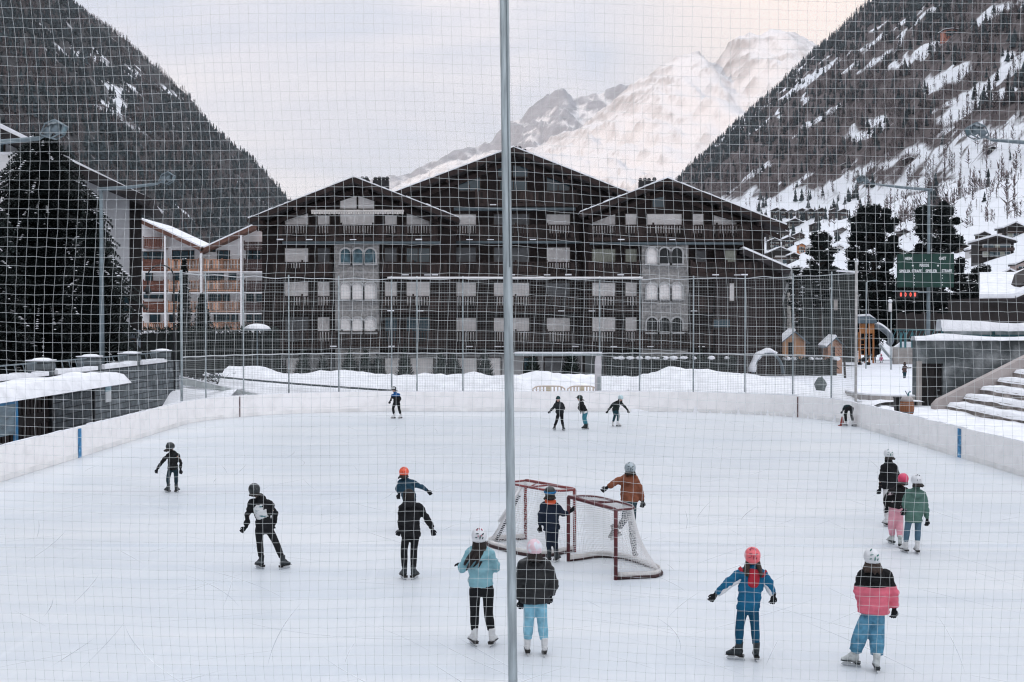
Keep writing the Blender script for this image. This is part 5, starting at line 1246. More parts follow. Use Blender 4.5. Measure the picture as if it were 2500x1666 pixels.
# ================================================================ big chalet half hidden by the spruce on the left
YB = 78.0; b0 = Vector((at(150, 787, YB).x, YB, 0))
def skew(mb):
    mb.v = [(x * (y / YB) if y > YB + 0.2 else x, y, z) for x, y, z in mb.v]; return mb
big = thing('apartment_chalet', 'tall pale chalet with snowy sloping roof half hidden behind the big spruce', 'building', b0)
mb = MB(); mb.prism(poly([(-420, 985), (-420, 150), (268, 462), (316, 484), (316, 905)], YB), YB, YB + 9); skew(mb).build('wall', mat('pale_grey_wall', (0.52, 0.53, 0.55), 0.85, 0.1, 0.6), big, off=b0)
a, b_ = at(316, 478, YB), at(346, 968, YB); mb = MB(); mb.box(a.x, b_.x, YB + 0.15, YB + 9, 0, at(330, 486, YB).z); skew(mb).build('wood_wall', mat('shaded_brown_board', (0.020, 0.017, 0.017), 0.8, 0.3, 2, stretch=(5, 5, .5)), big, off=b0)  # near-black brown also paints in the shade on this side wall
a, b_ = at(276, 806, YB), at(344, 900, YB); mb = MB(); mb.box(a.x, b_.x, YB - 0.6, YB - 0.01, 0, a.z); mb.build('annexe', mat('blue_grey_wall', (0.10, 0.12, 0.14), 0.85, 0.2, 1), big, off=b0)
A, B_ = at(-60, 285, YB - 2.4), at(372, 486, YB - 2.4); bk_ = lambda v: Vector((v.x, YB + 10, v.z)); mb = MB(); slab(mb, (A, B_, bk_(B_), bk_(A)), 0.45); r = skew(mb).build('roof', M_roof, big, off=b0)
mb = MB(); up = Vector((0, .05, 0.34)); slab(mb, (A + up, B_ + up + Vector((-.5, 0, -.1)), bk_(B_) + up, bk_(A) + up), 0.335); skew(mb).build('roof_snow', M_snow2, r, off=b0)
for t_, bt in ((378, 421), (470, 520), (560, 600), (640, 680)):
    a, b_ = at(-160, t_, YB - 1.5), at(78, bt, YB - 1.5); mb = MB(); mb.box(a.x, b_.x, YB - 1.5, YB - 0.01, b_.z, a.z); q = mb.build('balcony', M_white, big, off=b0)
    mb = MB(); mb.box(a.x, b_.x, YB - 1.55, YB - 0.02, a.z + 0.003, a.z + 0.14); mb.build('snow_ledge', M_snow2, q, off=b0)
    window(-60, 10, t_ - 40, t_ + 20, YB, 'glass', parent=big, base=b0)
window(298, 316, 724, 760, YB, 'glass', parent=big, base=b0); window(291, 304, 830, 866, YB - 0.61, 'glass', parent=big, base=b0); window(318, 330, 830, 866, YB - 0.61, 'glass', parent=big, base=b0)

# ================================================================ stone wall, shelter and fence on the left
def wall_line(px): return Vector((-17.0, -17.0 * FPX / (px - 1250), 0))
w0 = Vector((-17, 50, 0)); sw = thing('stone_wall', 'long grey stone wall with snowy ledge and square pillars along the left boards', 'wall', w0)
mb = MB(); mb.box(-17.6, -17.0, 24, 64.6, -0.3, 2.56); mb.build('masonry', mat('rubble_stone_side', (0.070, 0.085, 0.093), 0.9, 0.28, 3.0, brick=dict(c2=(0.15, 0.17, 0.18), mortar=(0.045, 0.05, 0.055), w=0.62, h=0.24, m=0.02, rot=(R(90), 0, R(90))), bump=0.7, bscale=9), sw, off=w0)
mb = MB(); mb.tube([(-17.3, 64.6, -0.3), (-17.3, 64.6, 2.5)], 0.29, 12); mb.build('rounded_end', mat('blue_grey_stone', (0.06, 0.09, 0.11), 0.9, 0.3, 4, bump=0.5), sw, off=w0)
cols_ = [-150, -30, 120, 237, 333, 409]
prevY = None
for i, px in enumerate(cols_):
    Yc_ = wall_line(px).y
    mb = MB(); mb.box(-17.68, -16.94, Yc_ - 0.42, Yc_ + 0.42, 2.563, 3.08); p_ = mb.build('pillar', MATS['rubble_stone_side'], sw, off=w0)
    mb = MB(); mb.box(-17.72, -16.90, Yc_ - 0.46, Yc_ + 0.46, 3.083, 3.12); mb.ball((-17.28, Yc_ + 0.05, 3.11), (0.36, 0.42, 0.085), 10, 5); mb.ball((-17.35, Yc_ - 0.2, 3.12), (0.22, 0.2, 0.07), 8, 5); mb.build('pillar_snow', M_snow2, p_, off=w0)
    if prevY is not None:
        mb = MB(); mb.tube([(-17.3, prevY + 0.45, 3.02), (-17.3, Yc_ - 0.45, 3.02)], 0.03, 6); n = int((Yc_ - prevY) / 0.75)
        for k in range(1, n): y_ = prevY + (Yc_ - prevY) * k / n; mb.tube([(-17.3, y_ - 0.2, 3.02), (-17.3, y_ + 0.1, 2.57)], 0.018, 5)
        mb.build('railing', M_steel_d, sw, off=w0)
        mb = MB(); y_ = prevY + 0.35
        while y_ < Yc_ - 0.9:
            hh = 0.10 + 0.09 * random.random(); mb.box(-17.25, -16.80, y_, y_ + 0.5, 2.563, 2.57 + hh); y_ += 0.5
        mb.build('ledge_snow', M_snow2, sw, off=w0)
    prevY = Yc_
s0 = Vector((-16, 45, 0)); sh_ = thing('player_shelter', 'low players shelter with thick snow on its flat roof by the left wall', 'shelter', s0)
mb = MB(); mb.box(-16.9, -15.5, 33, 50.6, 2.12, 2.22); mb.build('roof', mat('blue_fascia', (0.02, 0.07, 0.13), 0.6, 0.2, 3), sh_, off=s0)
X, Y = np.meshgrid(np.linspace(-16.98, -15.36, 9), np.arange(32.8, 51.0, 0.35)); e_ = np.minimum(np.minimum((X + 16.98), (-15.36 - X)) / 0.25, np.minimum(Y - 32.8, 50.8 - Y) / 0.3)
Z = 2.20 + np.clip(e_, 0, 1) ** 0.5 * (0.36 + (fbm(X, Y * 0.4, 3) - 0.5) * 0.30) - 0.14 * (e_ <= 0)
link('roof_snow', grid_mesh('roof_snow', X - s0.x, Y - s0.y, Z, [M_snow2]), sh_)
for y_ in (34, 39.5, 45, 49.6):
    mb = MB(); mb.box(-16.48, -16.38, y_ - 0.05, y_ + 0.05, 0.003, 2.117); mb.build('post', M_black, sh_, off=s0)
mb = MB()
for k in range(46):
    y_ = 33.2 + k * 0.35
    if y_ < 45.4: mb.box(-16.58, -16.52, y_, y_ + 0.20, 0.1, 1.95)
mb.box(-16.60, -16.50, 33, 45.6, 0.95, 1.35); mb.box(-16.60, -16.50, 33, 45.6, 1.90, 2.1); mb.box(-16.60, -16.50, 33, 45.6, 0.05, 0.2)
mb.build('slatted_back', M_darkwood2, sh_, off=s0)
mb = MB(); mb.box(-15.62, -15.58, 33.5, 39.6, 1.0, 1.95); g_ = mb.build('glass_screen', mat('milky_glass', (0.20, 0.28, 0.33), 0.3, 0.3, 1.5, stretch=(1, 1, 4), alpha=0.55), sh_, off=s0)
mb = MB(); mb.box(-15.65, -15.55, 39.6, 39.75, 0.05, 2.1); mb.box(-15.65, -15.55, 33.5, 39.6, 1.95, 2.05); mb.build('blue_frame', mat('bright_blue_frame', (0.02, 0.16, 0.33), 0.5, 0.2, 3), g_, off=s0)
p_ = Vector((-16.9, wall_line(261).y, 0)); t_ = thing('notice_board', 'small pale notice board hanging on the stone wall', 'sign', (p_.x + 0.0, p_.y, 1.15), None)
mb = MB(); mb.box(-0.09, -0.03, -0.32, 0.32, 0, 0.85); mb.build('board', mat('notice_pale', (0.50, 0.52, 0.53), 0.6, 0.1, 1, zsplit=[(0.45, (0.17, 0.27, 0.31))]), t_)
mb = MB(); mb.box(-0.085, -0.025, -0.36, 0.36, 0.853, 0.90); mb.build('cap', M_steel_d, t_)

# ================================================================ trees near the rink
M_needle = mat('spruce_needles', (0.016, 0.022, 0.021), 0.9, 0.35, 1.2, island=0.8); M_bark = mat('bark', (0.035, 0.028, 0.025), 0.9, 0.3, 4, stretch=(4, 4, 0.6), bump=0.6)
def spruce(label, px, py_top, Y, wpx, seed, cat='tree', group='trees near the rink', dens=1.0, snowy=0.12, name='spruce_tree', base=-0.2, zlow=0.05, power=0.85):
    """tapered trunk, whorls of drooping boughs hung with small needle sprays, some carrying snow"""
    rr = np.random.default_rng(seed); top = at(px, py_top, Y); h = top.z - base; r = wpx * Y / FPX / 2
    t_ = thing(name, label, cat, (top.x, Y, base), group)
    mb = MB(); mb.tube([(0, 0, -0.2), (0.03, 0, h * 0.4), (0, 0.02, h * 0.8), (0, 0, h * 0.99)], [0.018 * h, 0.013 * h, 0.006 * h, 0.01], 8); mb.build('trunk', M_bark, t_)
    V = []; F = []; SV = []; SF = []; LV = MB()
    z = h * zlow; n = 0
    while z < h * 0.985:
        fr = 1 - (z - h * zlow) / (h * (1 - zlow)); k = max(4, int((6 + 7 * fr) * dens))
        for b in range(k):
            a = rr.random() * 6.283; l = r * (fr ** power) * (0.62 + 0.5 * rr.random()) + 0.12; d = np.array([math.cos(a), math.sin(a), 0]); s_ = np.array([-d[1], d[0], 0])
            zz = z + rr.random() * 0.25; droop = 0.30 + 0.25 * rr.random(); m = max(4, int(l / 0.16 * dens))
            if l > 0.8 and rr.random() < 0.5: LV.tube([(0, 0, zz), (d[0] * l * 0.6, d[1] * l * 0.6, zz - 0.05 * l)], [0.02, 0.008], 4, cap=False)
            snow_b = rr.random() < snowy
            for i in range(m):
                t = (i + 0.6) / m; c = d * (l * t); zc = zz + 0.10 * l * math.sin(t * 2.2) - droop * l * t * t
                wd = 0.5 * l * (1 - t) ** 0.7 * 0.55 + 0.10
                for sg in (-1, 1):
                    q = wd * (0.6 + 0.7 * rr.random()); c0 = np.array([c[0], c[1], zc]); tip = c0 + s_ * (sg * q) + d * (0.28 * q) + np.array([0, 0, -0.10 - 0.35 * q * rr.random()])
                    w2 = d * (0.05 + 0.035 * rr.random()); o = len(V)
                    V += [c0 - w2, c0 + w2, tip]; F.append((o, o + 1, o + 2))
                o = len(V); dn = 0.12 + 0.16 * rr.random(); c0 = np.array([c[0], c[1], zc])      # hanging spray
                V += [c0 - d * 0.07, c0 + d * 0.07, c0 + s_ * (rr.random() - 0.5) * 0.12 + np.array([0, 0, -dn])]; F.append((o, o + 1, o + 2))
                if snow_b and rr.random() < 0.55 and t > 0.3:
                    o = len(SV); q = 0.09 + 0.10 * rr.random(); u = np.array([0, 0, 0.035]); c0 = c0 + u
                    SV += [c0 - d * q, c0 + s_ * q * 0.6, c0 + d * q, c0 - s_ * q * 0.6, c0 + np.array([0, 0, 0.05])]; SF += [(o, o + 1, o + 4), (o + 1, o + 2, o + 4), (o + 2, o + 3, o + 4), (o + 3, o, o + 4)]
        z += max(0.13, 0.30 * fr) * (1.0 if h > 6 else 0.7)
    nout = len(F)
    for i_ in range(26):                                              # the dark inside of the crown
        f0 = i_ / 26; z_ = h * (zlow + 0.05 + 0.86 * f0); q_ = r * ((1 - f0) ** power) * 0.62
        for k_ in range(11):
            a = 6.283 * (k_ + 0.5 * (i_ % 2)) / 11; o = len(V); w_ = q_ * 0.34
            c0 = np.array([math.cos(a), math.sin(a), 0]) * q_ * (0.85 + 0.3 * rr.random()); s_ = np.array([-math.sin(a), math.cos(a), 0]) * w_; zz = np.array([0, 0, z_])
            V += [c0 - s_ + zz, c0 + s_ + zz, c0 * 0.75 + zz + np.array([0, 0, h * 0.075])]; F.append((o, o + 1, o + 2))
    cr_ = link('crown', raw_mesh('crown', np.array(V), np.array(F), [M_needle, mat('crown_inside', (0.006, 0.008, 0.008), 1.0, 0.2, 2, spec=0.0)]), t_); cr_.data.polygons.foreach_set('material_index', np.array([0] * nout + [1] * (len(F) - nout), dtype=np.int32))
    if LV.f: LV.build('limbs', M_bark, t_)
    if SF: tag(link('snow_on_boughs', raw_mesh('snow_on_boughs', np.array(SV), np.array(SF), [M_snow2]), cr_), kind='stuff')
    return t_
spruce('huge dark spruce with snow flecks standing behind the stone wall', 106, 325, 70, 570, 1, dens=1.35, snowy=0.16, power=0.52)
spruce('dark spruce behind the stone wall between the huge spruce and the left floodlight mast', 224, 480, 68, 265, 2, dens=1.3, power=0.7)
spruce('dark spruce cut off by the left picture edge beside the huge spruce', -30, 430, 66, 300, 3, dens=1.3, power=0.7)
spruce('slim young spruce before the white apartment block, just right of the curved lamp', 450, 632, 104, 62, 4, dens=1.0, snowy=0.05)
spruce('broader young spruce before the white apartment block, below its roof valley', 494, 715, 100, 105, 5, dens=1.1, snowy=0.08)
def pine(label, px, py_top, py_bot, Y, wpx, seed, nclump=46, snowy=0.05, name='stone_pine', egg=1.0):
    """a round-headed pine: trunk, forking limbs and many needle tufts gathered in uneven clumps"""
    rr = np.random.default_rng(seed); top = at(px, py_top, Y); bot = at(px, py_bot, Y).z; h = top.z - bot; r = wpx * Y / FPX / 2
    t_ = thing(name, label, 'tree', (top.x, Y, min(bot, 0)), 'trees near the rink'); b_ = min(bot, 0); z0 = bot - b_
    mb = MB(); mb.tube([(0, 0, -0.3), (0.05, 0, z0 + h * 0.3), (0, 0, z0 + h * 0.85)], [0.22, 0.16, 0.04], 8); mb.build('trunk', M_bark, t_)
    V = []; F = []; SV = []; SF = []; LB = MB(); core = []
    for c in range(int(nclump * 1.35)):
        f = rr.random() ** 0.8; zz = z0 + h * (0.03 + 0.93 * f); q = r * (math.sin(math.pi * min(1, 0.10 + 0.92 * (1 - f) ** (0.8 * egg))) ** 0.6) * (0.10 + 1.0 * math.sqrt(rr.random())); a = rr.random() * 6.283
        cc = np.array([q * math.cos(a), q * math.sin(a), zz]); cr_ = r * (0.20 + 0.20 * rr.random())
        LB.tube([(0, 0, max(0.2, zz - 0.5 * q)), tuple(cc)], [0.05, 0.015], 5, cap=False)
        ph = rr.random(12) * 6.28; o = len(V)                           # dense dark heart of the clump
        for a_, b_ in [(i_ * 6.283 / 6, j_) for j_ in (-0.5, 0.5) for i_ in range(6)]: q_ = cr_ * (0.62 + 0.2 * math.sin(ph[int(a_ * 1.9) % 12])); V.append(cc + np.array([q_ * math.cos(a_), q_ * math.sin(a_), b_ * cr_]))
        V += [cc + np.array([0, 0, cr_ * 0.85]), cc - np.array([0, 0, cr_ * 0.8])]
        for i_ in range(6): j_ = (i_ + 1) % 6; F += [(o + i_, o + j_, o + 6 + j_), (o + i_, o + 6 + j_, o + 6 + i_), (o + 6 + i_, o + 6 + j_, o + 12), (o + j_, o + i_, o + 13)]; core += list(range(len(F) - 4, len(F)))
        for i in range(120):
            v = rr.normal(size=3); v /= np.linalg.norm(v); p = cc + v * cr_ * (0.45 + 0.6 * rr.random()) * np.array([1, 1, 0.75]); w = np.cross(v, rr.normal(size=3)); w /= np.linalg.norm(w) + 1e-6; s = 0.10 + 0.13 * rr.random()
            o = len(V); V += [p - w * s * 0.45, p + w * s * 0.45, p + v * s * 1.3 + np.array([0, 0, s * 0.4])]; F.append((o, o + 1, o + 2))
            if v[2] > 0.55 and rr.random() < snowy * 3:
                o = len(SV); pp = p + np.array([0, 0, 0.08]); SV += [pp + np.array([s, 0, 0]), pp + np.array([0, s, 0]), pp + np.array([-s, 0, 0]), pp + np.array([0, -s, 0]), pp + np.array([0, 0, s * 0.5])]; SF += [(o, o + 1, o + 4), (o + 1, o + 2, o + 4), (o + 2, o + 3, o + 4), (o + 3, o, o + 4)]
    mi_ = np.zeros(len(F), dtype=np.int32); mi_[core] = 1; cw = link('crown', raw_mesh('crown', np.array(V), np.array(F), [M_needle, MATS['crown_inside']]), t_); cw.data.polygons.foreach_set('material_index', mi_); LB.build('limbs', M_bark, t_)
    if SF: link('snow_on_crown', raw_mesh('snow_on_crown', np.array(SV), np.array(SF), [M_snow2]), cw)
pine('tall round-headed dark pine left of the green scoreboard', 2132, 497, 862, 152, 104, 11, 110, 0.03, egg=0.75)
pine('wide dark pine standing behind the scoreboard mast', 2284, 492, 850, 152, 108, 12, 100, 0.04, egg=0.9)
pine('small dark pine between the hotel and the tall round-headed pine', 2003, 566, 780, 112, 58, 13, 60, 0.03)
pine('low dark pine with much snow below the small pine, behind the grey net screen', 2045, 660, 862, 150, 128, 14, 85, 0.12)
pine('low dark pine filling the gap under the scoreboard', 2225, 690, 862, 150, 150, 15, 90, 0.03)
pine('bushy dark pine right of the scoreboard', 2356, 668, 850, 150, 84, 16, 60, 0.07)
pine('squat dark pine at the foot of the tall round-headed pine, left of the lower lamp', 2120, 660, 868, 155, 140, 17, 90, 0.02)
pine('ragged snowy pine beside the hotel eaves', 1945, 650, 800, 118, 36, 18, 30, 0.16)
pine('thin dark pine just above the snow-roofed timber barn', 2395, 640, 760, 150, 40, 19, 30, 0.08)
# a leafless tree on the plaza and dark hedges
def hedge(label, pxs, py_t, py_b, Y, depth, seed, snow=True, name='hedge'):
    a, b_ = at(pxs[0], py_t, Y), at(pxs[1], py_b, Y); rr = np.random.default_rng(seed); h = a.z - b_.z; W = b_.x - a.x
    t_ = thing(name, label, 'hedge', (a.x, Y, b_.z)); n = int(min(7000, 90 * W * h)); P_ = np.stack([rr.random(n) * W, rr.random(n) * depth, h * rr.random(n) ** 0.7], -1)
    V = []; F = []
    for p in P_:
        v = rr.normal(size=3) * 0.14; w = rr.normal(size=3) * 0.08; o = len(V); V += [p - w, p + w, p + v + np.array([0, 0, 0.05])]; F.append((o, o + 1, o + 2))
    link('foliage', raw_mesh('foliage', np.array(V), np.array(F), [MATS['clipped_conifer']]), t_)
    mb = MB(); mb.box(0.05, W - 0.05, 0.1, depth, -0.2, h * 0.86); mb.build('twigs', mat('hedge_core', (0.014, 0.017, 0.016), 0.9, 0.4, 3, bump=0.8), t_)
    if snow:
        mb = MB(); x_ = 0
        while x_ < W:
            w = 0.2 + rr.random() * 0.6
            if rr.random() < 0.62: mb.ball((x_, depth * 0.3, h * 0.93), (w * 0.5, 0.35, 0.10 + 0.09 * rr.random()), 8, 5)
            x_ += w
        mb.build('snow_cap', M_snow2, t_)
hedge('long dark hedge under the white apartment block', (336, 672), 800, 905, 92, 2.0, 1, False)
hedge('low dark hedge with snow dots behind the snow bank, right of the hotel', (1815, 2045), 874, 915, 99.0, 1.2, 2)
hedge('dark hedge before the ground floor at the right end of the hotel', (1480, 1800), 872, 915, 94.0, 1.0, 3)
t_ = at(2062, 925, 90); bt_ = thing('bare_tree', 'thin leafless tree on the snow beside the low hedge', 'tree', (t_.x, 90, 0)); mb = MB(); rr = random.Random(5)
mb.tube([(0.05, 0, 0), (0.0, 0, 1.2), (-0.05, 0, 2.6), (0.1, 0, 4.4)], [0.10, 0.085, 0.06, 0.012], 7); mb.build('trunk', M_bark, bt_)
mb = MB()
for i in range(34):
    z = 1.7 + 2.4 * rr.random(); a = rr.random() * 6.283; l = 0.5 + 0.8 * rr.random(); d = Vector((math.cos(a), math.sin(a), 0.9)); p0 = Vector((0, 0, z)); mb.tube([p0, p0 + d * l * 0.5, p0 + d * l + Vector((0, 0, 0.1))], [0.022, 0.014, 0.004], 4)
    for k in range(3): q = p0 + d * l * (0.4 + 0.2 * k); mb.tube([q, q + Vector((rr.random() - .5, rr.random() - .5, 0.5 * rr.random())) * 0.6], [0.010, 0.003], 3)
mb.build('branches', M_bark, bt_)
t_ = at(537, 917, 66.5); sb = thing('snowy_bush', 'small bush buried in snow at the left end of the snow bank', 'bush', (t_.x, 66.5, 1.2)); mb = MB(); ms = MB()
for i in range(90):
    a = rr.random() * 6.283; l = 0.3 + 0.6 * rr.random(); d = Vector((math.cos(a) * 1.1, math.sin(a), 0.25 + 0.7 * rr.random())) * l; mb.tube([(0, 0, 0), d], [0.02, 0.006], 3); 
    if i % 2: ms.ball(d * 0.9, (0.09, 0.09, 0.05), 6, 4)
mb.build('twigs', M_bark, sb); ms.build('snow_clumps', M_snow2, sb)

# ================================================================ masts, lamps and the scoreboard
def floodlight(label, px, pyt, Y, arm, head, hs, hidden=False):
    """mast with a long side arm and an angular lamp cage at its end"""
    T = at(px, pyt, Y); E = at(*arm, Y + (0.0)); Hd = at(*head, Y)
    f = thing('floodlight_mast', label, 'floodlight', (T.x, Y, 0), 'rink floodlights'); o = f.location
    mb = MB(); mb.tube([(T.x, Y, 0), (T.x, Y, T.z * 0.5), (T.x, Y, T.z)], [0.13, 0.11, 0.085], 10); mb.build('mast', M_steel_d, f, off=o, smooth=True)
    mb = MB(); mb.tube([T - Vector((0.15 * (1 if E.x > T.x else -1), 0, 0)), (T + E) / 2 - Vector((0, 0, 0.03)), E], [0.095, 0.08, 0.06], 8); mb.build('arm', M_steel_d, f, off=o, smooth=True)
    s = hs; dr = 1 if E.x > T.x else -1
    mb = MB(); mb.tube([E, Hd], 0.04 * s / 0.5, 6); c = Hd
    fr = [Vector((dr * x * s, y * s, z * s)) for x, y, z in ((-0.75, -0.4, -0.35), (-0.45, -0.4, 0.35), (0.15, -0.4, 0.62), (0.75, -0.4, 0.25), (0.55, -0.4, -0.25), (0.0, -0.4, -0.55))]
    bkf = [v + Vector((0, 0.8 * s, 0)) for v in fr]
    for q in (fr, bkf):
        for i in range(6): mb.tube([c + q[i], c + q[(i + 1) % 6]], 0.05 * s, 5)
    for i in range(6): mb.tube([c + fr[i], c + bkf[i]], 0.05 * s, 5)
    hd_ = mb.build('lamp_cage', M_steel_d, f, off=o)
    for k, (x, z) in enumerate(((-0.28, 0.05), (0.22, 0.18))):
        mb = MB(); mb.tube([c + Vector((dr * (x - 0.25) * s, 0, (z - 0.32) * s)), c + Vector((dr * x * s, 0, z * s)), c + Vector((dr * (x + 0.22) * s, 0, (z + 0.3) * s))], [(0.30 * s, 0.34 * s), (0.28 * s, 0.30 * s), (0.12 * s, 0.14 * s)], 10); mb.build('lamp_housing', M_steel_d, hd_, off=o, smooth=True)
    mb = MB(); mb.add([c + fr[2] * 0.96, c + fr[3] * 0.96, c + bkf[3] * 0.96, c + bkf[2] * 0.96], [(0, 1, 2, 3)]); mb.add([c + fr[1] * 0.96, c + fr[2] * 0.96, c + bkf[2] * 0.96, c + bkf[1] * 0.96], [(0, 1, 2, 3)]); mb.add([c + fr[3] * 0.96, c + fr[4] * 0.96, c + bkf[4] * 0.96, c + bkf[3] * 0.96], [(0, 1, 2, 3)]); mb.build('reflector', mat('lamp_glass', (0.20, 0.29, 0.32), 0.15, 0.2, 4, spec=0.6), hd_, off=o)
    return f
floodlight('floodlight mast in front of the pale chalet, lamp arm reaching right over the dark slope', 247, 463, 58, (385, 449), (408, 436), 0.46)
floodlight('floodlight whose thick lamp arm enters from the left picture edge above the huge spruce', -190, 360, 36, (98, 338), (132, 318), 0.44)
scmast = floodlight('tall mast behind the green scoreboard with a lamp arm reaching left', 2268, 464, 76, (2130, 449), (2106, 440), 0.44)
floodlight('floodlight whose lamp arm enters from the right picture edge before the snowy slope', 2640, 355, 48, (2420, 342), (2385, 322), 0.52)
# green scoreboard
YS = 75.4; a, b_ = at(2194, 622, YS), at(2327, 700, YS); so = Vector(((a.x + b_.x) / 2, YS, b_.z))
sc_ = thing('scoreboard', 'green scoreboard with white words HEIM GAST PERIODE SPIELER STRAFE fixed to the mast', 'scoreboard', so)
mb = MB(); mb.box(a.x, b_.x, YS, YS + 0.22, b_.z, a.z); mb.build('panel', mat('scoreboard_green', (0.010, 0.043, 0.033), 0.6, 0.12, 2), sc_, off=so)
mb = MB()
for x0, x1, z0, z1 in ((a.x - 0.04, b_.x + 0.04, a.z, a.z + 0.04), (a.x - 0.04, b_.x + 0.04, b_.z - 0.04, b_.z), (a.x - 0.04, a.x, b_.z, a.z), (b_.x, b_.x + 0.04, b_.z, a.z)): mb.box(x0, x1, YS - 0.02, YS + 0.24, z0, z1)
mb.build('frame', mat('scoreboard_frame', (0.010, 0.045, 0.035), 0.6, 0.1), sc_, off=so)
mb = MB(); mb.box(so.x + 0.2, so.x + 0.5, YS + 0.22, YS + 0.5, b_.z + 0.3, b_.z + 0.5); mb.box(so.x + 0.2, so.x + 0.5, YS + 0.22, YS + 0.5, a.z - 0.5, a.z - 0.3); mb.build('bracket', M_steel_d, sc_, off=so)
M_letter = mat('white_lettering', (0.72, 0.74, 0.74), 0.5, 0.03)
def text(s, px, py, Y, hpx, par, off, m, name='lettering', wpx=None):
    c = bpy.data.curves.new(name, 'FONT'); c.body = s; c.align_x = 'CENTER'; c.align_y = 'CENTER'; c.size = hpx * Y / FPX * 1.38; c.extrude = 0.004; c.offset = 0.006
    o = bpy.data.objects.new(name, c); COL.objects.link(o); c.materials.append(m); o.parent = par; p = at(px, py, Y); o.location = p - Vector(off) + Vector((0, -0.008, 0)); o.rotation_euler = (R(90), 0, 0)
    if wpx:
        bpy.context.view_layer.update(); w = o.dimensions.x; o.scale = (wpx * Y / FPX / max(w, 1e-3), 1, 1)
    bpy.context.view_layer.update(); me_ = bpy.data.meshes.new_from_object(o.evaluated_get(bpy.context.evaluated_depsgraph_get())); loc, rot, scl = o.location.copy(), o.rotation_euler.copy(), o.scale.copy()
    bpy.data.objects.remove(o); q = link(name, me_, par); q.location = loc; q.rotation_euler = rot; q.scale = scl
    return q
for s, px, py, hpx, wpx in (('HEIM', 2217.5, 632, 7.2, 16.5), ('GAST', 2301, 631.5, 7.2, 17.5), ('PERIODE', 2256.5, 648.5, 7, 23), ('SPIELER', 2209, 663, 7.2, 27), ('STRAFE', 2238, 662.5, 7.2, 24), ('SPIELER', 2273.5, 662.5, 7.2, 28), ('STRAFE', 2311.5, 662, 7.2, 25)): text(s, px, py, YS, hpx, sc_, so, M_letter, wpx=wpx)
mb = MB()
for px, pys, r in ((2228.5, (649,), 0.055), (2290, (649,), 0.055), (2259, (635,), 0.03), (2232, (673, 679.5, 690, 696), 0.03), (2300.5, (673, 679.5, 690, 696), 0.03)):
    for py in pys: p_ = at(px, py, YS); mb.tube([p_ + Vector((0, -0.012, 0)), p_ + Vector((0, -0.002, 0))], r, 8)
mb.build('marker_dots', M_letter, sc_, off=so)
a, b_ = at(2182, 710, YS), at(2243, 728, YS); co = Vector(((a.x + b_.x) / 2, YS, b_.z)); ck = thing('clock_display', 'black clock display with four red glowing digits under the scoreboard', 'display', co)
mb = MB(); mb.box(a.x + 0.25, b_.x - 0.05, YS, YS + 0.2, b_.z, a.z - 0.06); mb.build('case', M_black, ck, off=co); mb = MB(); mb.box(a.x, b_.x, YS - 0.1, YS + 0.3, a.z - 0.055, a.z); mb.build('hood', M_steel_d, ck, off=co)
mb = MB(); mb.beam((b_.x - 0.1, YS + 0.1, a.z - 0.1), (so.x + 0.35, YS + 0.35, a.z - 0.1), 0.06, 0.06); mb.build('bracket', M_steel_d, ck, off=co)
M_led = mat('red_led', (1.0, 0.12, 0.08), 0.5, 0.0, emit=1.1)
for px in (2199.5, 2210.5, 2223, 2234): text('0', px, 720, YS, 9.5, ck, co, M_led, 'digit', wpx=4.2)
# path lamps and the curved lamp
def path_lamp(label, px, pt, pb, Y, kind):
    T, B_ = at(px, pt, Y), at(px, pb, Y); f = thing('street_lamp', label, 'lamp', (T.x, Y, 0)); o = f.location; mb = MB(); mb.tube([(T.x, Y, min(0, B_.z)), T], [0.07, 0.05], 8); mb.build('pole', M_steel if kind != 'hook' else M_black, f, off=o, smooth=True)
    if kind == 'arm':
        mb = MB(); mb.tube([T, T + Vector((0.25, 0, 0.12)), T + Vector((0.75, 0, 0.18))], [0.05, 0.045, 0.04], 6); mb.build('arm', M_steel, f, off=o)
        mb = MB(); mb.ball(T + Vector((0.85, 0, 0.16)), (0.30, 0.14, 0.09), 10, 6); mb.build('lamp_head', M_steel_d, f, off=o, smooth=True)
    elif kind == 'stack':
        mb = MB(); mb.tube([T - Vector((0.1, 0, 0.9)), T - Vector((0.1, 0, 0.1))], 0.16, 10); mb.build('lamp_head', M_white, f, off=o, smooth=True); mb = MB(); mb.ball(T + Vector((-0.1, 0, 0.1)), (0.22, 0.22, 0.18), 8, 6); mb.build('snow_cap', M_snow2, f, off=o)
    else:
        r = 0.42; mb = MB(); c = T - Vector((r, 0, 0)); P_ = [T - Vector((0, 0, 0.5))] + [c + Vector((r * math.cos(t), 0, r * math.sin(t))) for t in np.linspace(0, math.pi, 14)] + [c + Vector((-r, 0, -0.28))]
        r = 0.65; c = T - Vector((r, 0, 0)); P_ = [T - Vector((0, 0, 0.3))] + [c + Vector((r * math.cos(t), 0, r * 0.9 * math.sin(t))) for t in np.linspace(0, math.pi, 16)] + [c + Vector((-r, 0, -0.45))]
        mb.tube(P_, 0.035, 6); mb.build('crook', M_black, f, off=o, smooth=True); e_ = P_[-1]
        mb = MB(); mb.tube([e_, e_ - Vector((0, 0, 0.15)), e_ - Vector((0, 0, 0.28)), e_ - Vector((0, 0, 0.34))], [0.06, 0.14, 0.20, 0.22], 10); mb.ball(e_ - Vector((0, 0, 0.38)), 0.13, 8, 6); mb.build('lamp_head', M_black, f, off=o, smooth=True)
path_lamp('slim grey street lamp with curved arm in front of the playground tower', 2115, 690, 888, 122, 'arm')
path_lamp('lower snow-topped lamp between the playground slide and the scoreboard', 2176, 738, 870, 118, 'stack')
path_lamp('black lamp post with curved crook before the white apartment block', 424, 676, 962, 63.5, 'hook')

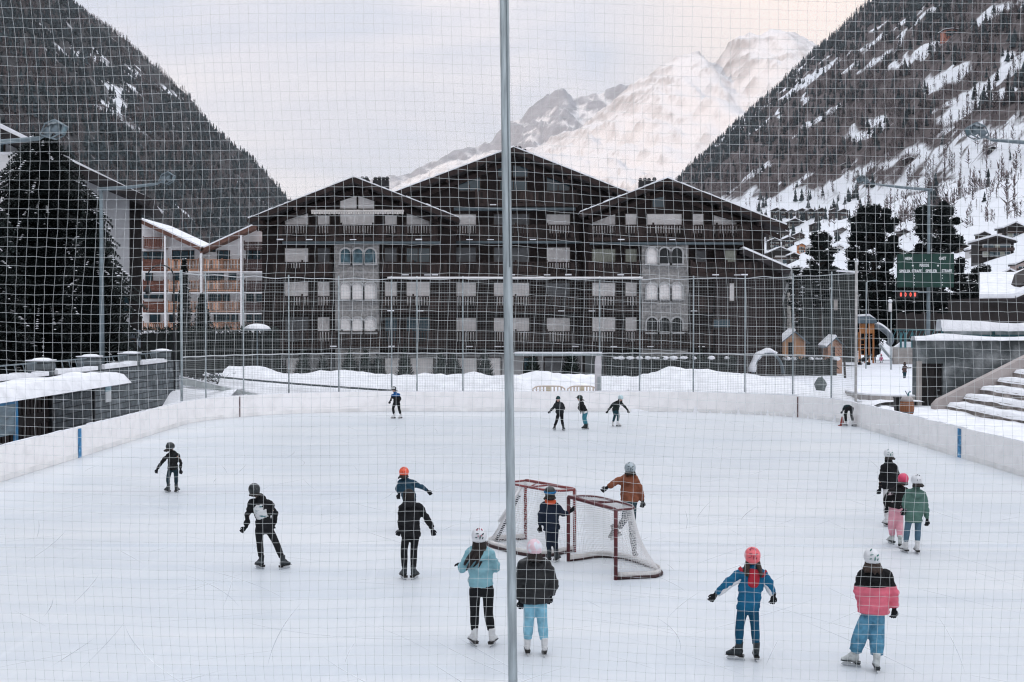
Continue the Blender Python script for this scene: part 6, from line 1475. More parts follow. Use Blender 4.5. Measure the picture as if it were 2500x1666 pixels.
# ================================================================ nets: the far end net with its posts, and the net before us
def net_y(px): p = on_loop(px, 0.55); return Vector((p[0], p[1], 0))
posts = [443, 502, 594, 705, 827, 956, 1018, 1130, 1464, 1562, 1693, 1819, 1936, 2030, 2090]; ZT = 6.72
for i, px in enumerate(posts):
    p = net_y(px); t_ = thing('net_post', f'{ORD[i]} slim steel post from the left carrying the far end net', 'post', p, 'posts of the far end net'); e_ = 0.35 if px > 2060 else 0
    mb = MB(); mb.tube([(0, 0, -0.2), (0, 0, ZT + 0.12 + e_)], 0.036 if px not in (2090, 443) else 0.06, 8); mb.build('pole', M_steel if px != 2090 else mat('pale_post', (0.44, 0.43, 0.42), 0.6, 0.2, 3), t_, smooth=True)
    mb = MB(); mb.box(-0.08, 0.08, -0.02, 0.08, 0.55, 0.95); mb.build('clamp', M_steel_d, t_)
line = [net_y(px) for px in np.concatenate([np.arange(443, 2091, 9.15)])]
s_ = [0.0]
for a, b_ in zip(line, line[1:]): s_.append(s_[-1] + (b_ - a).length)
s_ = np.array(s_); LX = np.array([p.x for p in line]); LY = np.array([p.y for p in line])
fn = thing('far_net', 'fine grey safety net stretched between the slim posts behind the far boards', 'net', (0, RY1, 0))
V = []; F = []
def strand(a, b_, th):
    d = np.array(b_) - np.array(a); o = len(V)
    if abs(d[2]) > max(abs(d[0]), abs(d[1])): u, w = np.array([th, 0, 0]), np.array([0, th, 0])
    else: n = np.array([-d[1], d[0], 0]); u, w = n / (np.linalg.norm(n) + 1e-9) * th, np.array([0, 0, th])
    for p in (np.array(a), np.array(b_)):
        for q in (u, w, -u, -w): V.append(p + q - np.array([0, RY1, 0]))
    for k in range(4): F.append((o + k, o + (k + 1) % 4, o + 4 + (k + 1) % 4, o + 4 + k))
gap = (at(1262, 800, 64).x, at(1462, 800, 64).x)
def topz(x): return ZT - 0.10 * abs(math.sin(x * 1.2)) * 0.6
for s in np.arange(0, s_[-1], 0.15):
    x, y = np.interp(s, s_, LX), np.interp(s, s_, LY); strand((x, y, 2.92), (x, y, topz(x)), 0.0027)
for s in np.arange(0, s_[-1], 0.085):
    x, y = np.interp(s, s_, LX), np.interp(s, s_, LY)
    if not (gap[0] < x < gap[1]): strand((x, y, 0.9), (x, y, 2.92), 0.0036)
for z in np.concatenate([np.arange(0.95, 2.9, 0.085), np.arange(2.95, ZT - 0.05, 0.15)]):
    for i in range(0, len(line) - 1, 2):
        j = min(i + 2, len(line) - 1)
        if z < 2.92 and gap[0] < (LX[i] + LX[j]) / 2 < gap[1]: continue
        strand((LX[i], LY[i], z), (LX[j], LY[j], z), 0.0029)
link('net', raw_mesh('net', np.array(V), np.array(F), [M_net_grey]), fn)
for z, r, nm in ((ZT, 0.022, 'top_cable'), (2.92, 0.030, 'middle_cable')):
    mb = MB(); mb.tube([(LX[i], LY[i] - 0.01, z + (0.02 * math.sin(i * 0.7) - 0.05 * abs(math.sin(s_[i] * 1.2)) if nm == 'top_cable' else 0.012 * math.sin(i))) for i in range(len(line))], r, 6); mb.build(nm, mat('pale_cable', (0.55, 0.57, 0.58), 0.7, 0.1, 5), fn, off=(0, RY1, 0), smooth=True)
i0, i1 = int(np.argmin(abs(LX - at(946, 700, 64).x))), int(np.argmin(abs(LX - at(1565, 700, 64).x)))
mb = MB(); mb.tube([(LX[i], LY[i] - 0.09, ZT + 0.03) for i in range(i0, i1 + 1)], 0.05, 8); mb.build('top_rail', M_white, fn, off=(0, RY1, 0), smooth=True)
YD = 128.0; q0 = Vector((at(2015, 800, YD).x, YD, 0)); db = thing('steep_barn', 'dark green-grey barn with steep tall roof behind the wooden play houses', 'barn', q0)
mb = MB(); mb.prism([(at(px, py, YD).x, at(px, py, YD).z) for px, py in ((1893, 885), (1893, 800), (1936, 658), (2094, 668), (2094, 885))], YD, YD + 5); mb.build('boarding', mat('barn_green_grey', (0.022, 0.026, 0.025), 0.85, 0.3, 1.0, stretch=(4, 4, .3)), db, off=q0)
mb = MB(); mb.beam(at(1890, 800, YD - 0.1), at(1936, 655, YD - 0.1), 0.25, 0.22); mb.build('verge_board', mat('pale_verge', (0.20, 0.21, 0.21), 0.8, 0.2, 2), db, off=q0); mb = MB(); a, b_ = at(1936, 654, YD - 0.15), at(2094, 665, YD - 0.15); mb.beam(a, b_, 0.5, 0.16); mb.build('ridge_snow', M_snow2, db, off=q0)
mb = MB(); a, b_ = at(2036, 732, YD - .05), at(2045, 758, YD - .05); mb.box(a.x, b_.x, YD - 0.06, YD - 0.003, b_.z, a.z); mb.build('shutter', M_concrete, db, off=q0)
c = at(1926, 870, 120); bt = thing('birch_tree', 'pale birch trunk before the steep dark barn, right of the hotel end', 'tree', (c.x, 120, 0)); ztop = at(0, 715, 120).z; mb = MB(); mb.tube([(0, 0, -0.3), (0.05, 0, ztop * 0.5), (-0.05, 0, ztop)], [0.24, 0.21, 0.12], 9); mb.build('trunk', mat('birch_bark', (0.40, 0.385, 0.36), 0.8, 0.3, 3, col2=(0.08, 0.075, 0.07), c2pos=(0.60, 0.66), stretch=(0.6, 0.6, 2.5)), bt, smooth=True)
mb = MB(); rr = random.Random(9)
for i in range(40):
    z = ztop * (0.35 + 0.65 * rr.random()); a = rr.random() * 6.283; l = 0.6 + 1.3 * rr.random(); d = Vector((math.cos(a), math.sin(a), 0.9)); p0 = Vector((0, 0, z)); mb.tube([p0, p0 + d * l * 0.6, p0 + d * l - Vector((0, 0, 0.1))], [0.035, 0.02, 0.006], 4)
    for k in range(3): q = p0 + d * l * (0.4 + 0.2 * k); mb.tube([q, q + Vector((rr.random() - .5, rr.random() - .5, 0.3 * rr.random())) * 0.9], [0.014, 0.004], 3)
mb.build('branches', M_bark, bt)
# gateway in the far net: snow-topped crossbeam and thick pillar
a, b_ = at(1256, 863, 64.2), at(1469, 866, 64.2); gw = thing('gate_beam', 'snow-topped steel crossbeam over the gap in the far net', 'beam', ((a.x + b_.x) / 2, 64.2, b_.z)); o_ = gw.location.copy()
mb = MB(); mb.box(a.x, b_.x, 64.12, 64.3, b_.z - 0.06, b_.z + 0.05); mb.build('beam', M_steel, gw, off=o_); mb = MB(); mb.box(a.x, b_.x, 64.1, 64.32, b_.z + 0.053, b_.z + 0.13); mb.build('snow_cap', M_snow2, gw, off=o_)
a, b_ = at(1452.5, 870, 63.95), at(1467.5, 957, 63.95); pl_ = thing('gate_pillar', 'thick pale grey pillar standing at the right side of the gap in the far net', 'pillar', ((a.x + b_.x) / 2, 64.0, 0)); o_ = pl_.location.copy()
mb = MB(); mb.prism([(a.x, 0.0), (b_.x, 0.0), (b_.x, a.z), (a.x + 0.05, a.z), (a.x, a.z - 0.3)], 63.80, 64.1); mb.build('shaft', mat('pale_pillar', (0.52, 0.50, 0.52), 0.8, 0.1, 2), pl_, off=o_); mb = MB(); mb.box(b_.x - 0.2, b_.x - 0.01, 63.76, 63.797, 0.0, 1.75); mb.build('grey_plate', mat('grey_plate', (0.33, 0.36, 0.37), 0.7, 0.1, 2), pl_, off=o_)
# the net in front of the camera
YN = 6.62; NX, NZ = 201, 141; CELL = 0.0499
iu, jv = np.meshgrid(np.arange(NX), np.arange(NZ)); x = (iu - NX // 2) * CELL; z = 1.02 + jv * CELL
wx = 0.030 * np.sin(z * 1.7 + x * 0.5) + 0.008 * np.sin(z * 4.1 + x * 1.3 + 1) + 0.011 * (fbm(x * 0.9 + 9, z * 0.9, 3) - 0.5) * 4 - 0.012 * x * (z - 4.5) * -0.6
wz = 0.010 * np.sin(x * 1.9 + 0.5 * z) + 0.026 * np.sin(x * 0.8 + 2.2) + 0.010 * (fbm(x * 1.1, z * 0.9 + 4, 3) - 0.5) * 4 - 0.016 * x
rr = np.random.default_rng(3); jx = rr.normal(0, 0.0011, x.shape); jz = rr.normal(0, 0.0011, x.shape)
Xn = x + wx + jx; Zn = z + wz + jz; Yn = YN + 0.05 * (fbm(x * 0.6, z * 0.6, 3) - 0.5) + rr.normal(0, 0.0008, x.shape)
P3 = np.stack([Xn, Yn, Zn], -1); th = 0.0007
def strands(P3):
    """square twine along the first axis of a grid of points"""
    n, m, _ = P3.shape; T = np.gradient(P3, axis=0); T /= np.linalg.norm(T, axis=-1, keepdims=True)
    U = np.cross(T, np.array([0, 1.0, 0])); U /= np.linalg.norm(U, axis=-1, keepdims=True); W = np.cross(U, T)
    ring = np.stack([P3 + U * th, P3 + W * th, P3 - U * th, P3 - W * th], 2)            # n, m, 4, 3
    idx = np.arange(n * m * 4).reshape(n, m, 4); f = []
    for k in range(4):
        a = idx[:-1, :, k]; b_ = idx[:-1, :, (k + 1) % 4]; c = idx[1:, :, (k + 1) % 4]; d = idx[1:, :, k]; f.append(np.stack([a, b_, c, d], -1).reshape(-1, 4))
    return ring.reshape(-1, 3), np.concatenate(f)
v1, f1 = strands(P3); v2, f2 = strands(np.swapaxes(P3, 0, 1)); kp = P3.reshape(-1, 3); r = 0.0020
ok = np.array([(1, 0, 0), (0, 0, 1), (-1, 0, 0), (0, 0, -1), (0, -0.8, 0), (0, 0.8, 0)]) * r
v3 = (kp[:, None, :] + ok[None]).reshape(-1, 3); b6 = np.arange(len(kp))[:, None] * 6
f3 = np.concatenate([np.stack([b6[:, 0] + i, b6[:, 0] + (i + 1) % 4, b6[:, 0] + q, b6[:, 0] + q], -1) for i in range(4) for q in (4, 5)])
o1, o2 = len(v1), len(v1) + len(v2)
mn = raw_mesh('safety_net', np.concatenate([v1, v2]), np.concatenate([f1, f2 + o1]), [mat('white_net_twine', (0.60, 0.63, 0.63), 0.85, 0.06, 2)])
kn = raw_mesh('knots', v3, f3[:, :3], [MATS['white_net_twine']])
sn = tag(link('safety_net', mn), 'square-meshed white safety net hanging right in front of the viewer', 'net'); link('knots', kn, sn)
# the steel pole just in front of it
pt, pb = at(1229.5, -120, 6.5), at(1254, 1800, 6.5); d = (pb - pt); p1 = pt + d * 1.6; p0 = pt - d * 0.3
npole = thing('steel_pole', 'galvanised steel pole leaning slightly in the middle before the safety net', 'pole', p1); mb = MB(); mb.tube([p0, p1], 0.0238, 20); mb.build('tube', M_steel, npole, off=p1, smooth=True)
q0, q1 = p0 + Vector((0.011, -0.0222, 0)), pt + d * 0.40 + Vector((0.011, -0.0222, 0)); mb = MB(); mb.tube([q0, q1], [0.0042, 0.0035], 8); mb.build('seam_rail', mat('seam_grey', (0.17, 0.20, 0.21), 0.5, 0.2, 9, stretch=(6, 6, .6)), npole, off=p1, smooth=True)

# ================================================================ barriers, covered thing, hose and other small things behind the far boards
M_barr = mat('beige_plastic', (0.56, 0.47, 0.40), 0.6, 0.1, 3)
for px0, px1, lab in ((1301, 1379, 'beige crowd barrier poking above the far boards, the left one of the pair'), (1386, 1456, 'beige crowd barrier poking above the far boards, the one beside the thick pillar')):
    a, b_ = at(px0, 943.5, 63.85), at(px1, 943.5, 63.85); W = b_.x - a.x; f = thing('crowd_barrier', lab, 'barrier', (a.x, 63.85, 0), 'beige crowd barriers'); zt = a.z; mb = MB()
    mb.tube([(0.0, 0, 0.1), (0.0, 0, zt - 0.22), (0.06, 0, zt - 0.1), (0.3, 0, zt), (W - 0.3, 0, zt), (W - 0.06, 0, zt - 0.1), (W, 0, zt - 0.22), (W, 0, 0.1)], 0.035, 8, smooth=2); mb.build('rail', M_barr, f, smooth=True)
    mb = MB()
    for k in range(1, 9):
        if k in (4, 5): continue
        x_ = W * k / 9; mb.box(x_ - 0.035, x_ + 0.035, -0.02, 0.02, 0.15, zt - 0.02)
    mb.build('bars', M_barr, f); mb = MB(); mb.box(W * 0.41, W * 0.58, -0.03, 0.03, zt - 0.36, zt - 0.02); mb.build('plate', mat('beige_plate', (0.55, 0.48, 0.36), 0.6, 0.1), f)
c = at(2003, 967, 64.6); f = thing('tarp_cover', 'grey tarpaulin bundle with two peaks standing in the snow behind the right corner', 'tarp cover', (c.x, 64.6, 0.9)); mb = MB()
mb.tube([(0, 0, -0.3), (0, 0, 0), (0, 0, 0.22), (0, 0, 0.42), (0, 0, 0.62), (0, 0, 0.78)], [(0.18, 0.16), (0.2, 0.18), (0.26, 0.22), (0.34, 0.26), (0.24, 0.2), (0.10, 0.09)], 14, side=(1, 0, 0), smooth=2); mb.tube([(0.05, 0, 0.62), (0.08, 0, 0.86)], [0.09, 0.02], 8); mb.tube([(-0.10, 0, 0.60), (-0.12, 0, 0.80)], [0.07, 0.015], 8)
me = bake(mb, 0.025, 3, 'cover'); me.materials.append(mat('grey_tarp', (0.10, 0.125, 0.125), 0.7, 0.25, 4, bump=0.6)); link('cover', me, f)
a, b_ = at(512, 919, 65.6), at(956, 954, 64.3); f = tag(MB().tube([a + (b_ - a) * t + Vector((0, 0, -0.04 * math.sin(math.pi * t))) for t in np.linspace(0, 1, 14)], 0.05, 8).build('drain_pipe', mat('dark_hose', (0.055, 0.07, 0.075), 0.7, 0.2, 4), smooth=True), 'long dark pipe lying across the snow bank behind the left end of the far boards', 'pipe')
a, b_ = at(446, 923, 62.2), at(634, 964, 63.9); mb = MB(); mb.prism([(0, 0), (0, -1)], 0, 1) if False else None
f = thing('edge_plank', 'sloping snow-covered concrete kerb at the left rear corner of the boards', 'kerb', a)
mb = MB(); n_ = 16
for k in range(n_):
    p, q = a + (b_ - a) * (k / n_), a + (b_ - a) * ((k + 1) / n_); hh = 0.30 * (1 - (k / n_)) ** 0.8 + 0.05; mb.beam(p - Vector((0, 0, hh / 2)), q - Vector((0, 0, hh / 2)), 0.12, hh)
mb.build('plank', mat('grey_kerb', (0.34, 0.37, 0.37), 0.85, 0.25, 2, bump=0.3), f, off=a); mb = MB(); mb.beam(a + Vector((0, 0.02, 0.045)), b_ + Vector((0, 0.02, 0.03)), 0.10, 0.05); mb.build('snow_cap', M_snow2, f, off=a)
hs_ = at(628, 802, 85); f = thing('parasol', 'closed-in parasol with thick snow on top in front of the apartment block', 'parasol', (hs_.x, 85, 0)); mb = MB(); mb.tube([(0, 0, 0), (0, 0, hs_.z + 0.3)], 0.05, 8); mb.build('pole', M_steel_d, f)
mb = MB(); mb.ball((0, 0, hs_.z - 0.1), (0.92, 0.92, 0.42), 14, 6, zmin=0.1); mb.build('snow_cap', M_snow2, f, smooth=True); mb = MB(); mb.tube([(0, 0, hs_.z - 0.13), (0, 0, hs_.z - 0.06)], [0.95, 0.93], 14); mb.build('canopy', M_steel_d, f)

# ================================================================ right-hand side: door wall, terraces, barrel
Yw = 56.0; r0 = Vector((20, Yw, 0)); wl = thing('concrete_wall', 'stained grey concrete wall with snowy top beside the steps on the right', 'wall', r0)
x0, x1, xd0, xd1 = at(2236, 900, Yw).x, 30.0, at(2249, 900, Yw).x, at(2303, 900, Yw).x; zt = zat(832, Yw); zd0, zd1 = zat(1003, Yw), zat(888, Yw)
mb = MB()
for q in ((x0, xd0, 0, zd1), (xd1, x1, 0, zd1), (x0, x1, zd1, zt)): mb.box(q[0], q[1], Yw, Yw + 0.5, q[2], q[3])
mb.build('concrete', M_concrete_d, wl, off=r0)
mb = MB(); mb.box(x0 + 0.02, x0 + 0.25, Yw - 0.06, Yw - 0.003, 0, zd1 + 0.1); mb.build('door_jamb', M_concrete, wl, off=r0)
mb = MB(); n_ = 6
for k in range(n_): a = xd0 + (xd1 - xd0) * k / n_; mb.box(a + 0.006, a + (xd1 - xd0) / n_ - 0.006, Yw + 0.18, Yw + 0.24 + 0.006 * (k % 2), zd0 - 0.4, zd1 - 0.004)
dr = mb.build('door', mat('black_door_wood', (0.014, 0.012, 0.012), 0.7, 0.3, 3, island=0.5, stretch=(4, 4, .5)), wl, off=r0)
mb = MB(); mb.tube([(xd1 - 0.12, Yw + 0.17, zd0 + 0.9), (xd1 - 0.12, Yw + 0.10, zd0 + 0.9), (xd1 - 0.24, Yw + 0.10, zd0 + 0.9)], 0.012, 6); mb.build('handle', M_steel, dr, off=r0)
X, Y = np.meshgrid(np.arange(x0 - 0.05, x1, 0.2), np.linspace(Yw - 0.1, Yw + 0.62, 6)); e_ = np.clip(np.minimum(Y - Yw + 0.1, Yw + 0.62 - Y) / 0.12, 0, 1)
link('snow_cap', grid_mesh('snow_cap', X - r0.x, Y - r0.y, zt + 0.004 + e_ * (0.10 + 0.16 * fbm(X * 0.5 + 3, Y * 0.2, 3) + 0.12 * sstep(18.4, 19.2, X) * (1 - sstep(19.2, 20.5, X))), [M_snow2]), wl)
# glass balustrade above, thick with snow
g0 = Vector((at(2298, 820, 58).x, 58.0, zt)); gb = thing('glass_balustrade', 'greenish glass balustrade with heavy snow on top above the concrete wall', 'balustrade', g0); xg0, xg1 = g0.x, 31.0; zg = zat(795, 58)
mb = MB(); mb.box(xg0, xg1, 57.98, 58.02, zt - 0.3, zg - 0.16); mb.build('panes', mat('green_glass', (0.36, 0.45, 0.45), 0.25, 0.25, 0.8, stretch=(2, 2, 1), spec=0.5, col2=(0.56, 0.60, 0.61), c2pos=(0.4, 0.6)), gb, off=g0)
for k in range(7):
    x_ = xg0 + 0.03 + k * 2.35; mb = MB(); mb.box(x_ - 0.05, x_ + 0.05, 57.9, 57.977, zt - 0.3, zg - 0.1); mb.build('post', mat('teal_post', (0.05, 0.16, 0.18), 0.5, 0.2, 2), gb, off=g0)
mb = MB(); mb.box(xg0, xg1, 57.88, 57.97, zg - 0.50, zg - 0.42); mb.build('rail', MATS['teal_post'], gb, off=g0)
X, Y = np.meshgrid(np.arange(xg0 - 0.1, xg1, 0.22), np.linspace(57.62, 58.5, 7)); e_ = np.clip(np.minimum(Y - 57.62, 58.5 - Y) / 0.16, 0, 1) ** 0.6
link('snow_cap', grid_mesh('snow_cap', X - g0.x, Y - g0.y, zg - 0.16 - zt + e_ * (0.20 + 0.45 * (fbm(X * 0.42 + 8, Y * 0.1, 3) - 0.25)) - 0.10 * (e_ == 0), [M_snow2]), gb)
# railing on the plaza edge and its concrete block
Yr = 135.0; a, b_ = at(2186, 862, Yr), at(2237, 880, Yr); q0 = Vector((a.x, Yr, 0)); cb = thing('concrete_parapet', 'snow-covered concrete block with teal railing posts left of the door wall', 'parapet', q0)
mb = MB(); mb.box(a.x - 0.15, b_.x + 0.6, Yr, Yr + 0.6, -0.2, zat(848, Yr)); mb.build('block', M_concrete, cb, off=q0); mb = MB(); zz = zat(848, Yr)
mb.prism([(a.x - 0.2, zz + 0.003), (b_.x + 0.6, zz + 0.003), (b_.x + 0.6, zz + 0.56), (a.x + 0.75, zz + 0.58), (a.x + 0.02, zz + 0.05)], Yr - 0.08, Yr + 0.65); mb.build('snow_cap', M_snow2, cb, off=q0)
for px in (2198, 2209, 2226): p_ = at(px, 846, Yr); mb = MB(); mb.box(p_.x - 0.11, p_.x + 0.11, Yr - 0.19, Yr - 0.14, p_.z - 0.2, zat(812, Yr)); mb.build('post', MATS['teal_post'], cb, off=q0)
mb = MB(); a, b_ = at(2182, 806, Yr), at(2306, 808, Yr); mb.box(a.x, b_.x, Yr - 0.13, Yr - 0.09, a.z - 0.05, a.z + 0.05); mb.box(a.x, b_.x, Yr - 0.13, Yr - 0.09, a.z - 1.0, a.z - 0.92)
for k in range(13):
    x_ = a.x + (b_.x - a.x) * k / 12; mb.beam((x_ - 0.2, Yr - 0.11, a.z - 0.95), (x_ + 0.2, Yr - 0.11, a.z - 0.04), 0.06, 0.03, up=(0, 1, 0))
mb.build('railing', MATS['teal_post'], cb, off=q0)
# curved low wall at the edge of the plaza
q0 = at(2090, 965, 57.2); q0.z = 0; cw = thing('curved_kerb_wall', 'low curved concrete wall edging the snowy plaza behind the right boards', 'wall', q0); mb = MB(); ms = MB()
P_ = [at(2069, 955, 61.5), at(2076, 957, 60), at(2088, 960, 58.6), at(2104, 963, 57.6), at(2125, 965.5, 57), at(2160, 967, 56.6), at(2200, 968, 56.3), at(2236, 968, 56.2)]
for p, q in zip(P_, P_[1:]): mb.beam((p.x, p.y, p.z - 0.55), (q.x, q.y, q.z - 0.55), 0.25, 1.1); ms.beam((p.x, p.y, p.z + 0.035), (q.x, q.y, q.z + 0.035), 0.27, 0.07)
mb.build('concrete', mat('light_concrete', (0.40, 0.38, 0.365), 0.9, 0.15, 1.5, bump=0.3), cw, off=q0); ms.build('snow_cap', M_snow2, cw, off=q0)
# terraces with snow on every tread
M_tread = mat('terrace_concrete', (0.235, 0.205, 0.185), 0.9, 0.3, 1.2, stretch=(1, 1, 2), bump=0.4, col2=(0.42, 0.38, 0.36), c2pos=(0.5, 0.72)); q0 = Vector((18, 54, 0)); tr = thing('spectator_steps', 'snow-covered concrete spectator steps rising on the right behind the boards', 'steps', q0)
edges = [(18.4, 1.07), (19.1, 1.42), (19.8, 1.77), (20.5, 2.12), (21.2, 2.47), (21.9, 2.82), (22.6, 3.17)]
mb = MB(); mb.box(16.15, 16.40, 26, 50.6, -0.2, 0.83); mb.build('front_ledge', M_tread, tr, off=q0)
for i, (x_, z_) in enumerate(edges):
    x2 = edges[i + 1][0] if i + 1 < len(edges) else 27
    mb = MB(); mb.box(x_, x2 - 0.004, 26, 53.4, -0.1, z_ - 0.06); st = mb.build('step', M_tread, tr, off=q0)
    X, Y = np.meshgrid(np.linspace(x_ - 0.03, x2 + 0.02, 8), np.arange(26, 53.7, 0.22)); e_ = np.clip(np.minimum((X - x_ + 0.03) / 0.12, (53.5 - Y) / 0.3), 0, 1) ** 0.7; nz = fbm(X * 2.2 + 5 * i, Y * 0.9, 4); rag = (fbm(Y * 1.7 + 9 * i, X * 0, 3) - 0.5) * 0.07
    link('tread_snow', grid_mesh('tread_snow', X - q0.x - (X < x_) * np.abs(rag), Y - q0.y, z_ - 0.07 + e_ * (0.07 + 0.13 * nz) - 0.10 * (e_ == 0) * nz, [M_snow2]), st)
mb = MB(); mb.prism([(17.9, 0), (28.5, 0), (28.5, 5.7), (26.9, 5.5), (21.6, 2.98), (18.1, 1.22), (17.9, 1.0)], 53.41, 53.95); mb.build('stringer', mat('pinkish_concrete', (0.42, 0.375, 0.36), 0.9, 0.12, 1.5, bump=0.25), tr, off=q0)
X, Y = np.meshgrid(np.linspace(15.25, 18.5, 16), np.arange(26, 56.1, 0.3)); Z = 0.80 + (fbm(X * 1.3, Y * 0.8, 4) - 0.5) * 0.16 - 0.5 * (1 - sstep(15.2, 15.7, X)) + 0.03 * np.sin(Y)
Z = np.where((X > 16.1) & (X < 16.45), np.maximum(Z, 0.86), Z)
tag(link('snow_strip', grid_mesh('snow_strip', X, Y, Z, [M_snow2])), kind='structure')
c = at(2214, 1010, 49.4); f = thing('barrel', 'orange-brown wooden barrel with grey lid in the snow by the black door', 'barrel', (c.x, 49.4, c.z - 0.02)); mb = MB()
mb.tube([(0, 0, 0), (0, 0, 0.18), (0, 0, 0.36), (0, 0, 0.50)], [0.235, 0.275, 0.275, 0.24], 18, smooth=3); mb.build('staves', mat('barrel_wood', (0.24, 0.095, 0.045), 0.65, 0.25, 2, stretch=(8, 8, .5), wave=('X', 4, 0.4)), f, smooth=True)
for z_ in (0.08, 0.40): mb = MB(); mb.tube([(0, 0, z_ - 0.02), (0, 0, z_ + 0.02)], 0.268, 18); mb.build('hoop', M_steel_d, f, smooth=True)
mb = MB(); mb.tube([(0, 0, 0.503), (0, 0, 0.60), (0, 0, 0.68)], [0.25, 0.235, 0.17], 16); mb.build('lid', mat('grey_lid', (0.36, 0.33, 0.32), 0.5, 0.2, 4), f, smooth=True)
c = at(2199, 985, 50.2); f = thing('black_bin', 'black bin half hidden behind the wooden barrel', 'bin', (c.x - 0.05, 50.2, 0.85)); mb = MB(); mb.prism([(-0.15, 0), (0.15, 0), (0.19, 0.62), (-0.19, 0.62)], -0.17, 0.17); mb.build('body', M_black, f); mb = MB(); mb.box(-0.2, 0.2, -0.2, 0.2, 0.623, 0.68); mb.build('lid', M_black, f)
c = at(2217, 962, 53); f = thing('hand_pump', 'small teal hand pump sticking up behind the wooden barrel', 'pump', (c.x, 53, 0.4)); mb = MB(); mb.tube([(0, 0, 0), (0, 0, 1.0)], 0.05, 8); mb.build('body', M_black, f); mb = MB(); mb.tube([(0, 0, 0.95), (0.02, 0, 1.12), (0.1, 0, 1.2)], 0.035, 6); mb.build('spout', MATS['teal_post'], f); mb = MB(); mb.tube([(0, 0, 1.0), (-0.12, 0, 1.22)], 0.02, 6); mb.build('lever', M_steel_d, f)

# ================================================================ playground
M_pw = mat('play_wood', (0.40, 0.17, 0.062), 0.7, 0.2, 2, stretch=(5, 5, .5)); M_pw2 = mat('play_wood_pale', (0.44, 0.25, 0.145), 0.7, 0.2, 2, stretch=(5, 5, .5)); M_slate = mat('slate_blue_roof', (0.10, 0.14, 0.17), 0.6, 0.2, 2)
YP = 138.0; a, b_ = at(2098, 786, YP), at(2134, 888, YP); q0 = Vector(((a.x + b_.x) / 2, YP, 0)); pt_ = thing('playground_tower', 'orange wooden playground tower with snowy roof and two slides', 'playground tower', q0); hw = (b_.x - a.x) / 2; zc, ze = zat(812, YP), zat(790, YP)
for sx_ in (-1, 1):
    for sy_ in (0, 1.6): mb = MB(); mb.box(sx_ * (hw - 0.09) - 0.08, sx_ * (hw - 0.09) + 0.08, sy_ - 0.08, sy_ + 0.08, 0, ze); mb.build('leg', M_pw, pt_)
mb = MB()
for k in range(9): x_ = -hw + k * 2 * hw / 9; mb.box(x_ + 0.01, x_ + 2 * hw / 9 - 0.01, -0.12, -0.085, zc - 0.1, ze - 0.02 - (0.5 if k in (4,) else 0))
mb.box(-hw, hw, -0.08, 1.7, zc - 0.12, zc - 0.02); mb.build('cabin', M_pw, pt_)
mb = MB()
for k in range(5): mb.box(-0.9, -0.25, -0.15, -0.10, 0.35 + k * 0.55, 0.43 + k * 0.55)
mb.box(-0.94, -0.86, -0.15, -0.09, 0, zc); mb.box(-0.29, -0.21, -0.15, -0.09, 0, zc); mb.build('ladder', M_pw, pt_)
zr = zat(772, YP); mb = MB(); mb.prism([(-hw - 0.25, ze), (hw + 0.25, ze), (hw + 0.05, ze + 0.5), (0.2, zr), (-hw - 0.1, zr - 0.05)], -0.4, 2.0); rf = mb.build('roof', M_slate, pt_); mb = MB(); mb.prism([(-hw - 0.2, zr - 0.045), (0.2, zr + 0.003), (hw + 0.05, ze + 0.503), (hw - 0.1, ze + 0.62), (0.2, zr + 0.22), (-hw - 0.2, zr + 0.12)], -0.42, 2.02); mb.build('roof_snow', M_snow2, rf)
P_ = [at(x_, y_, YP) - q0 for x_, y_ in ((2138, 795), (2150, 797), (2164, 806), (2176, 818), (2179, 832), (2172, 842))]; mb = MB(); mb.tube([p + Vector((0, 0.6, 0)) for p in P_], 0.36, 12, smooth=3); tb = mb.build('tube_slide', mat('grey_tube', (0.16, 0.19, 0.22), 0.4, 0.15, 1), pt_, smooth=True)
mb = MB(); mb.tube([p + Vector((0, 0.55, 0.22)) for p in P_[:5]], [(0.30, 0.18)] * 5, 10, side=(0, 1, 0), smooth=3); mb.build('slide_snow', M_snow2, tb, smooth=True)
P_ = [at(x_, y_, YP - 1.5) - q0 for x_, y_ in ((2148, 842), (2158, 856), (2170, 870), (2180, 880))]; mb = MB(); mb.tube([p for p in P_], [(0.42, 0.10)] * 4, 8, side=(0, 1, 0), smooth=2); sl_ = mb.build('slide', M_steel, pt_, smooth=True); mb = MB(); mb.tube([p + Vector((0, 0, 0.1)) for p in P_], [(0.34, 0.12)] * 4, 8, side=(0, 1, 0), smooth=2); mb.build('slide_snow', M_snow2, sl_, smooth=True)
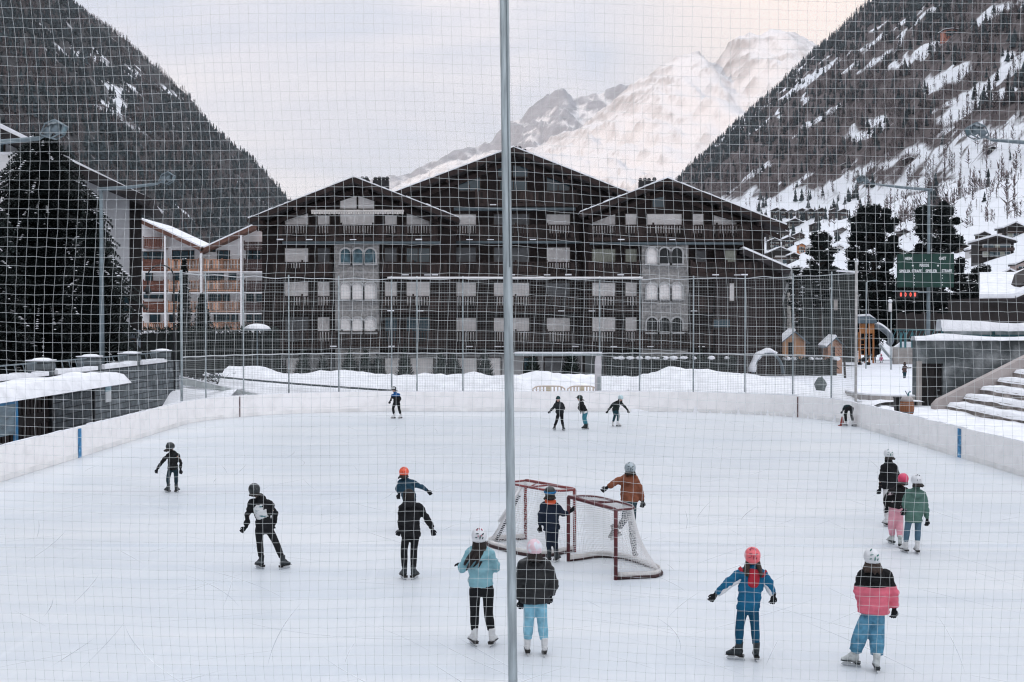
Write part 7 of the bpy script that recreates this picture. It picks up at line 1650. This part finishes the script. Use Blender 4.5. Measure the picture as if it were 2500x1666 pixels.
def play_house(label, px0, px1, pyr, pye, pyb, Y, snowleft, m):
    a, b_, ap = at(px0, pye, Y), at(px1, pyb, Y), at((px0 * 0.55 + px1 * 0.45), pyr, Y); q = Vector(((a.x + b_.x) / 2, Y, 0)); f = thing('play_house', label, 'play house', q, 'wooden play houses'); W = (b_.x - a.x) / 2; z1, zr = a.z, ap.z
    mb = MB(); mb.prism([(-W, 0), (W, 0), (W, z1), (0, zr - 0.12), (-W, z1)], 0, 1.8); mb.build('wall', m, f); mb = MB(); mb.box(-W * 0.55, -W * 0.05, -0.02, -0.003, 0, z1 - 0.15); mb.build('doorway', M_black, f)
    mb = MB(); slab(mb, ((-W - 0.35, -0.35, z1 - 0.22), (0, -0.35, zr), (0, 2.1, zr), (-W - 0.35, 2.1, z1 - 0.22)), 0.1); slab(mb, ((0, -0.35, zr), (W + 0.35, -0.35, z1 - 0.22), (W + 0.35, 2.1, z1 - 0.22), (0, 2.1, zr)), 0.1); rf = mb.build('roof', M_slate, f)
    mb = MB(); slab(mb, ((-W - 0.38, -0.38, z1 - 0.02), (-0.05, -0.38, zr + 0.2), (-0.05, 2.1, zr + 0.2), (-W - 0.38, 2.1, z1 - 0.02)), 0.19); mb.build('roof_snow', M_snow2, rf)
play_house('larger orange wooden play house with snow on its left roof slope behind the low hedge', 1912, 1966, 808, 832, 900, 112, True, M_pw2)
play_house('smaller pinkish wooden play house right of the larger one', 2022, 2056, 823, 842, 900, 108, True, mat('pinkish_wood', (0.42, 0.24, 0.165), 0.7, 0.2, 2))
c = at(1875, 900, 95.5); f = thing('play_tunnel', 'arched play tunnel thick with snow behind the snow bank', 'play tunnel', (c.x, 95.5, 0)); zt_ = zat(857, 95.5); mb = MB(); A_ = np.linspace(0.02, math.pi - 0.02, 22)
mb.tube([(1.12 * math.cos(t), 0, 0.6 + (zt_ - 0.75) * math.sin(t)) for t in A_], [(0.40, 0.10)] * 22, 8, side=(0, 1, 0)); mb.build('arch', M_steel_d, f, smooth=True); mb = MB(); mb.tube([(1.2 * math.cos(t), 0, 0.72 + (zt_ - 0.72) * math.sin(t)) for t in A_[7:]], [(0.45, 0.05 + 0.20 * abs(math.sin(t * 0.55)) + 0.05 * math.sin(9 * t)) for t in A_[7:]], 10, side=(0, 1, 0)); mb.build('snow_cover', M_snow2, f, smooth=True)
c = at(2114, 888, 132); f = thing('pushchair', 'dark pushchair standing below the playground tower', 'pushchair', (c.x - 0.2, 132, 0.0)); mb = MB(); mb.tube([(-0.5, 0, 0.55), (-0.2, 0, 0.55), (0.2, 0, 0.7), (0.45, 0, 1.05)], [(0.28, 0.12), (0.3, 0.2), (0.3, 0.28), (0.28, 0.2)], 10, side=(0, 1, 0), smooth=2); mb.build('seat', M_black, f, smooth=True)
mb = MB(); mb.tube([(0.45, -0.25, 0.9), (0.85, -0.25, 1.1), (0.85, 0.25, 1.1), (0.45, 0.25, 0.9)], 0.02, 6); mb.build('handle', M_steel_d, f)
for x_ in (-0.42, 0.42):
    for y_ in (-0.28, 0.28): mb = MB(); mb.tube([(x_, y_ - 0.03, 0.17), (x_, y_ + 0.03, 0.17)], 0.17, 12); mb.build('wheel', M_sole, f)

# ================================================================ the village on the right-hand slope
def hit(px, py):
    """where the sight line through a pixel first meets the slope"""
    for Y in np.arange(110, 2400, 4.0):
        p = at(px, py, Y)
        if p.z <= float(hill_right(np.array([p.x]), np.array([Y]))[0]): return p
    return at(px, py, 800)
M_vroof = mat('village_roof', (0.035, 0.030, 0.030), 0.8, 0.2, 1)
WALLC = {'dark': mat('chalet_dark_wood', (0.026, 0.021, 0.020), 0.8, 0.25, 0.8), 'grey': mat('chalet_grey_wall', (0.20, 0.19, 0.185), 0.85, 0.2, 0.6), 'orange': mat('chalet_orange_wall', (0.52, 0.21, 0.09), 0.8, 0.15, 0.5), 'pink': mat('chalet_pinkish_wall', (0.50, 0.39, 0.36), 0.85, 0.1, 0.5), 'white': mat('chalet_white_wall', (0.62, 0.61, 0.60), 0.85, 0.08, 0.5), 'brown': mat('chalet_brown_wood', (0.065, 0.045, 0.04), 0.8, 0.25, 0.8), 'salmon': mat('salmon_wall', (0.55, 0.22, 0.15), 0.8, 0.1, 0.5)}
def chalet(label, px, py, wpx, hpx, wall='dark', rise=0.34, nwin=(3, 2), Y=None, turn=0.0, cat='chalet', snow_t=0.05, base_white=False, name='chalet'):
    """gabled house: base centre at the pixel, width and height to the ridge in pixels of the photograph"""
    p = hit(px, py) if Y is None else at(px, py, Y); k = p.y / FPX; W = wpx * k / 2; H = hpx * k; D = W * 1.5; e = H - W * rise * 1.15
    f = thing(name, label, cat, p, 'houses on the snowy slope'); f.rotation_euler = (0, 0, R(turn))
    mb = MB(); mb.prism([(-W * 0.86, -H * 0.8), (W * 0.86, -H * 0.8), (W * 0.86, e), (0, e + W * 0.86 * rise * 1.15), (-W * 0.86, e)], 0, D); mb.build('wall', WALLC[wall], f)
    if base_white: mb = MB(); mb.box(-W * 0.4, W * 0.5, -0.06 * W, -0.003, -H * 0.1, e * 0.75); mb.build('plastered_front', WALLC['white'], f)
    t = 0.06 * W + 0.12; o = 0.18 * W; mb = MB(); ez = e - 0.14 * W * rise
    slab(mb, ((-W, -o, ez), (0, -o, H), (0, D + o, H), (-W, D + o, ez)), t); slab(mb, ((0, -o, H), (W, -o, ez), (W, D + o, ez), (0, D + o, H)), t); rf = mb.build('roof', M_vroof, f)
    st = snow_t * W + 0.15; mb = MB(); u = st + 0.01; slab(mb, ((-W * 1.01, -o * 0.85, ez + u), (0, -o * 0.85, H + u), (0, D + o, H + u), (-W * 1.01, D + o, ez + u)), st); slab(mb, ((0, -o * 0.85, H + u), (W * 1.01, -o * 0.85, ez + u), (W * 1.01, D + o, ez + u), (0, D + o, H + u)), st); mb.build('roof_snow', M_snow2, rf)
    mb = MB(); mb.box(W * 0.3, W * 0.45, D * 0.4, D * 0.4 + W * 0.15, H - 0.4 * W * rise, H + 0.16 * W); mb.build('chimney', M_concrete, rf)
    nx, nz = nwin
    for i in range(nx):
        for j in range(nz):
            x_ = -W * 0.62 + 1.24 * W * (i + 0.5) / nx; z_ = e * (0.12 + 0.82 * j / nz); w_ = W * 0.16; h_ = e * 0.5 / nz
            mb = MB(); mb.box(x_ - w_ * 1.2, x_ + w_ * 1.2, -0.10 * W, -0.062 * W, z_ - 0.03 * e, z_ + h_ + 0.03 * e); wn = mb.build('window', WALLC['white'] if wall not in ('white',) else M_frame, f); mb = MB(); mb.box(x_ - w_, x_ + w_, -0.115 * W, -0.102 * W, z_, z_ + h_); mb.build('pane', M_glass if (i + j) % 3 or wall in ('white', 'pink') else M_curtain, wn)
    if nz > 1 or wpx > 24:
        mb = MB(); z_ = e * 0.52; mb.box(-W * 0.84, W * 0.84, -0.24 * W, -0.20 * W, z_ - 0.08 * e, z_ + 0.08 * e); mb.box(-W * 0.84, W * 0.84, -0.20 * W, -0.004, z_ - 0.08 * e, z_ - 0.05 * e); mb.build('balcony', WALLC['brown'], f)
    return f
chalet('leftmost dark chalet of the upper row of chalets above the hotel roof', 1896, 534, 25, 26)
chalet('dark chalet second from the left in the upper row of chalets', 1911, 535, 24, 25)
chalet('small dark chalet between the two left ones and the middle of the upper chalet row', 1932, 534, 24, 22)
chalet('dark chalet with narrow gable in the middle of the upper chalet row', 1958, 535, 24, 26)
chalet('dark chalet right of the middle in the upper chalet row', 1979, 536, 23, 26)
chalet('plain wide dark chalet near the right end of the upper chalet row', 2006, 538, 27, 30)
chalet('dark chalet second from the right in the upper chalet row', 2038, 537, 24, 28)
chalet('dark chalet at the right end of the upper chalet row', 2060, 536, 24, 26)
chalet('large dark chalet with broad snowy roof just below the upper chalet row', 1940, 558, 50, 24, nwin=(4, 1), turn=4)
chalet('low hut with thick snow roof beside the hotel gable, below the upper chalet row', 1897, 565, 32, 15, nwin=(2, 1), snow_t=0.14)
chalet('dark chalet with bluish window front below the snow-roofed hut', 1891, 606, 34, 24)
chalet('dark chalet with steep gable left of the orange house', 1926, 604, 30, 26)
chalet('big dark chalet with white plastered front just above the hotel side roof', 1905, 648, 66, 44, nwin=(2, 1), base_white=True)
chalet('dark chalet tucked against the hotel roof edge below the wide snowy roof', 1884, 585, 26, 20, nwin=(2, 1))
chalet('dark chalet between the bluish-windowed chalet and the upper rows', 1915, 580, 26, 18, nwin=(2, 1), snow_t=0.1)
chalet('brown chalet above the bright orange house', 1952, 588, 28, 20, 'brown', nwin=(2, 1))
chalet('small dark chalet right above the small dark pine', 1990, 562, 24, 18, nwin=(2, 1), snow_t=0.1)
chalet('white hut with snowy roof between the orange house and the small dark pine', 1975, 612, 16, 14, 'white', nwin=(1, 1), snow_t=0.15)
chalet('dark chalet just right of the plastered chalet, beside the birch', 1938, 640, 30, 22, nwin=(2, 1), snow_t=0.12)
chalet('dark hut on the snow between the two tall pines', 2207, 575, 30, 15, nwin=(1, 1), snow_t=0.12)
chalet('dark chalet half hidden right of the scoreboard pine', 2352, 618, 34, 22, nwin=(2, 1), snow_t=0.1)
chalet('bright orange house left of the small dark pine', 1957, 619, 20, 24, 'orange')
chalet('grey-roofed hut half hidden left of the tall round-headed pine', 2056, 574, 32, 18, 'grey', nwin=(2, 1))
chalet('hut buried in snow between the small pine and the tall round-headed pine', 2049, 616, 22, 16, 'white', nwin=(1, 1), snow_t=0.25)
chalet('dark hut with snowy roof left above the scoreboard', 2197, 630, 34, 22, nwin=(2, 1), snow_t=0.12)
chalet('small dark barn on the snowfield above the large dark hotel at the right edge', 2403, 582, 32, 16, nwin=(1, 1))
chalet('dark chalet high at the right edge above the large dark guest house', 2478, 582, 62, 38, nwin=(3, 1))
chalet('large dark guest house with rows of white balconies near the right edge', 2432, 632, 96, 56, nwin=(5, 2), rise=0.22, turn=-6)
chalet('snow-covered white garage beside the large dark guest house', 2381, 626, 36, 22, 'white', nwin=(1, 1), snow_t=0.2)
chalet('pinkish house cut by the right picture edge', 2500, 672, 48, 36, 'pink', nwin=(3, 2))
chalet('brown gabled chalet in front of the pinkish house', 2464, 693, 62, 34, 'brown')
chalet('small dark barn with snowy roof among bare larches on the middle slope', 2222, 398, 32, 15, nwin=(1, 1))
chalet('tiny dark barn at the left edge of the middle snowfield', 2064, 409, 18, 11, nwin=(1, 1))
chalet('tiny dark barn with snowy roof at the upper right of the snowfields', 2424, 371, 22, 13, nwin=(1, 1))
chalet('tiny hut on the lower left snowfield above the upper chalet row', 2022, 396, 16, 9, nwin=(1, 1))
chalet('long salmon-coloured hotel high on the forested slope', 2324, 90, 42, 20, 'salmon', rise=0.12, nwin=(5, 2), cat='hotel', name='mountain_hotel')
# long timber barn with two snow roofs at the right edge
Yb_ = 112.0; a, b_ = at(2400, 728, Yb_), at(2600, 800, Yb_); q0 = Vector((a.x, Yb_, 0)); f = thing('timber_barn', 'long dark timber barn under broad snow roofs at the right edge', 'barn', q0); mb = MB(); mb.box(a.x, b_.x, Yb_, Yb_ + 9, 0, a.z); mb.build('wall', WALLC['dark'], f, off=q0)
for (p, q, r_, s__), t_ in ((((2392, 730), (2480, 729), (2480, 712), (2392, 712)), 0.0), (((2478, 729), (2640, 660), (2640, 640), (2478, 705)), 0.0)):
    A, B_ = at(*p, Yb_ - 0.8), at(*q, Yb_ - 0.8); C_, D_ = at(*r_, Yb_ + 9), at(*s__, Yb_ + 9); C_.z = B_.z + 2.3; D_.z = A.z + 2.3
    mb = MB(); slab(mb, (A, B_, C_, D_), 0.18); rf = mb.build('roof', M_vroof, f, off=q0); mb = MB(); u = Vector((0, 0.03, 0.42)); slab(mb, (A + u, B_ + u, C_ + u, D_ + u), 0.41); mb.build('roof_snow', M_snow2, rf, off=q0)
mb = MB(); a, b_ = at(2480, 700, Yb_ + 2), at(2640, 640, Yb_ + 2); mb.prism([(a.x, a.z - 1.5), (b_.x, a.z - 1.5), (b_.x, b_.z + 1), (a.x, a.z + 0.2)], Yb_ + 1, Yb_ + 8); mb.build('upper_wall', WALLC['dark'], f, off=q0)
# dark fence closing the gap below the pines on the right
a, b_ = at(2188, 765, 146), at(2560, 830, 146); q0 = Vector((a.x, 146, 0)); f = thing('board_fence', 'high black board fence below the scoreboard pines on the right', 'fence', q0); mb = MB(); n_ = 48
for k in range(n_): x_ = a.x + (b_.x - a.x) * k / n_; mb.box(x_ + 0.01, x_ + (b_.x - a.x) / n_ - 0.01, 146, 146.06 + 0.01 * (k % 2), -0.3, a.z + 0.12 * math.sin(k * 1.7))
mb.build('boards', WALLC['dark'], f, off=q0)

# ================================================================ thin mountain air
mb = MB(); mb.box(-2900, 3400, -3600, 11500, -20, 2300)
hz_ = bpy.data.materials.new('haze_air'); hz_.use_nodes = True; t = hz_.node_tree; t.nodes.clear(); o = t.nodes.new('ShaderNodeOutputMaterial'); v = t.nodes.new('ShaderNodeVolumePrincipled')
v.inputs['Color'].default_value = (0.86, 0.90, 0.96, 1); v.inputs['Density'].default_value = 0.000055; v.inputs['Anisotropy'].default_value = 0.2
t.links.new(v.outputs[0], o.inputs['Volume']); tag(mb.build('haze', hz_), kind='stuff')
bpy.data.scenes.remove(tmp_scene)
